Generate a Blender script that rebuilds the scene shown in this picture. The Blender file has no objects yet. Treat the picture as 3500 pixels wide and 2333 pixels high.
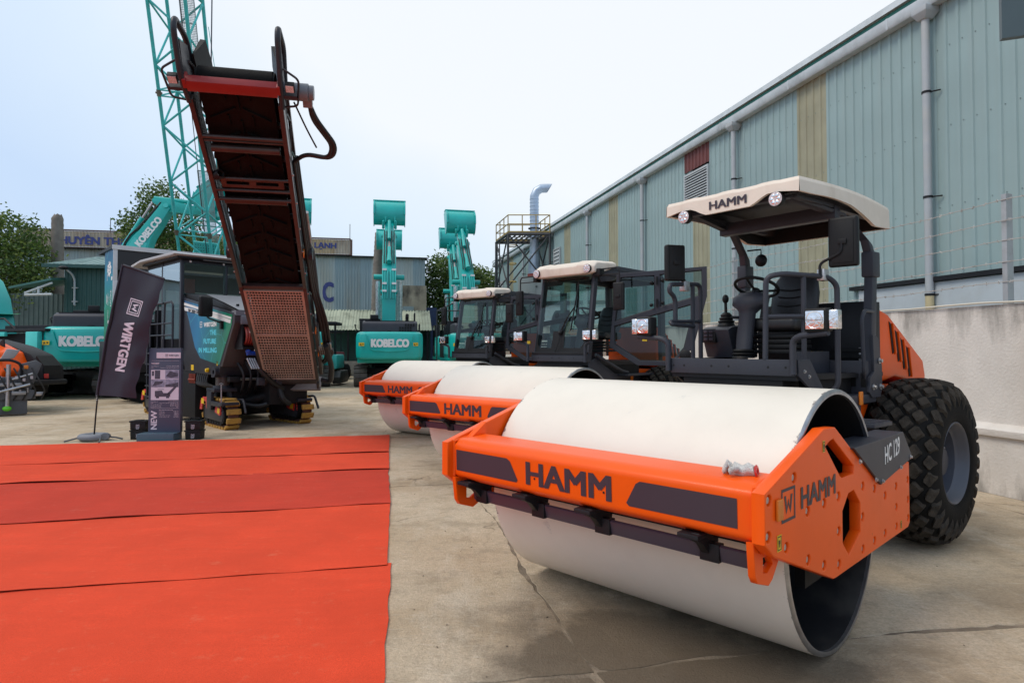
import bpy, bmesh, math, random
from mathutils import Vector, Matrix, noise
R = math.radians
random.seed(7)
SC = bpy.context.scene
COL = SC.collection
# ------------------------------------------------------------------ camera, sky, sun, exposure
CAMH = 1.735
cd = bpy.data.cameras.new('camera'); cam = bpy.data.objects.new('camera', cd); COL.objects.link(cam)
cam.location = (0, 0, CAMH); cam.rotation_euler = (R(91.4), 0, 0)
cd.sensor_width = 36; cd.lens = 2140 / 3500 * 36; cd.shift_y = -0.007
cd.clip_start = 0.05; cd.clip_end = 3000
SC.camera = cam
SUN_EL, SUN_AZ = R(54), R(-112)          # azimuth measured from +Y towards +X
W = bpy.data.worlds.new('World'); SC.world = W; W.use_nodes = True
nt = W.node_tree; nt.nodes.clear()
def wn(t, **k):
    n = nt.nodes.new(t)
    for a, b in k.items(): setattr(n, a, b)
    return n
wo = wn('ShaderNodeOutputWorld'); sky = wn('ShaderNodeTexSky', sky_type='NISHITA')
sky.sun_disc = False; sky.sun_elevation = SUN_EL; sky.sun_rotation = SUN_AZ; sky.air_density = 1.0; sky.dust_density = 3.0
b1 = wn('ShaderNodeBackground'); b1.inputs[1].default_value = 0.10; nt.links.new(sky.outputs[0], b1.inputs[0])
tc = wn('ShaderNodeTexCoord'); nrm = wn('ShaderNodeVectorMath', operation='NORMALIZE'); nt.links.new(tc.outputs['Generated'], nrm.inputs[0])
dt = wn('ShaderNodeVectorMath', operation='DOT_PRODUCT'); nt.links.new(nrm.outputs[0], dt.inputs[0])
sd = Vector((math.sin(SUN_AZ) * math.cos(SUN_EL), math.cos(SUN_AZ) * math.cos(SUN_EL), math.sin(SUN_EL)))
dt.inputs[1].default_value = Vector((0.2, 0.55, 0.80)).normalized()
nz = wn('ShaderNodeTexNoise'); nz.inputs['Scale'].default_value = 1.6; nz.inputs['Detail'].default_value = 5; nz.inputs['Roughness'].default_value = .5
nt.links.new(nrm.outputs[0], nz.inputs['Vector'])
ad = wn('ShaderNodeMath', operation='MULTIPLY_ADD'); nt.links.new(nz.outputs['Fac'], ad.inputs[0]); ad.inputs[1].default_value = .30; nt.links.new(dt.outputs['Value'], ad.inputs[2])
rp = wn('ShaderNodeValToRGB'); nt.links.new(ad.outputs[0], rp.inputs[0])
e = rp.color_ramp.elements
e[0].position = .64; e[0].color = (.58, .73, .95, 1); e[1].position = .93; e[1].color = (.93, .965, 1.0, 1)
m_ = rp.color_ramp.elements.new(.80); m_.color = (.74, .86, .985, 1)
b2 = wn('ShaderNodeBackground'); b2.inputs[1].default_value = 1.0; nt.links.new(rp.outputs[0], b2.inputs[0])
mx = wn('ShaderNodeMixShader'); mx.inputs[0].default_value = .86
nt.links.new(b1.outputs[0], mx.inputs[1]); nt.links.new(b2.outputs[0], mx.inputs[2]); nt.links.new(mx.outputs[0], wo.inputs[0])
sl = bpy.data.lights.new('sun', 'SUN'); so = bpy.data.objects.new('sun', sl); COL.objects.link(so)
sl.energy = 1.5; sl.angle = R(24); sl.color = (1, .90, .77)
so.rotation_euler = sd.to_track_quat('Z', 'Y').to_euler(); so.location = (0, 0, 40)
SC.view_settings.view_transform = 'Standard'; SC.view_settings.look = 'None'; SC.view_settings.exposure = 0.16; SC.view_settings.gamma = 1
SC.view_settings.use_curve_mapping = False
# ------------------------------------------------------------------ materials
MATS = {}
def s2l(r, g, b):
    f = lambda c: (c / 255 / 12.92) if c / 255 <= .04045 else ((c / 255 + .055) / 1.055) ** 2.4
    return (f(r), f(g), f(b))
def mat(name, col, rough=.5, metal=0, coat=0, var=.08, scale=3, bump=0, bscale=40, dirt=0, dcol=(.22, .19, .15), dscale=2.0, spec=.5, streak=0):
    """Principled paint with mottled colour, fine relief and patches of dust or wear."""
    if name in MATS: return MATS[name]
    m = bpy.data.materials.new(name); m.use_nodes = True; t = m.node_tree; N = t.nodes; L = t.links
    b = N['Principled BSDF']; b.inputs['Roughness'].default_value = rough; b.inputs['Metallic'].default_value = metal
    b.inputs['Coat Weight'].default_value = coat; b.inputs['Coat Roughness'].default_value = .12
    b.inputs['Specular IOR Level'].default_value = spec
    c = N.new('ShaderNodeTexCoord')
    n1 = N.new('ShaderNodeTexNoise'); n1.inputs['Scale'].default_value = scale; n1.inputs['Detail'].default_value = 6; L.new(c.outputs['Object'], n1.inputs['Vector'])
    r1 = N.new('ShaderNodeMapRange'); r1.inputs[1].default_value = .3; r1.inputs[2].default_value = .7; r1.inputs[3].default_value = 1 - var; r1.inputs[4].default_value = 1 + var
    L.new(n1.outputs['Fac'], r1.inputs[0])
    v = N.new('ShaderNodeVectorMath'); v.operation = 'SCALE'; v.inputs[0].default_value = col; L.new(r1.outputs[0], v.inputs['Scale'])
    out = v.outputs[0]
    if dirt:
        n2 = N.new('ShaderNodeTexNoise'); n2.inputs['Scale'].default_value = dscale; n2.inputs['Detail'].default_value = 9; n2.inputs['Roughness'].default_value = .65
        src = c.outputs['Object']
        if streak:
            mp = N.new('ShaderNodeMapping'); mp.inputs['Scale'].default_value = (1, 1, streak); L.new(src, mp.inputs[0]); src = mp.outputs[0]
        L.new(src, n2.inputs['Vector'])
        r2 = N.new('ShaderNodeMapRange'); r2.inputs[1].default_value = .48; r2.inputs[2].default_value = .72; r2.inputs[3].default_value = 0; r2.inputs[4].default_value = dirt
        L.new(n2.outputs['Fac'], r2.inputs[0])
        mxx = N.new('ShaderNodeMix'); mxx.data_type = 'RGBA'; L.new(r2.outputs[0], mxx.inputs[0]); L.new(out, mxx.inputs[6]); mxx.inputs[7].default_value = (*dcol, 1)
        out = mxx.outputs[2]
        r3 = N.new('ShaderNodeMapRange'); r3.inputs[3].default_value = rough; r3.inputs[4].default_value = min(1, rough + .35); L.new(r2.outputs[0], r3.inputs[0]); L.new(r3.outputs[0], b.inputs['Roughness'])
    L.new(out, b.inputs['Base Color'])
    if bump:
        n3 = N.new('ShaderNodeTexNoise'); n3.inputs['Scale'].default_value = bscale; n3.inputs['Detail'].default_value = 5; L.new(c.outputs['Object'], n3.inputs['Vector'])
        bp = N.new('ShaderNodeBump'); bp.inputs['Strength'].default_value = bump; bp.inputs['Distance'].default_value = .02; L.new(n3.outputs['Fac'], bp.inputs['Height']); L.new(bp.outputs[0], b.inputs['Normal'])
    MATS[name] = m; return m
def glass(name, tint, refl=.5, dark=1.0):
    m = bpy.data.materials.new(name); m.use_nodes = True; t = m.node_tree; N = t.nodes; L = t.links; N.clear()
    o = N.new('ShaderNodeOutputMaterial'); tr = N.new('ShaderNodeBsdfTransparent'); tr.inputs[0].default_value = (*[x * dark for x in tint], 1)
    g = N.new('ShaderNodeBsdfGlossy'); g.inputs['Roughness'].default_value = .02; g.inputs[0].default_value = (.85, .92, .92, 1)
    f = N.new('ShaderNodeFresnel'); f.inputs[0].default_value = 1.5
    k = N.new('ShaderNodeMath'); k.operation = 'MULTIPLY_ADD'; k.inputs[1].default_value = refl; k.inputs[2].default_value = .02; L.new(f.outputs[0], k.inputs[0])
    x = N.new('ShaderNodeMixShader'); L.new(k.outputs[0], x.inputs[0]); L.new(tr.outputs[0], x.inputs[1]); L.new(g.outputs[0], x.inputs[2]); L.new(x.outputs[0], o.inputs[0])
    MATS[name] = m; return m
ORANGE = mat('orange_paint', (.88, .098, .002), .38, coat=.10, var=.05, scale=2, bump=.06, bscale=160, dirt=.12, dcol=(.60, .12, .02), dscale=3, spec=.22)
WHITE = mat('white_drum_paint', (.77, .71, .61), .42, var=.03, scale=2, bump=.05, bscale=120, dirt=.10, dcol=(.52, .48, .41), dscale=5)
CREAM = mat('cream_plastic', (.74, .655, .55), .45, var=.04, scale=5, bump=.04, dirt=.35, dcol=(.45, .37, .28), dscale=4, streak=.35)
GREY = mat('slate_grey_paint', (.036, .038, .049), .45, var=.08, bump=.05, bscale=150, dirt=.12, dcol=(.08, .07, .06), dscale=4, spec=.32)
DKGREY = mat('charcoal_paint', (.010, .0105, .013), .52, var=.1, bump=.08, bscale=90, dirt=.12, dcol=(.05, .045, .04), dscale=4, spec=.3)
DECAL = mat('aubergine_decal', (.040, .030, .042), .45, var=.03)
BLACK = mat('black_plastic', (.008, .008, .0085), .5, var=.1, bump=.15, bscale=200, spec=.3)
DARK = mat('dark_machinery', (.010, .010, .011), .6, var=.2, scale=8, dirt=.3, dcol=(.03, .025, .02), dscale=6, spec=.2)
def scuffs(m, col, amt, scale=7, lo=.64, hi=.72, stretch=(1, 1, 1)):
    """sparse scuff marks over a paint"""
    t = m.node_tree; N = t.nodes; L = t.links; b = N['Principled BSDF']; src = b.inputs['Base Color'].links[0].from_socket
    c = N.new('ShaderNodeTexCoord'); q = N.new('ShaderNodeMapping'); q.inputs['Scale'].default_value = stretch; L.new(c.outputs['Object'], q.inputs[0])
    n = N.new('ShaderNodeTexNoise'); n.inputs['Scale'].default_value = scale; n.inputs['Detail'].default_value = 10; n.inputs['Roughness'].default_value = .72; L.new(q.outputs[0], n.inputs['Vector'])
    r = N.new('ShaderNodeMapRange'); r.inputs[1].default_value = lo; r.inputs[2].default_value = hi; r.inputs[3].default_value = 0; r.inputs[4].default_value = amt; L.new(n.outputs['Fac'], r.inputs[0])
    x = N.new('ShaderNodeMix'); x.data_type = 'RGBA'; L.new(r.outputs[0], x.inputs[0]); L.new(src, x.inputs[6]); x.inputs[7].default_value = (*col, 1); L.new(x.outputs[2], b.inputs['Base Color'])
scuffs(WHITE, (.36, .36, .36), .45, 5, .66, .74); scuffs(WHITE, (.40, .34, .27), .35, 3, .60, .76, (1, .5, 1)); scuffs(ORANGE, (.30, .06, .01), .5, 9, .68, .76); scuffs(ORANGE, (.75, .30, .14), .4, 16, .68, .75)
def chipped_rim(m):
    t = m.node_tree; N = t.nodes; L = t.links; b = N['Principled BSDF']; src = b.inputs['Base Color'].links[0].from_socket
    c = N.new('ShaderNodeTexCoord'); sx = N.new('ShaderNodeSeparateXYZ'); L.new(c.outputs['Object'], sx.inputs[0]); ab = N.new('ShaderNodeMath'); ab.operation = 'ABSOLUTE'; L.new(sx.outputs[1], ab.inputs[0])
    e = N.new('ShaderNodeMapRange'); e.inputs[1].default_value = .99; e.inputs[2].default_value = 1.06; e.inputs[3].default_value = -.28; e.inputs[4].default_value = .16; L.new(ab.outputs[0], e.inputs[0])
    n = N.new('ShaderNodeTexNoise'); n.inputs['Scale'].default_value = 13; n.inputs['Detail'].default_value = 9; n.inputs['Roughness'].default_value = .7; L.new(c.outputs['Object'], n.inputs['Vector'])
    s = N.new('ShaderNodeMath'); L.new(e.outputs[0], s.inputs[0]); L.new(n.outputs['Fac'], s.inputs[1]); r = N.new('ShaderNodeMapRange'); r.inputs[1].default_value = .58; r.inputs[2].default_value = .64; L.new(s.outputs[0], r.inputs[0])
    x = N.new('ShaderNodeMix'); x.data_type = 'RGBA'; L.new(r.outputs[0], x.inputs[0]); L.new(src, x.inputs[6]); x.inputs[7].default_value = (.22, .19, .17, 1); L.new(x.outputs[2], b.inputs['Base Color'])
chipped_rim(WHITE)
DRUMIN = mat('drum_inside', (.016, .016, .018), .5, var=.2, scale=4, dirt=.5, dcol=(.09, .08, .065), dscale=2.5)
RUBBER = mat('tyre_rubber', (.009, .009, .009), .8, var=.15, scale=8, bump=.2, bscale=120, spec=.12)
LUG = mat('dusty_tread', (.040, .034, .028), .8, var=.45, scale=14, bump=.5, bscale=60, dirt=.45, dcol=(.085, .068, .052), dscale=9, spec=.12)
STEEL = mat('bare_steel', (.42, .42, .43), .35, metal=.9, var=.15, scale=12, dirt=.3, dcol=(.2, .15, .11), dscale=7)
ZINC = mat('zinc_bolt', (.50, .50, .50), .38, metal=.85, var=.15, scale=30)
CHROME = mat('lamp_reflector', (.85, .83, .82), .10, metal=1, var=.12, scale=30, bump=.25, bscale=30)
LENS = mat('pale_lens', (.62, .55, .56), .15, var=.3, scale=70, bump=.5, bscale=60)
AMBER = mat('amber_lens', (.75, .20, .01), .25, var=.1, bump=.3, bscale=200)
YELLOW = mat('yellow_sticker', (.75, .48, .01), .4, var=.03)
STKBLK = mat('sticker_print', (.02, .02, .02), .5, var=0)
PRINTW = mat('white_print', (.78, .77, .76), .45, var=.02)
TEAL = mat('teal_paint', (.003, .40, .36), .34, coat=.2, var=.06, scale=1.5, dirt=.15, dcol=(.02, .22, .20), dscale=2)
TEALD = mat('pale_teal_paint', (.05, .54, .50), .4, coat=.1, var=.08, scale=1.5, dirt=.2, dcol=(.05, .25, .24), dscale=2)
SHOE = mat('track_steel', (.085, .080, .075), .5, metal=.3, var=.25, scale=6, dirt=.4, dcol=(.10, .085, .07), dscale=4)
PADY = mat('yellow_track_pad', (.46, .245, .04), .75, var=.2, scale=9, bump=.3, bscale=50, dirt=.85, dcol=(.15, .085, .04), dscale=6)
FOIL = mat('silver_foil', (.62, .66, .68), .3, metal=.6, var=.3, scale=14, bump=1.0, bscale=18)
SEATM = mat('black_vinyl', (.012, .012, .013), .42, var=.1, bump=.12, bscale=90)
RUSTR = mat('signal_red', (.55, .03, .025), .4, var=.06, coat=.2)
HOSE = mat('rubber_hose', (.010, .010, .011), .5, var=.1, bump=.2, bscale=90)
GLASS = glass('cab_glass', (.62, .78, .75), .55)
GLASSD = glass('smoked_glass', (.30, .40, .40), .6)
# ------------------------------------------------------------------ mesh helpers
class MB:
    def __init__(s): s.v = []; s.f = []; s.m = []; s.mi = 0
    def add(s, vs, fs):
        o = len(s.v); s.v += [tuple(p) for p in vs]; s.f += [tuple(i + o for i in q) for q in fs]; s.m += [s.mi] * len(fs); return s
    def box(s, x0, x1, y0, y1, z0, z1, M=None):
        vs = [Vector((x, y, z)) for z in (z0, z1) for y in (y0, y1) for x in (x0, x1)]
        if M: vs = [M @ p for p in vs]
        return s.add(vs, [(0, 2, 3, 1), (4, 5, 7, 6), (0, 1, 5, 4), (2, 6, 7, 3), (0, 4, 6, 2), (1, 3, 7, 5)])
    def prism(s, poly, axis, a, b, M=None):
        """polygon extruded along axis: 'y' takes (x,z), 'x' takes (y,z), 'z' takes (x,y)"""
        def q(p, t): return Vector({'y': (p[0], t, p[1]), 'x': (t, p[0], p[1]), 'z': (p[0], p[1], t)}[axis])
        n = len(poly); vs = [q(p, a) for p in poly] + [q(p, b) for p in poly]
        if M: vs = [M @ p for p in vs]
        return s.add(vs, [tuple(range(n))[::-1], tuple(range(n, 2 * n))] + [(i, (i + 1) % n, n + (i + 1) % n, n + i) for i in range(n)])
    def loft(s, rings, cap=True, closed=True):
        n = len(rings[0]); vs = [p for r in rings for p in r]; fs = []
        for k in range(len(rings) - 1):
            for i in range(n if closed else n - 1):
                j = (i + 1) % n; fs.append((k * n + i, k * n + j, (k + 1) * n + j, (k + 1) * n + i))
        if cap and closed: fs += [tuple(range(n))[::-1], tuple(range((len(rings) - 1) * n, len(rings) * n))]
        return s.add(vs, fs)
    def tube(s, pts, r, n=8, fil=0, closed=False, r2=None):
        pts = [Vector(p) for p in pts]
        if fil: pts = fillet(pts, fil)
        K = len(pts); rings = []; up = None
        for i, p in enumerate(pts):
            d = (pts[(i + 1) % K] - pts[i - 1]) if closed else (pts[min(i + 1, K - 1)] - pts[max(i - 1, 0)])
            d.normalize()
            if up is None: up = Vector((0, 0, 1)) if abs(d.z) < .9 else Vector((1, 0, 0))
            a = d.cross(up)
            if a.length < 1e-4: a = d.cross(Vector((0.3, 1, .2)))
            a.normalize(); b = a.cross(d).normalized(); up = b
            rr = r if r2 is None else r + (r2 - r) * i / (K - 1)
            rings.append([p + (a * math.cos(t) + b * math.sin(t)) * rr for t in [2 * math.pi * k / n for k in range(n)]])
        if closed: rings.append(rings[0])
        return s.loft(rings, cap=not closed)
    def cyl(s, p0, p1, r, n=12, r2=None): return s.tube([p0, p1], r, n, r2=r2)
    def lathe(s, prof, n=24, c=(0, 0, 0), axis='y', cap=False):
        """profile [(along, radius)] turned about an axis through c"""
        rings = []
        for t, r in prof:
            ring = []
            for k in range(n):
                a = 2 * math.pi * k / n; x, y = r * math.cos(a), r * math.sin(a)
                p = {'y': (x, t, y), 'x': (t, x, y), 'z': (x, y, t)}[axis]
                ring.append(Vector(p) + Vector(c))
            rings.append(ring)
        return s.loft(rings, cap)
    def sphere(s, c, r, n=12, sq=(1, 1, 1)):
        prof = [(-math.cos(math.pi * k / n), math.sin(math.pi * k / n)) for k in range(n + 1)]
        rings = [[Vector((c[0] + r * sq[0] * q * math.cos(2 * math.pi * j / (n + 4)), c[1] + r * sq[1] * q * math.sin(2 * math.pi * j / (n + 4)), c[2] + r * sq[2] * t)) for j in range(n + 4)] for t, q in prof]
        return s.loft(rings, False)
def fillet(pts, rad, k=5):
    out = [pts[0]]
    for i in range(1, len(pts) - 1):
        a, b, c = pts[i - 1], pts[i], pts[i + 1]
        u = (a - b); w = (c - b); lim = min(u.length, w.length) * .48; t = min(rad, lim)
        p, q = b + u.normalized() * t, b + w.normalized() * t
        for j in range(k + 1):
            f = j / k; out.append((p * (1 - f) + b * f) * (1 - f) + (b * (1 - f) + q * f) * f)
    out.append(pts[-1]); return out
def mesh_of(name, mb, mats, bevel=0, seg=2, smooth=38):
    me = bpy.data.meshes.new(name); me.from_pydata(mb.v, [], mb.f)
    for m in (mats if isinstance(mats, (list, tuple)) else [mats]): me.materials.append(m)
    if any(mb.m): me.polygons.foreach_set('material_index', mb.m)
    bm = bmesh.new(); bm.from_mesh(me)
    bmesh.ops.recalc_face_normals(bm, faces=bm.faces)
    if bevel:
        ed = [g for g in bm.edges if len(g.link_faces) == 2 and g.calc_face_angle(0) > R(28)]
        bmesh.ops.bevel(bm, geom=ed, offset=bevel, offset_type='OFFSET', segments=seg, profile=.6, affect='EDGES', clamp_overlap=True)
    bm.to_mesh(me); bm.free()
    if smooth:
        me.polygons.foreach_set('use_smooth', [True] * len(me.polygons)); me.set_sharp_from_angle(angle=R(smooth))
    return me
def link(name, me, parent=None, loc=None, rot=None):
    o = bpy.data.objects.new(name, me); COL.objects.link(o)
    if parent: o.parent = parent
    if loc: o.location = loc
    if rot: o.rotation_euler = rot
    return o
def pieces(mb):
    """islands of the mesh, those that touch or overlap kept together"""
    n = len(mb.v); up = list(range(n))
    def fd(i):
        while up[i] != i: up[i] = up[up[i]]; i = up[i]
        return i
    for q in mb.f:
        r = fd(q[0])
        for i in q[1:]: up[fd(i)] = r
    isl = {}
    for k, q in enumerate(mb.f): isl.setdefault(fd(q[0]), []).append(k)
    if len(isl) < 2 or len(isl) > 60: return [None]
    bbs = []
    for fs in isl.values():
        ps = [mb.v[i] for k in fs for i in mb.f[k]]; bbs.append([[min(p[c] for p in ps) - .004 for c in range(3)], [max(p[c] for p in ps) + .004 for c in range(3)], fs])
    grp = []
    for b in bbs:
        hit = [g for g in grp if any(all(b[0][c] <= x[1][c] and x[0][c] <= b[1][c] for c in range(3)) for x in g)]
        m = [b]
        for g in hit: m += g; grp.remove(g)
        grp.append(m)
    return [[k for b in g for k in b[2]] for g in grp]
def part(name, mb, mats, parent=None, bevel=0, seg=2, smooth=38, whole=False):
    ps = [None] if whole else pieces(mb); out = None
    if len(ps) > 40: ps = [None]
    for fs in ps:
        if fs is None or len(ps) == 1: q = mb
        else:
            q = MB(); ix = {}
            for k in fs:
                for i in mb.f[k]:
                    if i not in ix: ix[i] = len(q.v); q.v.append(mb.v[i])
                q.f.append(tuple(ix[i] for i in mb.f[k])); q.m.append(mb.m[k])
        o = link(name, mesh_of(name, q, mats, bevel, seg, smooth), parent)
        if out is None: out = o
    return out
def tag(o, label, cat, group=None):
    o['label'] = label; o['category'] = cat
    if group: o['group'] = group
    return o
def thing(name, label, cat, loc=(0, 0, 0), rz=0, group=None):
    o = bpy.data.objects.new(name, None); COL.objects.link(o); o.location = loc; o.rotation_euler = (0, 0, rz); o.empty_display_size = .2
    return tag(o, label, cat, group)
def kind(o, k): o['kind'] = k; return o
def tree_of(o, parent=None):
    c = o.copy(); COL.objects.link(c)
    if parent: c.parent = parent
    for ch in list(o.children): tree_of(ch, c)
    return c
def curve_mesh(c):
    o = bpy.data.objects.new('tmp', c); me = bpy.data.meshes.new_from_object(o); bpy.data.objects.remove(o); bpy.data.curves.remove(c); return me
def plate(name, outer, holes, y0, y1, m, parent, bevel=.006, axis='y', rad=0):
    """a plate with holes: outlines in (x,z) for axis y, (y,z) for axis x, (x,y) for axis z"""
    c = bpy.data.curves.new('plate', 'CURVE'); c.dimensions = '2D'; c.fill_mode = 'BOTH'; c.bevel_depth = bevel; c.bevel_resolution = 1; c.offset = -bevel
    c.extrude = abs(y1 - y0) / 2 - bevel
    for k, poly in enumerate([outer] + list(holes)):
        pl = [Vector((p[0], p[1], 0)) for p in poly]
        if rad: pl = fillet([(pl[-1] + pl[0]) / 2] + pl + [(pl[-1] + pl[0]) / 2], rad if k == 0 else rad * .6, 3)[:-1]
        s = c.splines.new('POLY'); s.points.add(len(pl) - 1); s.use_cyclic_u = True
        for i, p in enumerate(pl): s.points[i].co = (p.x, p.y, 0, 1)
    me = curve_mesh(c); me.name = name; mid = (y0 + y1) / 2
    for v in me.vertices:
        x, y, z = v.co
        v.co = {'y': (x, mid - z, y), 'x': (mid + z, x, y), 'z': (x, y, mid + z)}[axis]
    me.materials.clear(); me.materials.append(m)
    me.polygons.foreach_set('use_smooth', [True] * len(me.polygons)); me.set_sharp_from_angle(angle=R(35))
    return link(name, me, parent)
def glyphs(s, bold, shear=0):
    """letters made heavier by overlaying slightly shifted copies; returns verts (z counts layers) and faces"""
    c = bpy.data.curves.new('txt', 'FONT'); c.body = s; c.resolution_u = 3; c.shear = shear; me = curve_mesh(c)
    vs, fs = [], []; b = bold * .62
    for k, (dx, dy) in enumerate(((0, 0), (b, b * .6), (-b, b * .6), (b, -b * .6), (-b, -b * .6)) if bold else ((0, 0),)):
        o = len(vs); vs += [(v.co.x + dx, v.co.y + dy, k) for v in me.vertices]; fs += [tuple(i + o for i in p.vertices) for p in me.polygons]
    bpy.data.meshes.remove(me); xs = [v[0] for v in vs]; ys = [v[1] for v in vs]; return vs, fs, min(xs), max(xs), min(ys), max(ys)
def text(s, org, xd, yd, w, h, m, parent, bold=.03, name='lettering', shear=0, lift=0):
    """flat printed letters: lower left corner org, reading along xd, upright along yd, fitted into w x h"""
    vs, fs, x0, x1, y0, y1 = glyphs(s, bold, shear); xd = Vector(xd).normalized(); yd = Vector(yd).normalized(); n = xd.cross(yd).normalized(); org = Vector(org)
    if w is None: w = (x1 - x0) * h / (y1 - y0)
    me = bpy.data.meshes.new(name)
    me.from_pydata([org + xd * ((x - x0) / (x1 - x0) * w) + yd * ((y - y0) / (y1 - y0) * h) + n * (lift + k * .00025) for x, y, k in vs], [], fs)
    me.materials.append(m)
    return link(name, me, parent)
def flat(name, pts, m, parent): return part(name, MB().add(pts, [tuple(range(len(pts)))]), m, parent, smooth=0)
def emblem(parent, org, xd, yd, s, m, name='emblem'):
    """the square W badge"""
    xd = Vector(xd); yd = Vector(yd); org = Vector(org); mb = MB()
    def P(a, b): return org + xd * (a * s) + yd * (b * s)
    t = .09
    for a0, a1, c0, c1 in ((0, 1, 0, t), (0, 1, 1 - t, 1), (0, t, t, 1 - t), (1 - t, 1, t, 1 - t)):
        mb.add([P(a0, c0), P(a1, c0), P(a1, c1), P(a0, c1)], [(0, 1, 2, 3)])
    for p in ([(.2, .78), (.33, .78), (.40, .40), (.34, .22)], [(.34, .22), (.40, .40), (.5, .68), (.5, .5)], [(.5, .5), (.5, .68), (.60, .40), (.66, .22)], [(.66, .22), (.60, .40), (.67, .78), (.8, .78)]):
        mb.add([P(*q) for q in p], [(0, 1, 2, 3)])
    return part(name, mb, m, parent, smooth=0)
F_, CXP, HZ = 2140., 1750., 1194.
def at(u, v, Y):
    """where the sight line of photo pixel (u,v) meets the plane Y"""
    return Vector(((u - CXP) / F_ * Y, Y, CAMH + (HZ - v) / F_ * Y))
BOLT = None
def bolt_mesh(r=.016, h=.018):
    mb = MB().lathe([(0, r * 1.5), (h * .25, r * 1.5), (h * .25, r)], 12, cap=True)
    mb.prism([(r * math.cos(a), r * math.sin(a)) for a in [math.pi / 3 * k for k in range(6)]], 'y', h * .25, h)
    return mesh_of('bolt', mb, ZINC, smooth=0)
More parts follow.
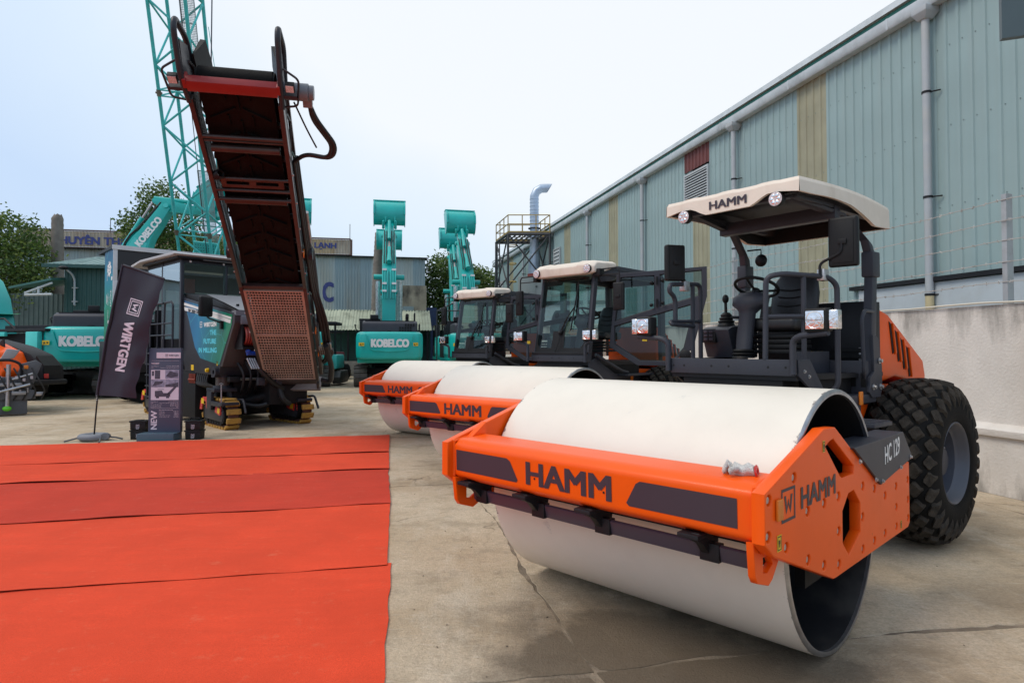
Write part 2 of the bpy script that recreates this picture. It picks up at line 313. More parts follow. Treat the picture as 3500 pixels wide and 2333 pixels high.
# ------------------------------------------------------------------ the yard: ground, slabs
YA = R(11)                                             # the yard's long axis leans this far left of straight ahead
UX = Vector((math.cos(YA), math.sin(YA), 0)); UY = Vector((-math.sin(YA), math.cos(YA), 0))
def yard(a, b, z=0): return UX * a + UY * b + Vector((0, 0, z))
def ground_mat():
    m = bpy.data.materials.new('yard_concrete'); m.use_nodes = True; t = m.node_tree; N = t.nodes; L = t.links; b = N['Principled BSDF']
    g = N.new('ShaderNodeNewGeometry'); P = g.outputs['Position']
    def noi(sc, det=8, ro=.6, src=P, map_=None):
        n = N.new('ShaderNodeTexNoise'); n.inputs['Scale'].default_value = sc; n.inputs['Detail'].default_value = det; n.inputs['Roughness'].default_value = ro
        if map_:
            q = N.new('ShaderNodeMapping'); q.inputs['Scale'].default_value = map_; q.inputs['Rotation'].default_value = (0, 0, YA); L.new(src, q.inputs[0]); src = q.outputs[0]
        L.new(src, n.inputs['Vector']); return n.outputs['Fac']
    def ramp(src, a, b_, c0=0, c1=1):
        r = N.new('ShaderNodeMapRange'); r.inputs[1].default_value = a; r.inputs[2].default_value = b_; r.inputs[3].default_value = c0; r.inputs[4].default_value = c1; L.new(src, r.inputs[0]); return r.outputs[0]
    def mix(f, a, b_):
        x = N.new('ShaderNodeMix'); x.data_type = 'RGBA'
        if isinstance(f, float): x.inputs[0].default_value = f
        else: L.new(f, x.inputs[0])
        for i, c in ((6, a), (7, b_)):
            if isinstance(c, tuple): x.inputs[i].default_value = (*c, 1)
            else: L.new(c, x.inputs[i])
        return x.outputs[2]
    def mul(a, b_):
        x = N.new('ShaderNodeMath'); x.operation = 'MULTIPLY'; L.new(a, x.inputs[0]); L.new(b_, x.inputs[1]); return x.outputs[0]
    col = mix(ramp(noi(.55, 7), .40, .60), (.55, .42, .275), (.70, .575, .415))
    col = mix(ramp(noi(1.1, 9, .68, map_=(2.2, .8, 1)), .50, .64, 0, .7), col, (.70, .60, .46))       # pale scuffs
    col = mix(ramp(noi(.9, 8, .62, map_=(1, 1.6, 1)), .52, .68, 0, .7), col, (.25, .19, .115))         # brown stains
    col = mix(ramp(noi(5, 10, .7), .52, .70, 0, .42), col, (.20, .175, .13))
    col = mix(ramp(noi(26, 6, .7), .42, .70, 0, .40), col, (.30, .235, .165))
    col = mix(ramp(noi(130, 3, .6), .62, .72, 0, .30), col, (.16, .14, .12))                           # grit specks
    col = mix(ramp(noi(60, 4, .7), .35, .70, 0, .42), col, (.26, .20, .14)); col = mix(ramp(noi(18, 8, .75, map_=(.35, 2.2, 1)), .55, .72, 0, .55), col, (.74, .65, .53)); col = mix(ramp(noi(3.2, 9, .72), .58, .70, 0, .5), col, (.20, .145, .09))
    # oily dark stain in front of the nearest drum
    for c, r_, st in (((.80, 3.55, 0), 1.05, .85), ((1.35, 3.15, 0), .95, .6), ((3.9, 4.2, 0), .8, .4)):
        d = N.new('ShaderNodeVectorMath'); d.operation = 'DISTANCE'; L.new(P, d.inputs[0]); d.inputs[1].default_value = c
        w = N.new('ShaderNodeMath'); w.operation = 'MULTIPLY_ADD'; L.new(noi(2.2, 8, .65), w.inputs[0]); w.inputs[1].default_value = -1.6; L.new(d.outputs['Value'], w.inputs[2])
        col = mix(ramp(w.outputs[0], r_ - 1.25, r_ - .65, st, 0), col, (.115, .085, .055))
    # hairline cracks
    v = N.new('ShaderNodeTexVoronoi'); v.feature = 'DISTANCE_TO_EDGE'; v.inputs['Scale'].default_value = .42
    wv = N.new('ShaderNodeVectorMath'); wv.operation = 'SCALE'; wv.inputs['Scale'].default_value = .5
    nn = N.new('ShaderNodeTexNoise'); nn.inputs['Scale'].default_value = 2.2; nn.inputs['Detail'].default_value = 8; L.new(P, nn.inputs['Vector']); L.new(nn.outputs['Color'], wv.inputs[0])
    av = N.new('ShaderNodeVectorMath'); L.new(P, av.inputs[0]); L.new(wv.outputs[0], av.inputs[1]); L.new(av.outputs[0], v.inputs['Vector'])
    crack = ramp(v.outputs['Distance'], .0, .006, 1, 0)
    ck = mul(crack, ramp(noi(.6, 3), .50, .62))
    col = mix(ck, col, (.20, .155, .105))
    L.new(col, b.inputs['Base Color']); b.inputs['Roughness'].default_value = .85; b.inputs['Specular IOR Level'].default_value = .3
    h1 = N.new('ShaderNodeMath'); h1.operation = 'MULTIPLY_ADD'; L.new(noi(9, 10, .7), h1.inputs[0]); h1.inputs[1].default_value = .9; L.new(noi(70, 6, .7), h1.inputs[2])
    bp = N.new('ShaderNodeBump'); bp.inputs['Strength'].default_value = .6; bp.inputs['Distance'].default_value = .03; L.new(h1.outputs[0], bp.inputs['Height']); L.new(bp.outputs[0], b.inputs['Normal'])
    return m
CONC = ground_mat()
JOINT = mat('dirt_in_joints', (.22, .172, .12), .95, var=.4, scale=6, bump=.8, bscale=60)
gb = MB().add([(-900, -300, -.009), (900, -300, -.009), (900, 900, -.009), (-900, 900, -.009)], [(0, 1, 2, 3)])
ground = kind(part('ground', gb, JOINT, None, smooth=0), 'structure')
def slab(a0, a1, b0, b1, near):
    """one cast slab with crumbling edges"""
    st = .09 if near else .5; g = .004 if near else .006
    def edge(p, q):
        n = max(2, int((q - p).length / st)); return [p.lerp(q, i / n) for i in range(n)]
    P = [yard(a0 + g, b0 + g), yard(a1 - g, b0 + g), yard(a1 - g, b1 - g), yard(a0 + g, b1 - g)]
    ring = [x for i in range(4) for x in edge(P[i], P[(i + 1) % 4])]
    ring = [p + Vector((noise.noise(p * .45), noise.noise(p * .45 + Vector((7, 3, 0))), 0)) * .10 + Vector((noise.noise(p * 1.7), noise.noise(p * 1.7 + Vector((7, 3, 0))), 0)) * .03 for p in ring]
    cen = sum((p for p in P), Vector()) / 4; top = []
    for p in ring:
        d = (cen - p).normalized(); k = max(0, noise.noise(p * 2.3 + cen)) * .05 + max(0, noise.noise(p * 9 + cen)) * .05 + max(0, noise.noise(p * .7 + cen) - .2) * .14
        top.append(p + d * k * (1 if near else .6))
    dz = random.uniform(-.004, 0)
    top = [Vector((p.x, p.y, dz - abs(noise.noise(p * 3)) * .004)) for p in top]; bot = [Vector((p.x, p.y, -.03)) + (p - cen).normalized() * .012 for p in top]
    inn = [Vector((p.x, p.y, dz)) + (cen - p).normalized() * .07 for p in top]
    n = len(top); mb = MB().add(bot + top + inn, [(i, (i + 1) % n, n + (i + 1) % n, n + i) for i in range(n)] + [(n + i, n + (i + 1) % n, 2 * n + (i + 1) % n, 2 * n + i) for i in range(n)] + [tuple(range(2 * n, 3 * n))])
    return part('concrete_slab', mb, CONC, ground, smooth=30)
BS = [-6.4, -1.4, 3.33, 8.10, 12.75, 17.6, 22.4, 27.2, 32, 36.8, 42, 48, 56]
AS = [-32, -26.5, -21, -15.5, -10.2, -4.6, 1.05, 6.6, 12, 17.5]
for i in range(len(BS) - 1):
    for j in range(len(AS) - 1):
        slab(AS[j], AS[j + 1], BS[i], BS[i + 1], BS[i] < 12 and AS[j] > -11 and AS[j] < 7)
dbs = MB()
for k in range(170):                                   # grit and leaf scraps
    a, b = random.uniform(-1.8, 4.5), random.uniform(2.2, 9); s = random.uniform(.002, .006) * (2.2 if random.random() < .05 else 1); p = yard(a, b, s * .3)
    M = Matrix.Translation(p) @ Matrix.Rotation(random.uniform(0, 6), 4, 'Z'); dbs.box(-s, s, -s * .6, s * .6, -s * .4, s * .4, M)
kind(part('grit', dbs, JOINT, ground), 'stuff')
# ------------------------------------------------------------------ red carpet strips
def carpet_mat(name, col):
    """felt carpet: fine fibre speckle, brushed streaks, dusty scuffs and footprints"""
    m = bpy.data.materials.new(name); m.use_nodes = True; t = m.node_tree; N = t.nodes; L = t.links; b = N['Principled BSDF']; b.inputs['Roughness'].default_value = .95; b.inputs['Specular IOR Level'].default_value = .1
    b.inputs['Sheen Weight'].default_value = .08; b.inputs['Sheen Tint'].default_value = (1, .55, .45, 1)
    P = N.new('ShaderNodeNewGeometry').outputs['Position']
    def noi(sc, det, ro, sca=(1, 1, 1)):
        q = N.new('ShaderNodeMapping'); q.inputs['Scale'].default_value = sca; q.inputs['Rotation'].default_value = (0, 0, R(-12)); L.new(P, q.inputs[0])
        n = N.new('ShaderNodeTexNoise'); n.inputs['Scale'].default_value = sc; n.inputs['Detail'].default_value = det; n.inputs['Roughness'].default_value = ro; L.new(q.outputs[0], n.inputs['Vector']); return n.outputs['Fac']
    def ramp(src, a, b_, c0, c1):
        r = N.new('ShaderNodeMapRange'); r.inputs[1].default_value = a; r.inputs[2].default_value = b_; r.inputs[3].default_value = c0; r.inputs[4].default_value = c1; L.new(src, r.inputs[0]); return r.outputs[0]
    def mix(f, a, c):
        x = N.new('ShaderNodeMix'); x.data_type = 'RGBA'; L.new(f, x.inputs[0])
        if isinstance(a, tuple): x.inputs[6].default_value = (*a, 1)
        else: L.new(a, x.inputs[6])
        x.inputs[7].default_value = (*c, 1); return x.outputs[2]
    k = lambda f, g=1.0, h=0.0: (col[0] * f, col[1] * f * g + h, col[2] * f * g + h)
    c = mix(ramp(noi(1.3, 6, .6), .35, .65, 0, 1), k(.86), k(1.06))
    c = mix(ramp(noi(2.0, 6, .6, (.5, 5, 1)), .45, .75, 0, .5), c, k(.80))
    c = mix(ramp(noi(200, 3, .7), .40, .62, 0, .6), c, k(.55)); c = mix(ramp(noi(330, 2, .6), .58, .72, 0, .35), c, k(1.15, 1.6, .01))
    c = mix(ramp(noi(3.6, 9, .72, (1, 1.6, 1)), .60, .72, 0, .38), c, k(.86, 2.4, .06)); c = mix(ramp(noi(11, 8, .7), .59, .70, 0, .20), c, k(.9, 2.6, .075)); c = mix(ramp(noi(7, 7, .7), .60, .72, 0, .3), c, k(.70)); c = mix(ramp(noi(34, 4, .7), .42, .62, 0, .22), c, k(.76))
    L.new(c, b.inputs['Base Color'])
    bp = N.new('ShaderNodeBump'); bp.inputs['Strength'].default_value = .5; bp.inputs['Distance'].default_value = .006; L.new(noi(210, 3, .6), bp.inputs['Height']); L.new(bp.outputs[0], b.inputs['Normal']); return m
RC1 = carpet_mat('red_carpet', (.80, .075, .028)); RC2 = carpet_mat('deep_red_carpet', (.62, .054, .027))
CU = Vector((-.195, .981, 0)).normalized(); CV = Vector((-.977, -.212, 0)).normalized()
def strip(name, r0, r1, m, z, label, L=16, seed=0):
    """r0,r1: near and far right-hand corners; the strip runs left from there"""
    r0, r1 = Vector((*r0, 0)), Vector((*r1, 0)); na, nb = 150, 16; vs = []
    for i in range(na + 1):
        s = L * (i / na) ** 1.25
        for j in range(nb + 1):
            f = j / nb; p = r0.lerp(r1, f) + CV * s
            h = .009 * noise.noise(Vector((p.x * .9, p.y * .9, seed))) + .004 * noise.noise(Vector((p.x * 2.6 + p.y, p.y * 3 - p.x, seed))) + .003 * abs(noise.noise(Vector((p.x * 1.2 + p.y * 3.5, p.y * .6 - p.x * .4, seed + 9))))
            lift = max(0, .3 + noise.noise(Vector((s * .9, seed * 3.1, 0))) * 1.1) * .020 * max(0, 1 - f * 9)
            if i < 3: p += CV * noise.noise(Vector((f * 9, seed, 2))) * .014
            if j in (0, nb): p += CU * (noise.noise(Vector((s * 1.1, seed, 5))) * .022 + noise.noise(Vector((s * 5, seed, 8))) * .006)
            vs.append(Vector((p.x, p.y, z + h + lift + .004)))
    mb = MB(); w = nb + 1
    mb.add(vs, [(i * w + j, i * w + j + 1, (i + 1) * w + j + 1, (i + 1) * w + j) for i in range(na) for j in range(nb)])
    fe = [vs[i * w] for i in range(na + 1)]; dn = [Vector((p.x, p.y, p.z - .0045)) + CU * .012 for p in fe]; mb.add(fe + dn, [(i, i + 1, na + 2 + i, na + 1 + i) for i in range(na)])
    fe = [vs[j] for j in range(w)]; dn = [Vector((p.x, p.y, .001)) for p in fe]; mb.add(fe + dn, [(i, i + 1, w + 1 + i, w + i) for i in range(nb)])
    return tag(part(name, mb, m, None, smooth=60), label, 'carpet', 'red carpet strips laid side by side')
strip('red_carpet', (-.50, 2.3), (-.98, 5.13), RC1, .004, 'nearest and widest-looking bright red carpet strip in the foreground', 12, 1)
strip('red_carpet', (-1.0, 5.06), (-1.375, 7.10), RC1, .009, 'bright red carpet strip just in front of the darker red strip', 14, 2)
strip('red_carpet', (-1.355, 7.03), (-1.80, 9.13), RC2, .014, 'darker, dusty red carpet strip in the middle of the brighter ones', 16, 3)
strip('red_carpet', (-1.77, 9.06), (-2.07, 10.58), RC1, .019, 'bright red carpet strip just behind the darker red strip', 18, 4)
strip('red_carpet', (-2.06, 10.51), (-2.46, 12.63), RC1, .024, 'farthest red carpet strip, below the display stand and boxes', 20, 5)
# ------------------------------------------------------------------ warehouse on the right
WA = R(14)
WX = Vector((-math.sin(WA), math.cos(WA), 0)); WN = Vector((-math.cos(WA), -math.sin(WA), 0))   # along the wall; outward (to the yard)
def wp(s, z, n=0): return Vector((11.0, 0, 0)) + WX * s + WN * n + Vector((0, 0, z))
SHEET = mat('pale_teal_sheet', (.285, .39, .39), .5, var=.05, scale=.8, dirt=.35, dcol=(.31, .36, .34), dscale=1.2, streak=.12)
SKYL = mat('yellowed_translucent_sheet', (.33, .315, .215), .55, var=.10, scale=2, dirt=.55, dcol=(.20, .20, .13), dscale=1.6, streak=.15)
GALV = mat('galvanised_gutter', (.56, .61, .63), .45, metal=.1, var=.10, scale=2, dirt=.5, dcol=(.33, .37, .38), dscale=2.5)
PVC = mat('grey_pvc_pipe', (.40, .43, .45), .45, var=.06, scale=4, dirt=.3, dcol=(.42, .37, .26), dscale=2)
PVCY = mat('stained_pvc_pipe', (.52, .44, .26), .5, var=.1)
wh = thing('warehouse', 'long pale green corrugated warehouse behind the white wall on the right', 'warehouse')
EV = 8.25; W0, W1 = 4.0, 51.0; DSP = [6.3, 12.2, 18.45, 24.4, 30.2, 36, 41.8]     # eave height; span; downpipes
def rib_sheet(wd, h, ribs=4, d=.028):
    mb = MB(); pr = []
    for k in range(ribs):
        a = wd * k / ribs; p = wd / ribs
        pr += [(a, 0), (a + p * .55, 0), (a + p * .62, d), (a + p * .84, d), (a + p * .92, 0)]
    pr.append((wd, 0)); n = len(pr)
    vs = [WX * a + WN * b for a, b in pr] + [WX * a + WN * b + Vector((0, 0, h)) for a, b in pr]
    mb.add(vs, [(i, i + 1, n + i + 1, n + i) for i in range(n - 1)]); return mb
SW = 1.0
sheet_me = mesh_of('wall_sheet', rib_sheet(SW, EV), SHEET, smooth=0); sky_me = mesh_of('skylight_sheet', rib_sheet(SW, EV), SKYL, smooth=0)
half_me = mesh_of('skylight_sheet', rib_sheet(SW, EV - 1.95), SKYL, smooth=0)
skyl = [15.0, 20.0, 27.0, 33.0, 39, 45, 51]
part('light_leak_backing', MB().add([wp(W0, 0, -.02), wp(W1, 0, -.02), wp(W1, EV, -.02), wp(W0, EV, -.02)], [(0, 1, 2, 3)]), BLACK, wh)  # unseen black plane added to stop light showing through gaps between sheets
s = W0
while s < W1:
    isk = any(abs(s - q) < .45 for q in skyl)
    me = (half_me if abs(s - 20) < .4 else sky_me) if isk else sheet_me
    o = link('skylight_sheet' if isk else 'wall_sheet', me, wh, wp(s, 0, 0))
    s += SW
# screw heads in rows
sc = MB()
for row in (1.4, 2.9, 4.4, 5.9, 7.4):
    q = W0 + .1
    while q < 30:
        p = wp(q, row, .006); sc.box(-.007, .007, -.007, .007, -.007, .007, Matrix.Translation(p)); q += .25
kind(part('screw_heads', sc, mat('screw_grey', (.20, .25, .25), .5), wh), 'stuff')
gt = MB()
def wloft(mb, prof, s0, s1): mb.loft([[wp(s_, z, n) for n, z in prof] for s_ in (s0, s1)])
wloft(gt, [(.02, EV - .02), (.20, EV - .02), (.23, EV + .02), (.23, EV + .20), (.215, EV + .20), (.20, EV + .04), (.02, EV + .03)], W0, W1)
part('eave_gutter', gt, GALV, wh)
fl = MB(); wloft(fl, [(-.6, EV + .56), (.24, EV + .46), (.26, EV + .31), (.245, EV + .31), (.22, EV + .44), (-.6, EV + .52)], W0, W1); part('roof_flashing', fl, GALV, wh)
tr = MB(); wloft(tr, [(.02, EV + .06), (.19, EV + .20), (.19, EV + .30), (.02, EV + .30)], W0, W1); part('green_trim', tr, mat('deep_green_trim', (.03, .19, .15), .5), wh)
rf = MB().add([wp(W0, EV + .5, -.3), wp(W1, EV + .5, -.3), wp(W1, EV + 2.2, -14), wp(W0, EV + 2.2, -14)], [(0, 1, 2, 3)])
rf.add([wp(W1, 0, 0), wp(W1, EV + .5, -.1), wp(W1, EV + 2.2, -14), wp(W1, 0, -14)], [(0, 1, 2, 3)]); rf.add([wp(W0, 0, 0), wp(W0, EV + .5, -.1), wp(W0, EV + 2.2, -14), wp(W0, 0, -14)], [(0, 1, 2, 3)])
part('roof', rf, GALV, wh, smooth=0)
gj = MB()
q = W0
while q < 50: wloft(gj, [(.225, EV - .022), (.237, EV + .02), (.237, EV + .205), (.225, EV + .205)], q, q + .05); q += 3.0
part('gutter_joint', gj, GALV, wh)
for d in DSP:
    p = MB().tube([wp(d, EV - .10, .17), wp(d, 0, .17)], .07, 14); o = part('downpipe', p, PVC, wh)
    part('pipe_hopper', MB().loft([[wp(d + a * w_, z, .17 + b * w_) for a, b in ((-1, -1), (1, -1), (1, 1), (-1, 1))] for z, w_ in ((EV - .02, .16), (EV - .12, .16), (EV - .24, .09))]), PVC, o, bevel=.01)
    part('pipe_foot', MB().tube([wp(d, 2.75, .17), wp(d, 0, .17)], .074, 14), PVCY, o)
    for z in (2.75, 4.6, 6.6):
        c = MB().tube([wp(d, z, .17), wp(d, z + .04, .17)], .082, 14); c.tube([wp(d, z + .02, .17), wp(d - .18, z + .02, .03)], .015, 6); part('pipe_clamp', c, DKGREY, o)
def vent(s0, s1, z0, z1, n, col):
    fr = MB()
    for a, b, c, d_ in ((s0, s1, z0 - .06, z0), (s0, s1, z1, z1 + .06), (s0 - .06, s0, z0 - .06, z1 + .06), (s1, s1 + .06, z0 - .06, z1 + .06)): fr.loft([[wp(x, z, y) for y, z in ((.02, c), (.10, c), (.10, d_), (.02, d_))] for x in (a, b)])
    o = part('louvred_vent', fr, col, wh)
    part('vent_backing', MB().add([wp(s0, z0, .034), wp(s1, z0, .034), wp(s1, z1, .034), wp(s0, z1, .034)], [(0, 1, 2, 3)]), BLACK, o)
    for k in range(n):
        z = z0 + (z1 - z0) * k / n; dz = (z1 - z0) / n
        part('vent_slat', MB().loft([[wp(x, zz, y) for y, zz in ((.04, z + dz), (.095, z + .02), (.095, z + .04), (.05, z + dz * 1.05))] for x in (s0, s1)]), col, o)
VG = mat('vent_grey', (.44, .47, .48), .5, var=.05)
vent(20.0, 21.35, 6.25, 7.45, 14, VG); vent(34.6, 35.6, 6.0, 7.2, 6, VG); vent(48, 50, 5.2, 6.8, 12, VG)
rp_ = rib_sheet(1.5, .62, 7, .03); RED = mat('faded_red_sheet', (.15, .045, .04), .6, var=.1)
link('red_patch_sheet', mesh_of('red_patch_sheet', rp_, RED, smooth=0), wh, wp(19.95, 7.6, .035))
dw = MB().loft([[wp(x, z, y) for y, z in ((.03, 0), (.09, 0), (.09, 3.0), (.03, 3.0))] for x in (9.7, 14.0)]); part('sliding_door', dw, mat('pale_grey_sheet', (.45, .50, .53), .5, var=.06, dirt=.3, dcol=(.35, .36, .35)), wh)
part('door_rail', MB().loft([[wp(x, z, y) for y, z in ((.03, 3.02), (.16, 3.02), (.16, 3.10), (.03, 3.12))] for x in (9.5, 14.2)]), DKGREY, wh)
# ------------------------------------------------------------------ white boundary wall and barbed wire
def render_mat():
    return mat('white_render', (.70, .655, .60), .9, var=.06, scale=2, bump=.35, bscale=30, dirt=.45, dcol=(.52, .47, .41), dscale=1.1, streak=.35)
REND = render_mat()
def grime(name, z0, z1):
    m = REND.copy(); m.name = name; t = m.node_tree; N = t.nodes; L = t.links; b = N['Principled BSDF']; src = b.inputs['Base Color'].links[0].from_socket
    g = N.new('ShaderNodeNewGeometry'); sx = N.new('ShaderNodeSeparateXYZ'); L.new(g.outputs['Position'], sx.inputs[0])
    n = N.new('ShaderNodeTexNoise'); n.inputs['Scale'].default_value = 3.2; n.inputs['Detail'].default_value = 8; n.inputs['Roughness'].default_value = .62
    mp = N.new('ShaderNodeMapping'); mp.inputs['Scale'].default_value = (1, 1, .28); L.new(g.outputs['Position'], mp.inputs[0]); L.new(mp.outputs[0], n.inputs['Vector'])
    a = N.new('ShaderNodeMapRange'); a.inputs[1].default_value = z0; a.inputs[2].default_value = z1; a.inputs[3].default_value = -.15; a.inputs[4].default_value = .17; L.new(sx.outputs[2], a.inputs[0])
    s_ = N.new('ShaderNodeMath'); L.new(a.outputs[0], s_.inputs[0]); L.new(n.outputs['Fac'], s_.inputs[1])
    r = N.new('ShaderNodeMapRange'); r.inputs[1].default_value = .54; r.inputs[2].default_value = .80; r.inputs[3].default_value = 0; r.inputs[4].default_value = .85; L.new(s_.outputs[0], r.inputs[0])
    x = N.new('ShaderNodeMix'); x.data_type = 'RGBA'; L.new(r.outputs[0], x.inputs[0]); L.new(src, x.inputs[6]); x.inputs[7].default_value = (.16, .15, .13, 1); L.new(x.outputs[2], b.inputs['Base Color']); return m
BA = R(15.2); BX = Vector((-math.sin(BA), math.cos(BA), 0)); BN = Vector((-math.cos(BA), -math.sin(BA), 0)); B0 = Vector((7.845, 0, 0))
def bp_(s, z, n=0): return B0 + BX * s + BN * n + Vector((0, 0, z))
bw = thing('boundary_wall', 'white rendered boundary wall with mould streaks and a ledge, behind the big tyre', 'wall')
def bloft(prof, s0, s1): return MB().loft([[bp_(s_, z, n) for n, z in prof] for s_ in (s0, s1)])
part('wall_panel', bloft([(-.10, .82), (-.10, 2.28), (-.30, 2.28), (-.30, .82)], 3.0, 40), grime('mouldy_render', 1.5, 2.28), bw)
part('wall_plinth', bloft([(0, 0), (0, .70), (-.3, .70), (-.3, 0)], 3.0, 40), grime('plinth_render', .9, .0), bw)
part('wall_ledge', bloft([(.05, .70), (.06, .78), (-.06, .84), (-.3, .84), (-.3, .70)], 3.0, 40), grime('ledge_render', .6, 1.1), bw, bevel=.008)
part('wall_pillar', bloft([(.03, 0), (.03, 2.30), (-.32, 2.30), (-.32, 0)], 6.9, 7.42), REND, bw, bevel=.01)
cb = MB().tube([bp_(4 + k * .5, 2.30 + .008 * math.sin(k * 1.7) + .006 * random.random(), -.08 + .02 * math.sin(k * .9)) for k in range(72)], .014, 6); part('cable_on_wall', cb, mat('cream_conduit', (.60, .56, .46), .6), bw)
bf = thing('barbed_wire_fence', 'barbed wire strands on steel angle posts along the top of the white wall', 'barbed wire')
for s_ in (7.75, 13.2, 18.6, 24): part('post', bloft([(-.16, 2.28), (-.16, 3.62), (-.20, 3.62), (-.20, 2.28)], s_, s_ + .06).loft([[bp_(s_ + a, z, n) for a, n in ((0, -.20), (.012, -.20), (.012, -.26), (0, -.26))] for z in (2.28, 3.62)]), mat('galvanised_post', (.42, .44, .45), .5, metal=.4, var=.12, dirt=.4, dcol=(.25, .24, .22), dscale=4), bf)
WIRE = mat('rusty_wire', (.46, .44, .41), .6, metal=.2)
for k, z in enumerate((2.56, 2.80, 3.06, 3.30, 3.55)):
    pts = []
    q = 3.2
    while q < 26:
        f = ((q - 7.75) % 5.45) / 5.45; pts.append(bp_(q, z - .06 * math.sin(math.pi * f) + .012 * noise.noise(Vector((q * 2, k, 0))), -.15 + .01 * noise.noise(Vector((q, k, 4))))); q += .15
    mb = MB().tube(pts, .0055, 5)
    for p in pts[::1]:
        for j in range(2):
            d = Vector((random.uniform(-1, 1), random.uniform(-1, 1), random.uniform(-1, 1))).normalized() * .026; mb.tube([p - d, p + d], .004, 4)
    part('wire', mb, WIRE, bf)
# dark steel box overhead at the right edge
tb = thing('overhead_beam', 'dark grey-green steel box corner jutting in overhead at the right edge', 'steel box', (4.25, 4.3, 0))
p0 = at(3436, 130, 4.6); q = MB(); M = Matrix.Translation(p0) @ Matrix.Rotation(R(-20), 4, 'Z')
q.box(0, 1.6, -.05, 0, 0, 1.1, M)
q.v = [tuple(Vector(p) - Vector((4.25, 4.3, 0))) for p in q.v]
part('box_shell', q, mat('blue_grey_steel', (.055, .085, .095), .5, var=.08), tb)
# ------------------------------------------------------------------ road rollers
BM = bolt_mesh(.0165, .026)
BMS = bolt_mesh(.010, .012)
def tyre(parent, y0, y1, cx, Rr, rim, name='wheel'):
    """agricultural flotation tyre with staggered diamond lugs, on a dished rim"""
    yc = (y0 + y1) / 2; hw = (y1 - y0) / 2; s = 1 if yc > 0 else -1; Ro = Rr - .035
    w = bpy.data.objects.new(name, None); COL.objects.link(w); w.parent = parent; w.location = (cx, yc, Rr); w.empty_display_size = .2
    side = [(-1, .45), (-1.03, .55), (-1.04, .66), (-.99, .80), (-.90, .90), (-.78, .955), (-.5, .985), (0, 1.0)]
    prof = [(a * hw, b * Ro) for a, b in side]; prof[0] = (-.93 * hw, rim)
    prof += [(-a, b) for a, b in prof[:-1]][::-1]
    part('tyre', MB().lathe(prof, 64), RUBBER, w, smooth=50)
    # lugs
    mb = MB(); nrow = 28
    PF = [(0, 1.0), (.5, .985), (.78, .955), (.90, .90), (.99, .80), (1.04, .66), (1.06, .5)]
    def surf(t, a, h):                                   # t: distance across the tread, following the carcass
        ta = min(abs(t), 1.05); y = t * hw
        for (t0, r0), (t1, r1) in zip(PF, PF[1:]):
            if t0 <= ta <= t1: r = r0 + (r1 - r0) * (ta - t0) / (t1 - t0)
        k = max(0, (ta - .82) / .2); r = Ro * r + h * (1 - .5 * min(1, k)); y += math.copysign(h * min(1, k) * .6, t)
        return Vector((r * math.cos(a), y, r * math.sin(a)))
    da = 2 * math.pi / nrow
    rows = [(-.93, .09, 1), (-.62, .19, 0), (-.31, .19, 1), (0, .19, 0), (.31, .19, 1), (.62, .19, 0), (.93, .09, 1)]
    rnd = random.Random(3)
    for t0, ht, odd in rows:
        for k in range(nrow):
            a0 = (k + .5 * odd) * da; ring = []
            out = [(1, .14), (.60, .52), (.16, 1), (-.16, 1), (-.60, .52), (-1, .14), (-1, -.14), (-.60, -.52), (-.16, -1), (.16, -1), (.60, -.52), (1, -.14)]
            sc = 1 + rnd.uniform(-.04, .04)
            base = [surf(max(-1.08, min(1.08, t0 + ht * 1.06 * p * sc)), a0 + da * .44 * q * sc, -.004) for p, q in out]
            top = [surf(max(-1.06, min(1.06, t0 + ht * .84 * p * sc)), a0 + da * .345 * q * sc, .034) for p, q in out]
            mb.loft([base, top])
    kind(part('tread', mb, LUG, w, smooth=30, whole=True), 'stuff')
    # rim, dish outward on side s
    f = s * hw
    rp = [(f * .95, rim * 1.06), (f * .99, rim * 1.02), (f * .93, rim * .97), (f * .70, rim * .93), (f * .62, rim * .86), (f * .30, rim * .84), (f * .24, rim * .70), (f * .30, rim * .45), (f * .42, rim * .40), (f * .44, 0.001)]
    part('rim', MB().lathe(rp, 40), mat('rim_grey', (.075, .08, .10), .4, var=.08), w)
    hb = MB().lathe([(f * .44, .13), (f * .62, .12), (f * .66, .09), (f * .66, .001)], 20)
    part('hub', hb, GREY, w)
    nb = bolt_mesh(.014, .02)
    for k in range(10):
        a = 2 * math.pi * k / 10; o = link('wheel_nut', nb, w, (.17 * math.cos(a), f * .435, .17 * math.sin(a)))
        if s < 0: o.rotation_euler = (0, 0, math.pi)
    return w
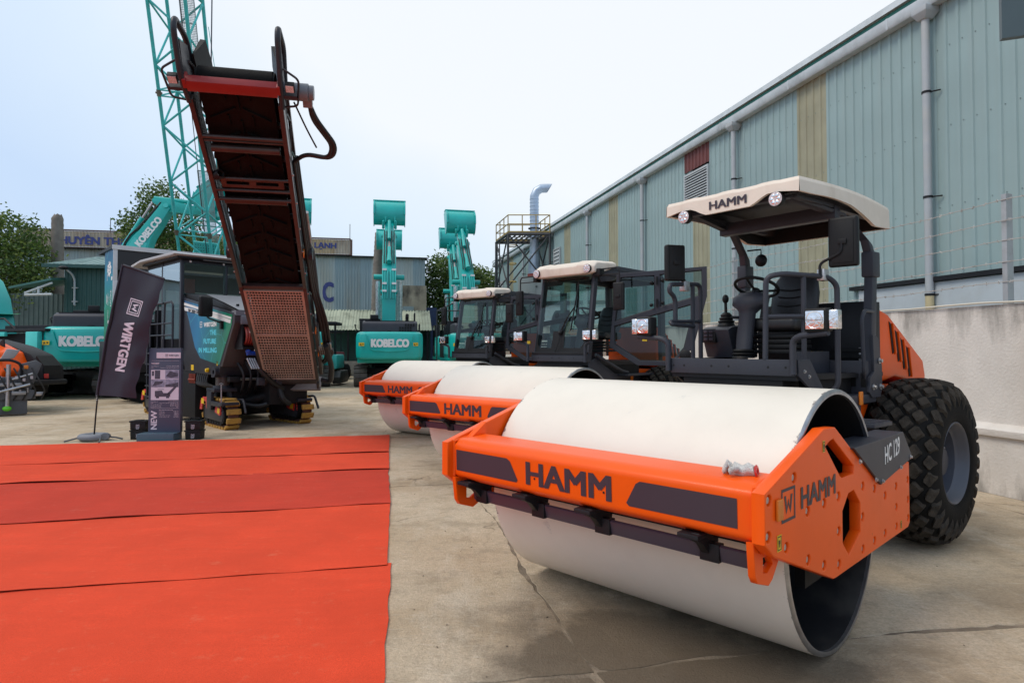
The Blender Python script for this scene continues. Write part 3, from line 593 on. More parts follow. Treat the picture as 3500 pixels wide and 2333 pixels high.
def front_frame(t, near):
    """drum, orange yoke with side plates, scraper bar"""
    d = MB(); N = 96; Ro, Ri, hw = .752, .722, 1.06
    rings = []
    d.lathe([(-hw + .012, Ro), (hw - .012, Ro)], N)
    d.mi = 1
    d.lathe([(-hw + .012, Ro), (-hw, Ro - .008), (-hw, Ri), (-hw + .02, Ri)], N); d.lathe([(hw - .012, Ro), (hw, Ro - .008), (hw, Ri), (hw - .02, Ri)], N)
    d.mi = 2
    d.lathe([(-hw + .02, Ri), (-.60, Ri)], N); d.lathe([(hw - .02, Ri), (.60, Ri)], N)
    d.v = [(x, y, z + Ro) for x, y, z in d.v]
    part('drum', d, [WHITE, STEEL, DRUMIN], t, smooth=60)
    for s in (-1, 1):
        q = MB().lathe([(s * .60, Ri + .004), (s * .60, .2), (s * .70, .19), (s * .70, .001)], 48, c=(0, 0, Ro))
        q.lathe([(s * .70, .13), (s * .98, .13), (s * .98, .001)], 24, c=(0, 0, Ro))
        q.box(-.30, .30, s * .93, s * .985, Ro - .34, Ro + .3)
        part('drum_drive', q, DARK, t)
        h = MB().tube([(-.28, s * .99, 1.1), (-.02, s * 1.01, 1.22), (.25, s * .98, 1.12), (.42, s * .9, .95)], .022, 8, fil=.15)
        h.tube([(-.32, s * .97, 1.04), (-.05, s * .98, 1.16), (.2, s * .95, 1.06), (.38, s * .88, .9)], .02, 8, fil=.15)
        part('hydraulic_hose', h, HOSE, t)
    outer = [(1.17, 1.095), (1.17, .87), (1.075, .80), (.30, .503), (.26, .50), (-1.24, .475), (-1.285, .50), (-1.285, .93), (-.62, .95), (-.02, 1.165), (.25, 1.312), (.42, 1.318)]
    hexa = [(-.055, .922), (-.165, .83), (-.165, .665), (.045, .574), (.145, .662), (.145, .836), (.04, .918)]
    tri = [(.33, 1.245), (.28, 1.25), (-.055, 1.062), (-.05, 1.022), (.15, 1.022), (.18, 1.04), (.40, 1.222)]
    bp = [(.83, 1.12), (1.12, 1.06), (1.13, .9), (.93, .81), (.66, .69), (.44, .61), (.21, .56), (.21, .74), (.66, .93), (.43, .93), (.21, .93), (-.22, .92), (-.45, .87), (-.68, .79), (-.94, .81), (-.94, .67), (-.94, .54), (-.67, .55), (-.44, .55), (-.21, .55), (-.21, .74), (-1.24, .81), (-1.24, .67), (-1.24, .54)]
    for s in (-1, 1):
        holes = [hexa, tri] + ([[(x + .026 * math.cos(a), z + .026 * math.sin(a)) for a in [2 * math.pi * k / 14 for k in range(14)]] for x, z in bp] if s > 0 else [])
        p = plate('side_plate', outer, holes, s * 1.072, s * 1.135, ORANGE, t, bevel=.007)
        if s < 0: p.data.flip_normals()
        if s > 0:
            bk = MB()
            for x, z in bp: bk.lathe([(1.098, .03), (1.099, .001)], 14, c=(x, 0, z))
            part('counterbore_floor', bk, ORANGE, t, smooth=0)
            for x, z in bp: link('bolt', BM, t, (x, 1.1, z))
        # tow lug
        plate('tow_lug', [(1.135, .86), (1.115, .70), (1.09, .665), (.97, .625), (.925, .645), (.83, .74), (.83, .80), (1.05, .845)], [[(1.03, .77), (.95, .765), (.925, .72), (.985, .69), (1.03, .70)]], s * 1.03, s * 1.066, ORANGE, t, bevel=.004)
        w = MB().tube([(1.115, s * 1.068, .86), (1.115, s * 1.068, 1.10), (.86, s * 1.068, 1.135)], .014, 6)
        part('weld_bead', w, ORANGE, t)
        # charcoal cover at the articulation end
        cv = [(.0, 1.172), (-.525, .885), (-1.30, .965), (-1.055, 1.168)] if s > 0 else None
        if cv:
            plate('model_cover', cv, [], 1.137, 1.155, GREY, t, bevel=.004)
            fl = MB().prism([(.0, 1.172), (-1.055, 1.168), (-1.055, 1.16), (0, 1.164)], 'y', .98, 1.14); part('cover_flange', fl, GREY, t)
            text('HC 129', (-.60, 1.1565, 1.00), (-1, 0, .10), (.10, 0, 1), .36, .115, PRINTW, t, bold=.04, shear=.12)
            for x, z in ((-.09, 1.085), (-.40, .935), (-.545, .905), (-1.23, .975), (-.97, .935)): link('bolt', BMS, t, (x, 1.156, z))
    if near or True:
        text('HAMM', (.755, 1.1365, .957), (-1, 0, 0), (0, 0, 1), .495, .106, DECAL, t, bold=.055)
        emblem(t, (.99, 1.1365, .93), (-.165, 0, 0), (0, 0, 1 * .155 / .165 * .165 / .155), 1, DECAL) if 0 else emblem(t, (.99, 1.1365, .93), (-1, 0, 0), (0, 0, .95), .165, DECAL)
        part('side_reflector', MB().box(.995, 1.058, 1.136, 1.15, .955, 1.052), AMBER, t, bevel=.006)
        for x, z, w, h in ((1.018, .85, .05, .075), (.432, 1.227, .035, .06), (-1.047, .532, .03, .055)):
            st = flat('warning_sticker', [(x + w / 2, 1.1365, z - h / 2), (x - w / 2, 1.1365, z - h / 2), (x - w / 2, 1.1365, z + h / 2), (x + w / 2, 1.1365, z + h / 2)], YELLOW, t)
            q = MB(); iw, ih = w * .40, h * .42
            for a, b, c, e in ((-iw, iw, -ih, -ih + .004), (-iw, iw, ih - .004, ih), (-iw, -iw + .004, -ih, ih), (iw - .004, iw, -ih, ih), (-iw * .4, iw * .4, -ih * .1, ih * .45), (-iw * .2, iw * .2, -ih * .6, -ih * .1)):
                q.add([(x - a, 1.138, z + c), (x - b, 1.138, z + c), (x - b, 1.138, z + e), (x - a, 1.138, z + e)], [(0, 1, 2, 3)])
            part('sticker_print', q, STKBLK, st, smooth=0)
    # beam
    b = MB().prism([(1.122, 1.08), (1.115, .865), (1.03, .825), (.90, .83), (.86, .90), (.86, 1.135), (1.07, 1.118)], 'y', -1.068, 1.068)
    part('front_beam', b, ORANGE, t, bevel=.028, seg=4)
    g = MB()
    g.prism([(.86, 1.10), (.86, 1.22), (1.02, 1.11)], 'y', -1.068, -1.01); part('corner_gusset', g, ORANGE, t, bevel=.008)
    for nm, poly in (('decal', [(-1.035, 1.045), (-.54, 1.045), (-.51, 1.03), (-.445, .92), (-.455, .905), (-1.035, .905)]), ('decal', [(.455, 1.045), (.985, 1.045), (.985, .905), (.385, .905), (.368, .92), (.43, 1.03)])):
        pr = [((1.1215 if z > .9 else 1.1195) , y, z) for y, z in poly]
        pr = [(1.115 + (z - .865) / .215 * .007 + .0022, y, z) for y, z in poly]
        flat(nm, pr, DECAL, t)
    text('HAMM', (1.115 + .0022 + .0016, -.372, .907), (0, 1, 0), (.0325, 0, 1), .645, .14, DECAL, t, bold=.055)
    for y in (-.3, .22): part('beam_hole', MB().lathe([(1.1205, .007), (1.121, .001)], 8, c=(0, y, .95), axis='x'), BLACK, t)
    # scraper
    sb = MB().prism([(.97, .765), (.965, .69), (.985, .685), (1.0, .76), (.99, .77)], 'y', -1.0, 1.02); sb.box(.83, .965, -1.0, 1.02, .70, .712)
    part('scraper_bar', sb, mat('scraper_aubergine', (.055, .042, .062), .4, var=.06), t, bevel=.004)
    part('scraper_blade', MB().box(.745, .90, -1.0, 1.02, .775, .785), DKGREY, t)
    for y in (-.93, -.40, .10, .76):
        k = MB().prism([(1.10, .835), (1.12, .805), (1.06, .775), (.98, .69), (.92, .685), (.90, .78), (.93, .83)], 'y', y - .022, y + .022)
        k.box(.985, 1.13, y - .085, y + .03, .808, .832); k.box(.95, 1.006, y - .03, y + .075, .68, .772)
        br = part('scraper_bracket', k, DKGREY, t, bevel=.005)
        for yy in (-.055, .0): link('bolt', BMS, br, (1.05, y + yy, .80), (R(90), 0, 0))
def hoop(t, s, name='guard_rail'):
    m = MB().tube([(-.92, s * .33, 1.66), (-.94, s * .33, 2.30), (-1.0, s * .43, 2.32), (-1.32, s * .63, 2.30), (-1.39, s * .665, 2.24), (-1.39, s * .665, 1.46), (-1.37, s * .62, 1.40), (-1.33, s * .56, 1.40)], .021, 10, fil=.10)
    m.tube([(-.935, s * .33, 1.99), (-1.0, s * .42, 1.99), (-1.25, s * .62, 1.99), (-1.39, s * .665, 1.99)], .019, 8, fil=.08)
    m.tube([(-1.15, s * .52, 2.31), (-1.15, s * .52, 1.66)], .02, 8)
    return part(name, m, GREY, t)
def round_lamp(t, x, y, z, r=.055, tilt=0):
    M = Matrix.Translation((x, y, z)) @ Matrix.Rotation(tilt, 4, 'Y')
    h = MB().lathe([(.012, r * 1.1), (.0, r * 1.14), (-.05, r * 1.02), (-.07, r * .5), (-.07, .001)], 20, axis='x'); h.v = [tuple(M @ Vector(p)) for p in h.v]
    o = part('work_lamp', h, BLACK, t)
    g = MB().lathe([(.012, r * 1.08), (.016, r * .9), (.016, .001)], 20, axis='x'); g.v = [tuple(M @ Vector(p)) for p in g.v]
    part('lens', g, LENS, o)
    k = MB()
    for j in range(6):
        a = j * math.pi / 3; k.lathe([(.0165, .014), (.019, .008), (.019, .001)], 8, c=(0, r * .58 * math.cos(a), r * .58 * math.sin(a)), axis='x')
    k.v = [tuple(M @ Vector(p)) for p in k.v]
    part('led', k, CHROME, o); return o
def headlight(t, s, x=-.80, y=.70, z=1.945):
    y *= s
    h = MB().box(x - .10, x + .0, y - .085, y + .085, z - .085, z + .085); o = part('headlight', h, BLACK, t, bevel=.022, seg=3)
    part('reflector', MB().box(x + .0005, x + .012, y - .065, y + .065, z - .065, z + .065), CHROME, o, bevel=.008)
    for dz_ in (-.033, .033): part('lamp_dish', MB().lathe([(.0125, .060), (.004, .045), (.003, .012), (.018, .010), (.02, .001)], 20, c=(x + .002, y, z + dz_ * .0 + dz_ * .0), axis='x') if dz_ < 0 else MB().box(x + .012, x + .0145, y - .062, y + .062, z - .003, z + .003), CHROME if dz_ < 0 else STEEL, o)
    iy = y + s * .115
    part('indicator', MB().box(x - .09, x - .012, iy - .032, iy + .032, z - .07, z + .07), CHROME, o, bevel=.014, seg=3)
    part('amber_bulb', MB().sphere((x - .03, iy, z), .016, 6), AMBER, o)
    a = MB().tube([(x - .09, s * .565, 1.55), (x - .09, s * .565, 1.80), (x - .07, s * .63, 1.835), (x - .03, abs(y) * s * 1.1, 1.855)], .024, 10, fil=.09)
    a.cyl((x - .05, y, z - .09), (x - .05, y, 1.85), .012, 8)
    part('lamp_arm', a, GREY, t)
def mirror(t, c, ang, pts, h=.36, w=.20):
    M = Matrix.Translation(c) @ Matrix.Rotation(ang, 4, 'Z')
    b = MB().box(-.03, .03, -w / 2, w / 2, -h / 2, h / 2); b.v = [tuple(M @ Vector(p)) for p in b.v]
    o = part('mirror', b, BLACK, t, bevel=.022, seg=3)
    r = MB().box(.031, .036, -w / 2 + .03, w / 2 - .03, -h / 2 + .03, h / 2 - .03); r.v = [tuple(M @ Vector(p)) for p in r.v]; part('mirror_back', r, BLACK, o, bevel=.004)
    part('mirror_clamp', MB().box(-.01, .05, -.03, .03, -.02, .02, M=M), BLACK, o, bevel=.006)
    part('mirror_arm', MB().tube(pts, .011, 8, fil=.05), DKGREY, o)
    return o
def seat(t, x, y):
    b = MB()
    rings = []
    for z, hw, d in ((2.02, .20, .055), (2.10, .225, .07), (2.25, .225, .065), (2.38, .20, .05), (2.44, .16, .035)):
        lean = -(z - 2.0) * .22
        rings.append([Vector((x + lean + d * math.cos(a) * .9, y + hw * math.copysign(abs(math.sin(a)) ** .5, math.sin(a)), z)) for a in [2 * math.pi * k / 24 for k in range(24)]])
    b.loft(rings); part('seat_back', b, SEATM, t, bevel=0, smooth=60)
    for z in (2.14, 2.22, 2.29): part('seat_seam', MB().tube([(x + .063 - (z - 2) * .22, y - .13, z + .01), (x + .068 - (z - 2) * .22, y, z - .01), (x + .063 - (z - 2) * .22, y + .13, z + .01)], .006, 6, fil=.1), BLACK, t)
    c = MB().box(x - .06, x + .42, y - .24, y + .24, 1.90, 2.02); part('seat_cushion', c, SEATM, t, bevel=.05, seg=4)
    k = MB()
    for i in range(4): k.box(x + .02, x + .36, y - .18 - .01 * (i % 2), y + .18 + .01 * (i % 2), 1.70 + i * .045, 1.735 + i * .045)
    part('seat_bellows', k, BLACK, t, bevel=.01)
def steering(t, x, y):
    c = MB(); rings = []
    for px, z, a, b in ((x + .10, 1.66, .07, .055), (x + .07, 1.86, .075, .055), (x + .02, 2.06, .07, .06), (x + .0, 2.10, .10, .09), (x - .02, 2.14, .16, .12), (x - .04, 2.21, .165, .125), (x - .05, 2.25, .11, .09)):
        rings.append([Vector((px + b * math.cos(u), y + a * math.copysign(abs(math.sin(u)) ** .7, math.sin(u)), z)) for u in [2 * math.pi * k / 20 for k in range(20)]])
    c.loft(rings); part('steering_column', c, GREY, t, smooth=50)
    bl = MB().lathe([(1.66, .10), (1.68, .085), (1.695, .10), (1.71, .082), (1.725, .095), (1.74, .078)], 18, c=(x + .10, y, 0), axis='z'); part('column_boot', bl, BLACK, t)
    M = Matrix.Translation((x - .13, y, 2.31)) @ Matrix.Rotation(R(-24), 4, 'Y')
    w = MB().tube([M @ Vector((.19 * math.cos(a), .19 * math.sin(a), 0)) for a in [2 * math.pi * k / 28 for k in range(28)]], .015, 8, closed=True)
    for a in (0, 2.1, 4.2): w.tube([M @ Vector((0, 0, -.04)), M @ Vector((.10 * math.cos(a), .10 * math.sin(a), -.02)), M @ Vector((.18 * math.cos(a), .18 * math.sin(a), 0))], .012, 6)
    w.tube([M @ Vector((0, 0, -.10)), M @ Vector((0, 0, -.02))], .035, 10)
    part('steering_wheel', w, BLACK, t)
def articulate(t, front, deg, J=-1.4):
    """steer the rear half: turn every part behind the joint about the joint pin"""
    M = Matrix.Translation((J, 0, 0)) @ Matrix.Rotation(R(deg), 4, 'Z') @ Matrix.Translation((-J, 0, 0))
    for o in t.children:
        if o not in front: o.matrix_basis = M @ o.matrix_basis
def rear_unit(t, hood_from):
    ch = MB().box(-2.2, -.80, -.28, .28, .62, 1.30); ch.box(-3.6, -2.1, -.40, .40, .55, 1.35); ch.box(-1.2, -.95, -.45, .45, 1.15, 1.5); ch.box(-2.4, -1.4, -.5, .5, 1.25, 1.5)
    ch.cyl((-2.87, -.55, .74), (-2.87, .55, .74), .2, 16)
    for k in range(5): ch.tube([(-.95, -.3 + .15 * k, 1.25), (-.85, -.32 + .16 * k, 1.42), (-1.2, -.3 + .14 * k, 1.46)], .02, 6, fil=.1)
    part('chassis', ch, DARK, t, bevel=.01)
    v = MB()
    for k in range(3): v.cyl((-.90, -.2 + .06 * k, 1.43), (-.84, -.2 + .06 * k, 1.43), .018, 8)
    part('hose_fitting', v, STEEL, t)
    side = [(hood_from, 2.12), (hood_from - .25, 2.07), (-3.66, 1.63), (-3.72, 1.45), (-3.60, 1.36), (-3.3, 1.44), (-2.95, 1.48), (hood_from, 1.42)]
    h = MB().prism(side, 'y', -.50, .50); part('engine_hood', h, ORANGE, t, bevel=.035, seg=3)
    fd = MB().prism([(-2.35, 1.43), (-3.62, 1.38), (-3.66, 1.1), (-3.5, 1.0), (-3.3, 1.30), (-2.5, 1.34), (-2.25, 1.05), (-2.1, 1.05), (-2.2, 1.4)], 'y', -.47, .47); part('hood_skirt', fd, ORANGE, t, bevel=.012)
    for s in (-1, 1):
        for i in range(4):
            x = hood_from - .25 - i * .13; z1 = 2.0 - i * .075
            q = [(x, z1), (x - .045, z1 - .025), (x - .11, z1 - .29), (x - .075, z1 - .305)]
            a, b = sorted((s * .5005, s * .506)); lv = part('louvre', MB().prism(q, 'y', a, b), BLACK, t)
            q2 = [(x - .045, z1 - .015), (x - .07, z1 - .02), (x - .14, z1 - .30), (x - .11, z1 - .31), (x - .11, z1 - .29)]
            a, b = sorted((s * .495, s * .522)); part('louvre_lip', MB().prism(q2, 'y', a, b), ORANGE, lv, bevel=.008)
        tyre(t, *sorted((s * .47, s * 1.01)), -2.86, .74, .345)
    part('rear_counterweight', MB().box(-3.75, -3.5, -.45, .45, .75, 1.33), GREY, t, bevel=.05)
def bracket(t, s):
    plate('post_bracket', [(x - .40, z) for x, z in [(-1.78, 1.82), (-1.72, 1.86), (-1.66, 1.86), (-1.68, 1.55), (-1.60, 1.50), (-1.58, 1.38), (-1.64, 1.33), (-1.80, 1.33), (-1.84, 1.40), (-1.84, 1.60), (-1.80, 1.70)]][::-1], [], s * .63, s * .655, GREY, t, bevel=.004)
    for x, z in ((-1.775, 1.64), (-1.65, 1.42), (-1.79, 1.42)):
        o = link('bolt', BM, t, (x - .40, s * .657, z));
        if s < 0: o.rotation_euler = (0, 0, math.pi)
def canopy_roller(label, loc, rz, group):
    t = thing('road_roller', label, 'road roller', loc, rz, group)
    front_frame(t, True); front = set(t.children); rear_unit(t, -2.55)
    # platform
    p = MB().box(-.935, -.905, -.555, .555, 1.535, 1.66); part('platform_front', p, GREY, t, bevel=.006)
    pf = MB().box(-2.5, -.94, -.56, .56, 1.50, 1.535); part('platform_floor', pf, DKGREY, t)
    for y in (-.52, -.41, -.14, .02, .36, .50): part('platform_hole', MB().lathe([(-.9045, .010), (-.904, .001)], 10, c=(0, y, 1.60), axis='x'), BLACK, t)
    sd = MB().prism([(-.935, 1.66), (-.95, 1.535), (-1.35, 1.30), (-2.05, 1.30), (-2.05, 1.355), (-1.38, 1.38), (-1.12, 1.66)], 'y', .556, .58); part('platform_side', sd, GREY, t, bevel=.004)
    sd = MB().prism([(-.935, 1.66), (-.95, 1.535), (-1.35, 1.30), (-1.95, 1.30), (-1.95, 1.66)], 'y', -.58, -.556); part('platform_side', sd, GREY, t, bevel=.004)
    for x, z in ((-1.03, 1.57), (-1.10, 1.53)): link('bolt', BMS, t, (x, .58, z))
    part('step_well', MB().box(-2.15, -1.38, .32, .64, 1.29, 1.36).box(-2.15, -2.0, .08, .625, 1.36, 1.64).box(-2.0, -1.35, .30, .32, 1.36, 1.72), GREY, t, bevel=.006)
    for y in (.44, .52, .60): part('grille_slot', MB().box(-1.999, -1.996, y - .02, y + .02, 1.42, 1.54), BLACK, t)
    part('side_marker', MB().box(-1.86, -1.80, .642, .656, 1.28, 1.39), AMBER, t, bevel=.006)
    ft = MB().box(-1.62, -1.30, .64, .96, 1.16, 1.19)
    for i in range(3): ft.box(-1.60 + .1 * i, -1.55 + .1 * i, .66, .95, 1.19, 1.197)
    part('foot_step', ft, GREY, t, bevel=.004)
    part('step_post', MB().box(-1.85, -1.55, .58, .64, .95, 1.29), GREY, t, bevel=.006)
    hoop(t, 1)
    fr_ = MB().tube([(-1.42, -.60, 1.66), (-1.42, -.60, 2.35), (-.97, -.60, 2.32), (-.95, -.60, 2.26), (-1.04, -.60, 2.20), (-1.04, -.60, 1.99)], .021, 10, fil=.07)
    fr_.tube([(-1.30, -.60, 1.66), (-1.30, -.60, 2.33)], .02, 8); fr_.tube([(-1.42, -.60, 2.0), (-.96, -.60, 1.985), (-.95, -.57, 1.96), (-1.30, -.59, 1.95)], .019, 8, fil=.04)
    part('guard_rail', fr_, GREY, t)
    for s in (-1, 1):
        headlight(t, s, y=.775)
        bracket(t, s)
        po = MB()
        po.loft([[Vector((x + dx, s * y + dy, z)) for dx, dy in ((-.05, -.035), (.05, -.035), (.05, .035), (-.05, .035))] for x, y, z in ((-2.10, .60, 1.36), (-2.19, .595, 2.50))])
        po.loft([[Vector((x + dx, s * y + dy, z + dz)) for dx, dz, dy in ((-.05, -.02, -.035), (.045, .02, -.035), (.045, .02, .035), (-.05, -.02, .035))] for x, y, z in ((-2.19, .595, 2.50), (-2.14, .58, 2.66), (-1.85, .52, 2.86), (-1.05, .43, 2.93))])
        part('canopy_post', po, GREY, t, bevel=.01)
        part('post_hinge', MB().box(-2.26, -2.11, s * .595 - .05, s * .595 + .05, 2.36, 2.58), GREY, t, bevel=.015)
        part('post_handle', MB().tube([(-2.14, s * .625, 2.06), (-1.90, s * .655, 2.06), (-1.85, s * .655, 1.99), (-1.88, s * .655, 1.55), (-1.95, s * .625, 1.50)], .016, 8, fil=.06), GREY, t)
        lp = MB().sphere((-2.18, s * .42, 2.62), .062, 10, (.7, 1, 1)); lp.tube([(-2.18, s * .42, 2.68), (-2.18, s * .42, 2.73), (-2.15, s * .55, 2.73)], .008, 6); part('rear_work_lamp', lp, BLACK, t)
    # canopy shell: lofted roof with wavy skirts
    X0, X1 = -.95, -2.56; nx, ny = 24, 24
    def hw(x): u = (X0 - x) / (X0 - X1); return .605 + .015 * math.sin(u * math.pi)
    def top(x, y):
        u = (X0 - x) / (X0 - X1); k = abs(y) / hw(x)
        cr = .02 * math.sin(u * math.pi) - .05 * max(0, u - .5) ** 2 * 4 * .3
        rib = .006 if int((y / hw(x) + 1) * 3.5) % 2 else 0
        return 3.035 + cr + (rib if k < .93 else 0)
    def sbot(u):       # side skirt lower edge, u from front to rear
        if u < .12: return 2.918 + .04 * u
        if u < .50: return 2.923 + .012 * math.sin((u - .12) / .38 * math.pi)
        if u < .80: return 2.923 - .115 * ((u - .50) / .30) ** 1.2
        return 2.808 + .02 * (u - .80) / .2
    def fbot(k):       # front skirt lower edge, k from -1 to 1
        a = abs(k)
        return 2.868 + (.005 if a < .34 else .075 * min(1, (a - .34) / .22) if a < .75 else .075 - .025 * (a - .75) / .25)
    rt = MB(); g = [[Vector((X0 + (X1 - X0) * i / nx, hw(X0 + (X1 - X0) * i / nx) * (2 * j / ny - 1) * (.985), top(X0 + (X1 - X0) * i / nx, hw(X0) * (2 * j / ny - 1) * .985))) for j in range(ny + 1)] for i in range(nx + 1)]
    vs = [p for r in g for p in r]; rt.add(vs, [(i * (ny + 1) + j, i * (ny + 1) + j + 1, (i + 1) * (ny + 1) + j + 1, (i + 1) * (ny + 1) + j) for i in range(nx) for j in range(ny)])
    fr = [g[0][j] for j in range(ny + 1)]
    def strip(a, b, inner=.018):
        n = len(a); rt.add(a + b, [(i, i + 1, n + i + 1, n + i) for i in range(n - 1)])
    fo = [Vector((X0 + .015, p.y * 1.015, p.z - .03)) for p in fr]; fb = [Vector((X0 + .02, p.y * 1.015, fbot(2 * j / ny - 1))) for j, p in enumerate(fr)]
    strip(fr, fo); strip(fo, fb); fi = [Vector((X0 - .02, p.y, p.z + .004)) for p in fb]; strip(fb, fi)
    rr = [g[nx][j] for j in range(ny + 1)]; rb = [Vector((X1 - .01, p.y * 1.015, 2.828)) for p in rr]; strip(rr, rb)
    for s in (0, ny):
        sg = -1 if s == 0 else 1
        a = [g[i][s] for i in range(nx + 1)]; o = [Vector((p.x, p.y + sg * .012, p.z - .03)) for p in a]; o[0].x += .02; b = [Vector((p.x, p.y + sg * .004, sbot(i / nx))) for i, p in enumerate(o)]; b[0].z = fb[s].z
        strip(a, o); strip(o, b); ii = [Vector((p.x, p.y - sg * .03, p.z + .004)) for p in b]; strip(b, ii)
    part('canopy', rt, CREAM, t, smooth=45)
    ln = MB()
    for s in (0, ny):
        sg = -1 if s == 0 else 1; a = [Vector((g[i][s].x, g[i][s].y - sg * .012, g[i][s].z - .03)) for i in range(nx + 1)]; b = [Vector((p.x, p.y, sbot(i / nx) + .004)) for i, p in enumerate(a)]; n = len(a); ln.add(a + b, [(i, i + 1, n + i + 1, n + i) for i in range(n - 1)])
    a = [Vector((X1 + .012, p.y * .99, p.z - .02)) for p in rr]; b = [Vector((X1 + .012, p.y * .99, 2.832)) for p in rr]; n = len(a); ln.add(a + b, [(i, i + 1, n + i + 1, n + i) for i in range(n - 1)])
    a = [Vector((X0 - .004, p.y * .99, p.z - .02)) for p in fr]; b = [Vector((X0 - .004, p.y, fbot(2 * j / ny - 1) + .004)) for j, p in enumerate(fr)]; ln.add(a + b, [(i, i + 1, n + i + 1, n + i) for i in range(n - 1)])
    part('dark_skirt_inside', ln, BLACK, t, smooth=45, whole=True)  # black inner faces added behind the cream skirts to keep the canopy inside dark
    un = MB(); vs = [Vector((p.x * 1, p.y * .95, p.z - .055 - (.06 if abs(2 * j / ny - 1) > .8 else 0))) for i, r in enumerate(g) for j, p in enumerate(r)]
    un.add(vs, [(i * (ny + 1) + j, i * (ny + 1) + j + 1, (i + 1) * (ny + 1) + j + 1, (i + 1) * (ny + 1) + j) for i in range(nx) for j in range(ny)])
    part('canopy_liner', un, DKGREY, t)
    cr = MB().box(-1.10, -1.03, -.5, .5, 2.91, 2.965).box(-1.75, -1.65, -.54, .54, 2.82, 2.93).box(-2.4, -1.05, -.53, -.47, 2.905, 2.965).box(-2.4, -1.05, .47, .53, 2.905, 2.965)
    part('canopy_frame', cr, GREY, t, bevel=.006)
    text('HAMM', (X0 + .022, -.165, 2.905), (0, 1, 0), (0, 0, 1), .345, .07, DECAL, t, bold=.05, lift=.002)
    for y in (-.41, .43): round_lamp(t, X0 + .03, y, 2.885, .05)
    seat(t, -2.02, -.02); steering(t, -1.60, -.21)
    co = MB().prism([(-1.58, 1.95), (-1.50, 1.92), (-1.60, 1.66), (-2.0, 1.66), (-2.0, 1.98)], 'y', -.655, -.36); part('control_console', co, GREY, t, bevel=.012)
    pn = part('switch_panel', MB().box(-1.55, -1.505, -.645, -.50, 1.80, 1.93), BLACK, t, bevel=.008)
    for i in range(3):
        for j in range(2): part('switch', MB().box(-1.508, -1.498, -.62 + .055 * j, -.58 + .055 * j, 1.82 + .035 * i, 1.845 + .035 * i), DECAL, pn, bevel=.003)
    lv = MB().cyl((-1.72, -.52, 1.98), (-1.71, -.52, 2.2), .014, 8); lv.sphere((-1.71, -.52, 2.22), .036, 8, (1, .8, 1.2)); part('drive_lever', lv, BLACK, t)
    bo = MB().lathe([(1.96, .085), (1.99, .07), (2.005, .08), (2.02, .06), (2.035, .068), (2.05, .05), (2.065, .055), (2.09, .03)], 16, c=(-1.72, -.52, 0), axis='z'); part('lever_boot', bo, BLACK, t)
    bk = MB().prism([(-2.30, 1.45), (-2.26, 1.9), (-2.34, 2.17), (-2.56, 2.17), (-2.56, 1.45)], 'y', -.52, .52); part('rear_bulkhead', bk, DKGREY, t, bevel=.01)
    for y, z in ((.30, 2.15), (.50, 2.15), (.50, 1.9), (.50, 1.75), (.50, 1.7), (.50, 1.65)): link('bolt', BMS, t, (-2.285 - max(0, z - 1.9) * .3, y - .04, z), (0, 0, R(-90)))
    for z in (1.60, 1.66, 1.72): part('bulkhead_vent', MB().box(-2.30, -2.24, .22, .48, z, z + .03), BLACK, t)
    for y in (.17, .24): flat('warning_sticker', [(-1.99, y - .025, 1.66), (-1.99, y + .025, 1.66), (-1.99, y + .025, 1.72), (-1.99, y - .025, 1.72)], YELLOW, t)
    mirror(t, (-1.31, .755, 2.555), R(8), [(-1.25, .60, 2.30), (-1.25, .60, 2.40), (-1.26, .66, 2.43), (-1.27, .755, 2.47), (-1.27, .755, 2.56)], .38, .21)
    mirror(t, (-1.06, -.62, 2.52), R(66), [(-1.20, -.60, 2.33), (-1.18, -.60, 2.38), (-1.08, -.64, 2.40), (-1.05, -.64, 2.46), (-1.05, -.63, 2.52)], .33, .19)
    for s, x in ((-1, -1.18), (1, -1.30)): part('rail_clamp', MB().box(x - .04, x + .04, s * .60 - .03, s * .60 + .03, 2.27, 2.36), ZINC, t, bevel=.008)
    articulate(t, front, -6.6)
    return t
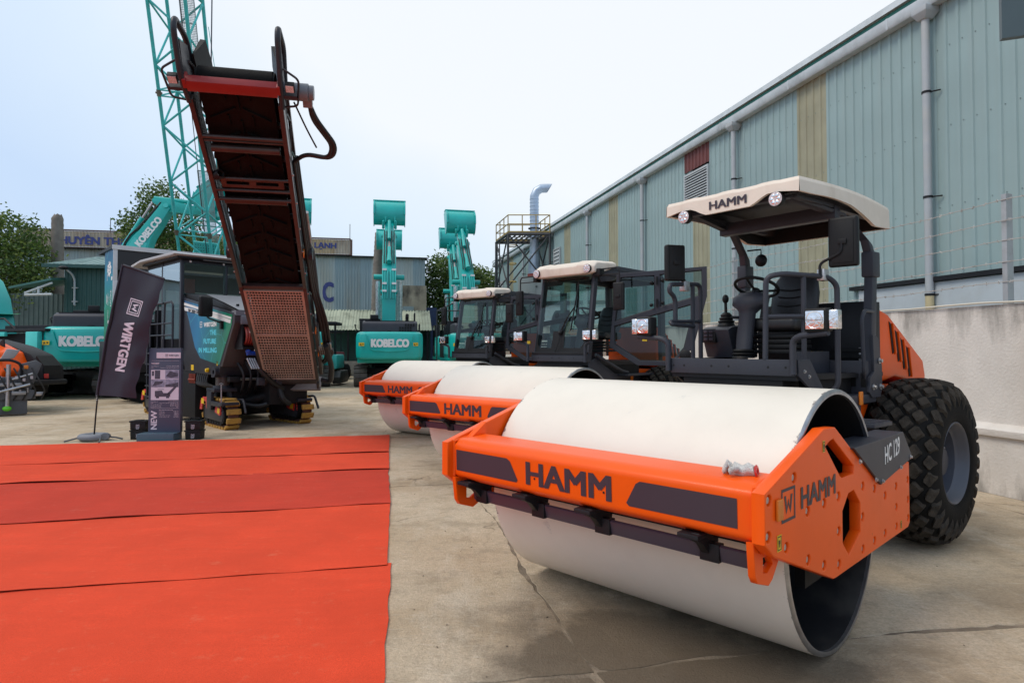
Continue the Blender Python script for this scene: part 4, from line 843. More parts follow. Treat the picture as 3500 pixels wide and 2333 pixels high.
def cab_roller(label, loc, rz, group):
    t = thing('road_roller', label, 'road roller', loc, rz, group)
    front_frame(t, False); front = set(t.children); rear_unit(t, -2.95)
    xs, xf = -1.0, -1.22       # windscreen foot and head
    # cab frame
    f = MB()
    def bar(a, b, w=.045, d=.05): f.loft([[Vector(p) + Vector((dx * d, dy * w, 0)) for dx, dy in ((-1, -1), (1, -1), (1, 1), (-1, 1))] for p in (a, b)])
    for s in (-1, 1):
        bar((xs - .03, s * .51, 1.56), (xf - .03, s * .49, 2.93), .03, .045)
        bar((-1.62, s * .53, 1.6), (-1.58, s * .53, 2.93), .028, .05) if 0 else None
        bar((-3.05, s * .54, 1.62), (-3.02, s * .53, 2.93), .035, .07)
        f.box(-3.1, xf - .0, s * .53 - .035, s * .53 + .035, 2.86, 2.95)
        f.prism([(xf + .02, 2.95), (xf - .55, 2.95), (xf - .45, 2.80), (xf - .1, 2.75)], 'y', s * .52 - .02, s * .52 + .02)
    f.box(-3.08, -3.0, -.5, .5, 2.84, 2.95)
    part('cab_frame', f, GREY, t, bevel=.012)
    part('cab_sill', MB().box(-1.06, -.955, -.55, .55, 1.555, 1.66), GREY, t, bevel=.006)
    part('windscreen_ledge', MB().box(-1.05, -.94, -.53, .53, 1.66, 1.70), DKGREY, t, bevel=.01)
    for y in (-.4, -.12, .02, .3): part('sill_hole', MB().lathe([(-.9545, .010), (-.954, .001)], 10, c=(0, y, 1.61), axis='x'), BLACK, t)
    part('cab_floor', MB().box(-3.05, -1.06, -.52, .52, 1.50, 1.56), DKGREY, t)
    rf = MB().prism([(xf + .04, 2.95), (xf - .3, 3.03), (-3.0, 3.02), (-3.12, 2.95)], 'y', -.56, .56); part('cab_roof', rf, GREY, t, bevel=.02)
    v = MB(); rg = []
    for y, dz, dx in ((-.60, -.035, -.03), (-.53, 0, 0), (-.32, .012, .01), (-.26, 0, -.015), (.26, 0, -.015), (.32, .012, .01), (.53, 0, 0), (.60, -.035, -.03)):
        rg.append([Vector((xf + .17 + dx, y, 2.865 - dz * .4)), Vector((xf + .18 + dx, y, 2.99 + dz)), Vector((xf + .08, y, 3.06 + dz)), Vector((xf - .42, y, 3.085 + dz)), Vector((xf - .42, y, 3.0)), Vector((xf - .02, y, 2.865 - dz * .4))])
    v.loft(rg); part('roof_visor', v, CREAM, t, bevel=.02, seg=3, smooth=50)
    for y in (-.50, .50): round_lamp(t, xf + .195, y, 2.93, .058)
    flat('windscreen', [(xs + .02, -.49, 1.69), (xs + .02, .49, 1.69), (xf + .03, .475, 2.9), (xf + .03, -.475, 2.9)], GLASS, t)
    fb = MB()
    A = lambda y, z: Vector((xs + .026 + (z - 1.69) / 1.21 * (xf - xs + .01), y, z))
    fb.add([A(-.49, 1.69), A(.49, 1.69), A(.49, 1.76), A(-.49, 1.76)], [(0, 1, 2, 3)])
    for s in (-1, 1):
        fb.add([A(s * .49, 1.76), A(s * .40, 1.76), A(s * .45, 1.82), A(s * .47, 1.9), A(s * .49, 2.05)], [(0, 1, 2, 3, 4)])
    fb.add([A(-.16, 1.76), A(.08, 1.76), A(.08, 2.02), A(-.16, 2.02)], [(0, 1, 2, 3)])
    part('black_screen_border', fb, BLACK, t, smooth=0)
    # far side glass and rear glass
    flat('side_window', [(-1.10, -.535, 1.62), (-3.0, -.535, 1.62), (-3.0, -.535, 2.86), (-1.26, -.535, 2.86)], GLASS, t)
    flat('rear_window', [(-3.04, -.48, 2.15), (-3.04, .48, 2.15), (-3.02, .48, 2.84), (-3.02, -.48, 2.84)], GLASS, t)
    fd = MB()
    for a, b, z0, z1 in ((-1.2, -3.0, 2.10, 2.18),): fd.prism([(a, z0), (a, z1), (b, z1 + .28), (b, z0 + .28)], 'y', -.55, -.53)
    fd.box(-2.15, -2.08, -.55, -.53, 2.2, 2.86); part('window_divider', fd, BLACK, t)
    # wipers
    w = MB().tube([A(.02, 1.98) + Vector((.02, 0, 0)), A(.12, 2.22) + Vector((.03, 0, 0)), A(.24, 2.38) + Vector((.03, 0, 0))], .010, 6); w.tube([A(-.02, 1.96) + Vector((.02, 0, 0)), A(.10, 2.20) + Vector((.03, 0, 0)), A(.22, 2.36) + Vector((.03, 0, 0))], .008, 6)
    w.tube([A(.20, 2.02) + Vector((.02, 0, 0)), A(.26, 2.75) + Vector((.02, 0, 0))], .012, 6); w.tube([A(.0, 1.98) + Vector((.03, 0, 0)), A(.02, 1.85) + Vector((.05, 0, 0)), A(-.05, 1.70) + Vector((.03, 0, 0))], .006, 6)
    w.sphere(A(.0, 1.99) + Vector((.02, 0, 0)), .035, 6); part('wiper', w, BLACK, t)
    # open near-side door: hinge at the A-post, swung out about 70 degrees
    M = Matrix.Translation((-1.50, .56, 0)) @ Matrix.Rotation(R(113), 4, 'Z')
    DL = 1.42
    outer = [(0, 1.78), (.42, 1.50), (.98, 1.50), (1.02, 1.62), (1.22, 1.74), (DL, 2.5), (DL, 2.93), (.12, 2.88)]
    win = [[(.09, 2.16), (.68, 2.34), (.68, 2.83), (.18, 2.82)], [(.76, 2.36), (DL - .07, 2.52), (DL - .07, 2.88), (.76, 2.84)], [(.08, 2.09), (1.24, 2.40), (1.10, 1.76), (.92, 1.56), (.46, 1.57), (.08, 1.82)]]
    dr = plate('door', outer, win, -.03, .03, GREY, t, bevel=.006); dr.data.transform(M)
    for wn_, q in enumerate(win):
        gl = MB().add([M @ Vector((p[0], .0, p[1])) for p in q], [tuple(range(len(q)))]); g_ = part('door_window', gl, GLASSD, dr, smooth=0)
        rim = [Vector((p[0], 0, p[1])) for p in q]; part('window_seal', MB().tube([M @ p for p in rim + rim[:1]], .014, 6), BLACK, g_)
    for z in (2.42, 2.75):
        k = MB().cyl(M @ Vector((.72, -.05, z - .06)), M @ Vector((.72, -.05, z + .06)), .014, 8); k.sphere(M @ Vector((.80, -.06, z)), .028, 6); k.sphere(M @ Vector((.64, -.06, z - .03)), .028, 6)
        part('window_hinge', k, BLACK, dr)
    k = MB().lathe([(-.034, .085), (-.045, .07), (-.045, .001)], 18, c=(1.12, 0, 1.65)); k.v = [tuple(M @ Vector(p)) for p in k.v]; part('door_handle', k, BLACK, dr)
    k = MB().sphere((1.16, -.05, 2.66), .025, 6); k.v = [tuple(M @ Vector(p)) for p in k.v]; part('door_stop', k, BLACK, dr)
    flat('warning_sticker', [M @ Vector(p) for p in ((.50, -.034, 1.86), (.57, -.034, 1.86), (.57, -.034, 1.92), (.50, -.034, 1.92))], YELLOW, dr)
    # steps and lower guard
    st = MB().prism([(-1.04, 1.56), (-1.04, 1.45), (-1.5, 1.22), (-2.9, 1.22), (-2.95, 1.36), (-1.7, 1.36), (-1.2, 1.60)], 'y', .50, .53); part('platform_side', st, GREY, t, bevel=.005)
    part('step_tread', MB().box(-2.75, -1.75, .53, .72, 1.33, 1.36), GREY, t, bevel=.005)
    part('grab_bar', MB().tube([(-1.15, .56, 1.66), (-1.30, .60, 1.58), (-1.75, .62, 1.40), (-1.9, .62, 1.38)], .028, 8, fil=.1), GREY, t)
    part('side_marker', MB().box(-2.16, -2.10, .531, .545, 1.23, 1.34), AMBER, t)
    part('tool_box', MB().box(-2.9, -1.5, .38, .52, .85, 1.20), DKGREY, t, bevel=.02)
    for s in (-1, 1):
        headlight(t, s, y=.66)
        br = MB().box(xf - .02, xf + .10, s * .56 - .03, s * .56 + .1 * s, 2.82, 2.93); part('mirror_bracket', br, BLACK, t, bevel=.01)
        y1 = s * .98
        mirror(t, (xf + .08, y1, 2.50), R(10 * s), [(xf + .04, s * .60, 2.92), (xf + .06, s * .95, 2.92), (xf + .06, y1, 2.88), (xf + .06, y1, 2.5)], .40, .17)
        part('mirror_stay', MB().tube([(xf + .04, s * .60, 2.83), (xf + .06, y1, 2.83)], .008, 6), BLACK, t)
    seat(t, -2.25, 0); steering(t, -1.50, .05)
    part('side_console', MB().prism([(-1.55, 1.56), (-1.62, 1.95), (-2.5, 2.0), (-2.5, 1.56)], 'y', -.50, -.28), GREY, t, bevel=.02)
    part('sun_visor', MB().box(xf - .16, xf - .03, -.28, .28, 2.80, 2.86), BLACK, t, bevel=.02)
    part('cab_speaker', MB().sphere((-1.32, -.33, 2.28), .05, 8, (.6, 1, 1)), BLACK, t)
    part('rear_bulkhead', MB().box(-3.1, -3.0, -.52, .52, 1.5, 2.14), DKGREY, t, bevel=.01)
    articulate(t, front, -5)
    return t
RG = 'road rollers parked in a slanting row'
canopy_roller('nearest white drum road roller, open canopy on two posts and orange frame', (1.14, 4.411, 0), R(225), RG)
r2 = cab_roller('middle road roller with a glazed cab, its door swung open, beside the canopy roller', (.122, 8.735, 0), R(230.7), RG)
r3 = tree_of(r2); r3.location = (-1.439, 12.771, 0); r3.rotation_euler = (0, 0, R(235))
r3['label'] = 'farthest road roller of the row, with a glazed cab, before the teal excavators'
# glove on the beam corner
def glove():
    g = MB(); rings = []
    for k, (x, w, h, z) in enumerate(((-.10, .040, .022, .02), (-.06, .046, .03, .03), (-.02, .05, .026, .022), (.03, .052, .03, .03), (.06, .045, .024, .02))):
        rings.append([Vector((x, w * math.cos(a), z + h * math.sin(a))) for a in [2 * math.pi * i / 14 for i in range(14)]])
    g.loft(rings)
    for i, (y, L, c) in enumerate(((-.036, .055, .02), (-.012, .075, .045), (.013, .07, .03), (.036, .05, .055))):
        g.tube([(.05, y, .025), (.05 + L * .5, y * 1.2, .02 + c), (.05 + L, y * 1.3, .012 + c * .3)], .0125, 8, fil=.03)
    g.tube([(-.01, .045, .025), (.02, .08, .045), (.06, .085, .02)], .0135, 8, fil=.03)
    m = mat('cotton_glove', (.72, .69, .65), .9, var=.12, scale=40, bump=.8, bscale=160, dirt=.6, dcol=(.22, .19, .17), dscale=14)
    o = part('work_glove', g, m, None, smooth=60)
    for v in o.data.vertices: v.co = Vector((v.co.x, v.co.y * 1.25, v.co.z * 1.7)) + Vector((noise.noise(v.co * 40) * .008, noise.noise(v.co * 40 + Vector((9, 0, 0))) * .008, abs(noise.noise(v.co * 30)) * .03))
    o.data.transform(Matrix.Scale(.66, 4))
    c = MB().tube([(-.115, .04 * math.cos(a), .022 + .022 * math.sin(a)) for a in [2 * math.pi * i / 14 for i in range(14)]], .009, 6, closed=True)
    c.tube([(-.10, -.042, .03), (.0, -.054, .03), (.05, -.05, .03)], .006, 6)
    c.v = [(p[0] * .66, p[1] * .83, p[2] * 1.15) for p in c.v]; part('red_cuff', c, RUSTR, o)
    tag(o, 'crumpled white work glove with red cuff lying on the orange beam corner', 'glove')
    f = Vector((math.cos(R(225)), math.sin(R(225)), 0)); l = Vector((-f.y, f.x, 0))
    o.location = Vector((1.14, 4.411, 0)) + f * .96 + l * .93 + Vector((0, 0, 1.112)); o.rotation_euler = (R(4), R(6), R(150)); c.v = c.v
glove()
# ------------------------------------------------------------------ cold milling machine
MR = R(-42.9); MO = Vector((-6.0, 14.73, 0))
mill = thing('milling_machine', 'large dark grey cold milling machine with a raised conveyor belt and blue-green side panel', 'milling machine', MO, MR)
MINV = (Matrix.Translation(MO) @ Matrix.Rotation(MR, 4, 'Z')).inverted()
def graphic_mat():
    m = bpy.data.materials.new('blue_green_print'); m.use_nodes = True; t = m.node_tree; N = t.nodes; L = t.links; b = N['Principled BSDF']; b.inputs['Roughness'].default_value = .35
    c = N.new('ShaderNodeTexCoord'); sx = N.new('ShaderNodeSeparateXYZ'); L.new(c.outputs['Object'], sx.inputs[0])
    a = N.new('ShaderNodeMath'); a.operation = 'MULTIPLY_ADD'; L.new(sx.outputs[2], a.inputs[0]); a.inputs[1].default_value = -.35; L.new(sx.outputs[0], a.inputs[2])
    r = N.new('ShaderNodeValToRGB'); mr = N.new('ShaderNodeMapRange'); mr.inputs[1].default_value = -2.6; mr.inputs[2].default_value = .15; L.new(a.outputs[0], mr.inputs[0]); L.new(mr.outputs[0], r.inputs[0])
    e = r.color_ramp.elements; e[0].color = (.006, .075, .20, 1); e[1].color = (.004, .20, .075, 1); k = e.new(.35); k.color = (.004, .17, .34, 1); k = e.new(.62); k.color = (.004, .17, .20, 1)
    v = N.new('ShaderNodeTexVoronoi'); v.feature = 'DISTANCE_TO_EDGE'; v.inputs['Scale'].default_value = 1.5; L.new(c.outputs['Object'], v.inputs['Vector'])
    l = N.new('ShaderNodeMapRange'); l.inputs[1].default_value = .004; l.inputs[2].default_value = .014; l.inputs[3].default_value = .5; l.inputs[4].default_value = 0; L.new(v.outputs['Distance'], l.inputs[0])
    x = N.new('ShaderNodeMix'); x.data_type = 'RGBA'; L.new(l.outputs[0], x.inputs[0]); L.new(r.outputs[0], x.inputs[6]); x.inputs[7].default_value = (.06, .50, .52, 1); L.new(x.outputs[2], b.inputs['Base Color'])
    return m
GRAPH = graphic_mat()
CYAN = mat('cyan_print', (.10, .62, .75), .4, var=0)
MH = mat('mill_slate_paint', (.025, .027, .036), .42, var=.06, bump=.04, dirt=.12, dcol=(.08, .075, .07), spec=.35)
MP = mat('mill_aubergine_paint', (.050, .038, .042), .42, var=.06, dirt=.15, dcol=(.12, .10, .09))
MG = mat('mill_hood_grey', (.17, .18, .20), .4, var=.04)
HY = -1.0
hull = MB().prism([(-1.76, 3.0), (1.02, 2.52), (1.02, 2.3), (.40, 1.36), (.32, 1.16), (-1.66, 1.2), (-1.76, 1.5)], 'y', HY, 1.0); part('hull', hull, MH, mill, bevel=.02)
fc = MB().prism([(1.022, 2.50), (1.10, 2.48), (1.10, 2.3), (.50, 1.36), (.40, 1.36), (1.022, 2.3)], 'y', HY - .002, -.55); part('front_corner_panel', fc, MP, mill, bevel=.015)
flat('printed_panel', [(-1.74, HY - .004, 2.93), (1.0, HY - .004, 2.48), (.96, HY - .004, 2.26), (.35, HY - .004, 1.40), (-.72, HY - .004, 1.54), (-1.05, HY - .004, 1.80)], GRAPH, mill)
PW = mat('panel_white', (.72, .72, .70), .4, var=.02)
flat('white_stripe', [(-1.74, HY - .006, 2.81), (.94, HY - .006, 2.385), (.95, HY - .006, 2.43), (-1.74, HY - .006, 2.875)], PW, mill)
flat('white_stripe', [(-1.70, HY - .006, 2.68), (-.02, HY - .006, 2.45), (.90, HY - .006, 2.295), (.93, HY - .006, 2.37), (-.02, HY - .006, 2.535), (-1.73, HY - .006, 2.77)], PW, mill)
flat('model_badge', [(-1.02, HY - .008, 2.60), (-.86, HY - .008, 2.575), (-.80, HY - .008, 2.645), (-1.0, HY - .008, 2.675)], MH, mill)
text('W 200', (-1.47, HY - .009, 2.635), (1, 0, -.135), (.03, 0, 1), .43, .085, MH, mill, bold=.08, shear=.15)
text('P', (-.95, HY - .010, 2.60), (1, 0, -.135), (0, 0, 1), .055, .06, PRINTW, mill)
text('WIRTGEN', (-.52, HY - .007, 2.25), (1, 0, 0), (0, 0, 1), .70, .105, PRINTW, mill, bold=.08)
emblem(mill, (-.75, HY - .007, 2.245), (1, 0, 0), (0, 0, 1), .135, PRINTW)
text('THE', (-.17, HY - .007, 2.06), (1, 0, 0), (0, 0, 1), .35, .115, CYAN, mill, bold=.08)
text('FUTURE', (-.52, HY - .007, 1.865), (1, 0, 0), (0, 0, 1), .70, .115, CYAN, mill, bold=.08)
text('IN MILLING', (-.80, HY - .007, 1.665), (1, 0, 0), (0, 0, 1), 1.01, .115, CYAN, mill, bold=.08)
hd = MB().prism([(-1.76, 3.003), (-1.76, 3.10), (-.6, 3.0), (.4, 2.76), (1.05, 2.56), (1.02, 2.523)], 'y', HY + .04, .95); part('hood', hd, BLACK, mill, bevel=.02)
hp = MB()
hp.add([(-.55, HY + .05, 3.01), (.45, HY + .05, 2.77), (1.08, HY + .1, 2.58), (1.08, .9, 2.58), (.45, .9, 2.77), (-.55, .9, 3.01)], [(0, 1, 4, 5), (1, 2, 3, 4)]); hp.box(.9, 1.12, HY + .02, .9, 2.46, 2.57)
part('hood_plate', hp, MG, mill, smooth=0)
for y in (-.8, -.6, -.4): part('hood_latch', MB().box(.7, .75, y, y + .05, 2.69, 2.73), BLACK, mill)
# front: hose reel housing, grey box
part('reel_cover', MB().box(.95, 1.16, -.88, -.22, 2.27, 2.46), MG, mill, bevel=.03)
rl = MB()
for k in range(9): rl.lathe([(-.80 + k * .055, .20), (-.775 + k * .055, .225), (-.75 + k * .055, .20)], 24, c=(1.0, 0, 2.03))
part('red_hose_reel', rl, mat('red_brown_hose', (.30, .045, .03), .5), mill)
part('reel_frame', MB().box(.8, 1.16, -.86, -.83, 1.78, 2.27).box(.8, 1.16, -.28, -.25, 1.78, 2.27).box(.8, 1.20, -.86, -.25, 1.74, 1.79), DKGREY, mill)
vb = mat('blue_valve', (.01, .06, .40), .4); part('blue_valve', MB().tube([(1.15, -.75, 1.66), (1.15, -.30, 1.66)], .05, 10).sphere((1.15, -.52, 1.68), .085, 8).sphere((1.15, -.72, 1.7), .06, 8), vb, mill)
flat('warning_sticker', [(-1.26, HY - .004, 1.25), (-1.10, HY - .004, 1.25), (-1.10, HY - .004, 1.38), (-1.26, HY - .004, 1.38)], YELLOW, mill)
st = part('emergency_stop', MB().lathe([(0, .05), (-.03, .05), (-.03, .03), (-.06, .04), (-.07, .001)], 14, c=(-.25, HY - .002, 1.27)), YELLOW, mill)
flat('warning_sticker', [(.18, HY - .004, 1.44), (.24, HY - .004, 1.51), (.30, HY - .004, 1.44), (.24, HY - .004, 1.37)], YELLOW, mill)
part('tow_eye', MB().lathe([(-.05, .12), (-.05, .05), (.05, .05), (.05, .12), (-.05, .12)], 18, c=(.20, HY - .02, 1.24)), MH, mill)
# underside machinery
um = MB().box(-4.8, .2, -.62, .62, .55, 1.4).box(-2.6, -1.0, -1.0, 1.0, .12, 1.25).box(-1.0, .9, -.12, .8, .5, 1.3).box(-5.0, -1.76, -.98, 1.0, 1.35, 1.75)
um.cyl((.1, -.5, .5), (.9, .2, .8), .1, 8); um.cyl((-.3, -.85, .55), (-.5, -.4, 1.1), .09, 8)
part('undercarriage', um, DARK, mill, bevel=.02)
part('engine_block', MB().box(-4.9, -1.9, -.7, .9, 1.75, 2.75).box(-5.0, -4.4, -.95, .95, 1.6, 2.5), DKGREY, mill, bevel=.05)
part('rear_side_panel', MB().box(-5.0, -4.2, -1.02, -.96, 1.35, 2.15), MH, mill, bevel=.02)
flat('printed_panel', [(-4.95, -1.024, 1.9), (-4.3, -1.024, 1.9), (-4.3, -1.024, 2.12), (-4.95, -1.024, 2.12)], GRAPH, mill)
flat('white_stripe', [(-4.95, -1.026, 1.78), (-4.3, -1.026, 1.82), (-4.3, -1.026, 1.90), (-4.95, -1.026, 1.86)], PW, mill)
hz = MB()
for k in range(8): hz.tube([(-1.2 + .12 * k, -.95, 1.2), (-1.1 + .1 * k, -1.0, .95), (-.6 + .1 * k, -.7, .8), (-.1, -.5 + .05 * k, 1.0)], .03, 6, fil=.15)
hz.tube([(.9, -.55, 1.55), (1.1, -.4, 1.25), (1.0, -.1, 1.0), (.9, .2, .85)], .055, 8, fil=.2); hz.tube([(.2, -.6, .55), (.7, -.2, .45), (.9, .2, .7)], .05, 8, fil=.2)
hz.tube([(.85, .1, .95), (1.0, .15, .6), (.9, .35, .5)], .06, 8, fil=.2)
part('hydraulic_hoses', hz, HOSE, mill)
fit_ = MB()
for k in range(5): fit_.cyl((-1.32 + .08 * k, -1.01, 1.17), (-1.32 + .08 * k, -1.01, .95), .018, 6); fit_.sphere((-1.32 + .08 * k, -1.02, 1.03), .03, 6)
part('valve_block', fit_, mat('rust_red_fitting', (.25, .05, .03), .5, metal=.3), mill)
sf = MB()
for k in range(4): sf.cyl((1.05, -.70 + .05 * k, 1.55), (1.12, -.62 + .05 * k, 1.32), .025, 8)
part('hose_fitting', sf, STEEL, mill)
part('steering_rod', MB().cyl((.45, -.7, 1.08), (.45, .6, 1.05), .035, 10), STEEL, mill); part('rod_mount', MB().box(.38, .52, -.85, -.6, 1.02, 1.14), DKGREY, mill, bevel=.02)
# platform, ladder, rails
part('platform_deck', MB().box(-4.4, -1.76, -1.05, 1.05, 1.72, 1.78), MH, mill)
part('console_wall', MB().box(-2.0, -1.80, -1.0, .95, 1.78, 3.05), MH, mill, bevel=.01)
cn = MB().box(-2.6, -2.05, -.95, -.35, 2.6, 2.75); cn.cyl((-2.3, -.65, 1.78), (-2.3, -.65, 2.6), .06, 8); part('control_panel', cn, BLACK, mill, bevel=.02)
part('driver_seat', MB().box(-3.2, -2.8, -.5, 0, 2.2, 2.4).box(-3.35, -3.2, -.5, 0, 2.3, 3.0), SEATM, mill, bevel=.05)
rl = MB()
rl.tube([(-2.32, -1.06, 1.80), (-2.32, -1.06, 2.86), (-2.42, -1.06, 2.93), (-2.85, -1.06, 2.93), (-2.9, -1.06, 2.85), (-2.95, -1.06, 1.78)], .028, 8, fil=.08)
for z in (2.1, 2.4): rl.tube([(-3.9, -1.06, z), (-2.32, -1.06, z)], .022, 8)
rl.tube([(-3.95, -1.06, 1.78), (-3.95, -1.06, 2.92), (-3.0, -1.06, 2.92)], .028, 8, fil=.08); rl.tube([(-3.4, -1.06, 1.78), (-3.4, -1.06, 2.92)], .022, 8); rl.tube([(-3.2, -1.0, 1.78), (-3.1, -1.0, 2.9)], .022, 8)
part('hand_rail', rl, MH, mill)
ld = MB()
for x in (-3.75, -3.05): ld.box(x - .03, x + .03, -1.2, -1.12, .45, 1.80)
for k in range(5): ld.box(-3.75, -3.05, -1.24, -1.10, .50 + k * .28, .54 + k * .28)
part('ladder', ld, MH, mill)
# cab and roof
pc = MB()
for x, y in ((-1.86, -1.02), (-1.86, .02), (-1.86, .98), (-3.1, -1.02), (-4.2, -1.02), (-4.2, .98)): pc.box(x - .05, x + .05, y - .04, y + .04, 1.78, 3.98)
pc.box(-1.9, -1.82, -1.05, 1.0, 3.06, 3.12); pc.box(-1.9, -1.82, -1.05, 1.0, 3.84, 3.95); pc.box(-4.2, -1.86, -1.05, -.99, 3.84, 3.95)
part('cab_frame', pc, MH, mill, bevel=.01)
flat('windscreen', [(-1.80, -1.0, 3.0), (-1.80, .0, 3.0), (-1.80, .0, 3.86), (-1.80, -1.0, 3.86)], GLASS, mill); flat('windscreen', [(-1.80, .06, 3.1), (-1.80, .95, 3.1), (-1.80, .95, 3.86), (-1.80, .06, 3.86)], GLASS, mill)
flat('side_window', [(-1.9, -1.06, 2.0), (-3.05, -1.06, 2.0), (-3.05, -1.06, 3.86), (-1.9, -1.06, 3.86)], GLASS, mill)
flat('side_window', [(-3.15, -1.06, 2.9), (-4.15, -1.06, 2.9), (-4.15, -1.06, 3.86), (-3.15, -1.06, 3.86)], GLASS, mill)
for y in (-.85, -.05): part('window_stud', MB().lathe([(-1.795, .03), (-1.785, .02), (-1.785, .001)], 10, c=(0, y, 3.90), axis='x'), PRINTW, mill)
ro = MB().prism([(-1.55, 4.03), (-1.62, 4.07), (-4.0, 4.10), (-4.75, 4.02), (-4.75, 3.95), (-4.0, 4.03), (-1.62, 3.995)], 'y', -1.32, 1.25); part('canopy_roof', ro, mat('roof_light_grey', (.40, .40, .41), .45, var=.05, dirt=.3, dcol=(.2, .2, .2)), mill, bevel=.025)
part('roof_underside', MB().box(-4.2, -1.65, -1.2, 1.15, 3.95, 3.993), DKGREY, mill)
part('roof_actuator', MB().cyl((-1.68, -.6, 3.96), (-1.68, .9, 3.96), .03, 8), STEEL, mill)
text('WIRTGEN', (-4.70, -1.326, 3.955), (.99, 0, .10), (-.10, 0, .99), .5, .055, PRINTW, mill)
mi = MB().box(-.62, -.50, -1.62, -1.30, 2.45, 2.90); mi.v = [tuple(Matrix.Translation((.28, -1.28, 0)) @ Matrix.Rotation(R(20), 4, 'Z') @ (Vector(p) - Vector((-.56, -1.46, 0)))) for p in mi.v]
mo = part('mirror', mi, BLACK, mill, bevel=.05, seg=3); part('mirror_arm', MB().tube([(.28, -1.26, 2.5), (.36, -1.26, 2.42), (.50, -1.15, 2.36), (.52, -1.0, 2.3)], .018, 8, fil=.08).box(.48, .56, -1.06, -1.0, 2.18, 2.36), BLACK, mo)
# crawler tracks
PADM = {}
def crawler(name, c, rz, L=1.62, h=.62, w=.30, full=True):
    M = Matrix.Translation(c) @ Matrix.Rotation(rz, 4, 'Z')
    cr = bpy.data.objects.new(name, None); COL.objects.link(cr); cr.parent = mill; cr.location = c; cr.rotation_euler = (0, 0, rz); cr.empty_display_size = .2
    r = h / 2 - .03; hl = L / 2 - h / 2
    per = 4 * hl + 2 * math.pi * r; n = 22
    if 'pad' not in PADM:
        PADM['pad'] = mesh_of('track_pad', MB().box(-.060, .060, -w / 2, w / 2, .012, .074), PADY, bevel=.014); PADM['link'] = mesh_of('track_link', MB().box(-.095, .095, -w / 2 + .04, w / 2 - .04, -.03, .012), mat('rusty_link', (.09, .03, .02), .7, var=.25, dirt=.5, dcol=(.05, .04, .035)), bevel=.006)
    for k in range(n):
        s = per * k / n
        if s < 2 * hl: p = (-hl + s, h - .03); a = 0
        elif s < 2 * hl + math.pi * r: u = (s - 2 * hl) / r; p = (hl + r * math.sin(u), h / 2 + r * math.cos(u)); a = u
        elif s < 4 * hl + math.pi * r: p = (hl - (s - 2 * hl - math.pi * r), .065); a = math.pi
        else: u = (s - 4 * hl - math.pi * r) / r; p = (-hl - r * math.sin(u), h / 2 - r * math.cos(u)); a = math.pi + u
        if a == math.pi: p = (p[0], .062)
        o = link('track_pad', PADM['pad'], cr, (p[0], 0, p[1]), (0, a, 0)); link('track_link', PADM['link'], cr, (p[0], 0, p[1]), (0, a, 0))
    f = MB().prism([(-hl - .05, .18), (hl + .05, .16), (hl + .12, .25), (hl + .10, .46), (.25, .50), (-.1, .52), (-hl - .1, .46)], 'y', -w / 2 - .02, w / 2 + .02); part('track_frame', f, MH, cr, bevel=.015)
    wl = MB()
    for x in (-hl, hl): wl.lathe([(-w / 2 + .0, .02), (-w / 2 - .01, .19), (w / 2 + .01, .19), (w / 2, .02)], 20, c=(x, 0, h / 2))
    for k in range(6): wl.lathe([(-w / 2 - .0, .02), (-w / 2 - .005, .065), (w / 2 + .005, .065), (w / 2, .02)], 10, c=(-.42 + .17 * k, 0, .14))
    part('track_rollers', wl, DARK, cr)
    y = MB().prism([(-.20, .40), (.10, .40), (.10, .86), (-.20, .86)], 'y', -w / 2 - .10, -w / 2 - .03).prism([(-.20, .40), (.10, .40), (.10, .86), (-.20, .86)], 'y', w / 2 + .03, w / 2 + .10).box(-.22, .30, -w / 2 - .1, w / 2 + .1, .80, .88); part('track_yoke', y, MH, cr, bevel=.012)
    g = MB().prism([(-hl - .34, .36), (-hl - .28, .56), (-hl - .1, .66), (-hl + .22, .66), (-hl + .2, .44), (-hl + .12, .40), (-hl + .08, .56), (-hl - .1, .58), (-hl - .2, .36)], 'y', -w / 2 - .05, -w / 2 - .03); o = part('red_guard', g, RUSTR, cr, bevel=.004)
    flat('warning_sticker', [(-hl - .22, -w / 2 - .052, .50), (-hl - .04, -w / 2 - .052, .50), (-hl - .04, -w / 2 - .052, .62), (-hl - .22, -w / 2 - .052, .62)], YELLOW, o)
    g = MB().prism([(.20, .36), (.52, .30), (.56, .46), (.25, .50)], 'y', -w / 2 - .05, -w / 2 - .03); o = part('red_guard', g, RUSTR, cr, bevel=.004)
    flat('warning_sticker', [(.36, -w / 2 - .052, .36), (.50, -w / 2 - .052, .34), (.52, -w / 2 - .052, .46), (.38, -w / 2 - .052, .47)], YELLOW, o)
    if full:
        b = MB().box(.10, .75, -w / 2 - .10, -w / 2 - .04, .50, .60).box(.60, .85, -w / 2 - .12, .10, .54, .60); part('scraper_arm', b, MH, cr, bevel=.01)
        part('handle_bar', MB().tube([(.25, w / 2 + .08, .60), (.72, w / 2 + .08, .64), (.92, w / 2 + .06, .36)], .028, 8, fil=.08), MH, cr)
        p = MB().cyl((.72, -w / 2 - .08, .58), (.70, -w / 2 - .08, .98), .014, 6); p.tube([(.70, -w / 2 - .08, .98), (.70, -w / 2 - .04, 1.0), (.70, -w / 2 - .08, 1.02), (.70, -w / 2 - .12, 1.0), (.70, -w / 2 - .08, .98)], .009, 6); part('locking_pin', p, STEEL, cr)
        ch = MB()
        for k in range(9): ch.lathe([(-.006, .016), (.006, .016)], 8, c=(.73 + .004 * k, -w / 2 - .10, .60 - k * .032), axis='y' if k % 2 else 'x')
        part('red_chain', ch, RUSTR, cr)
    return cr
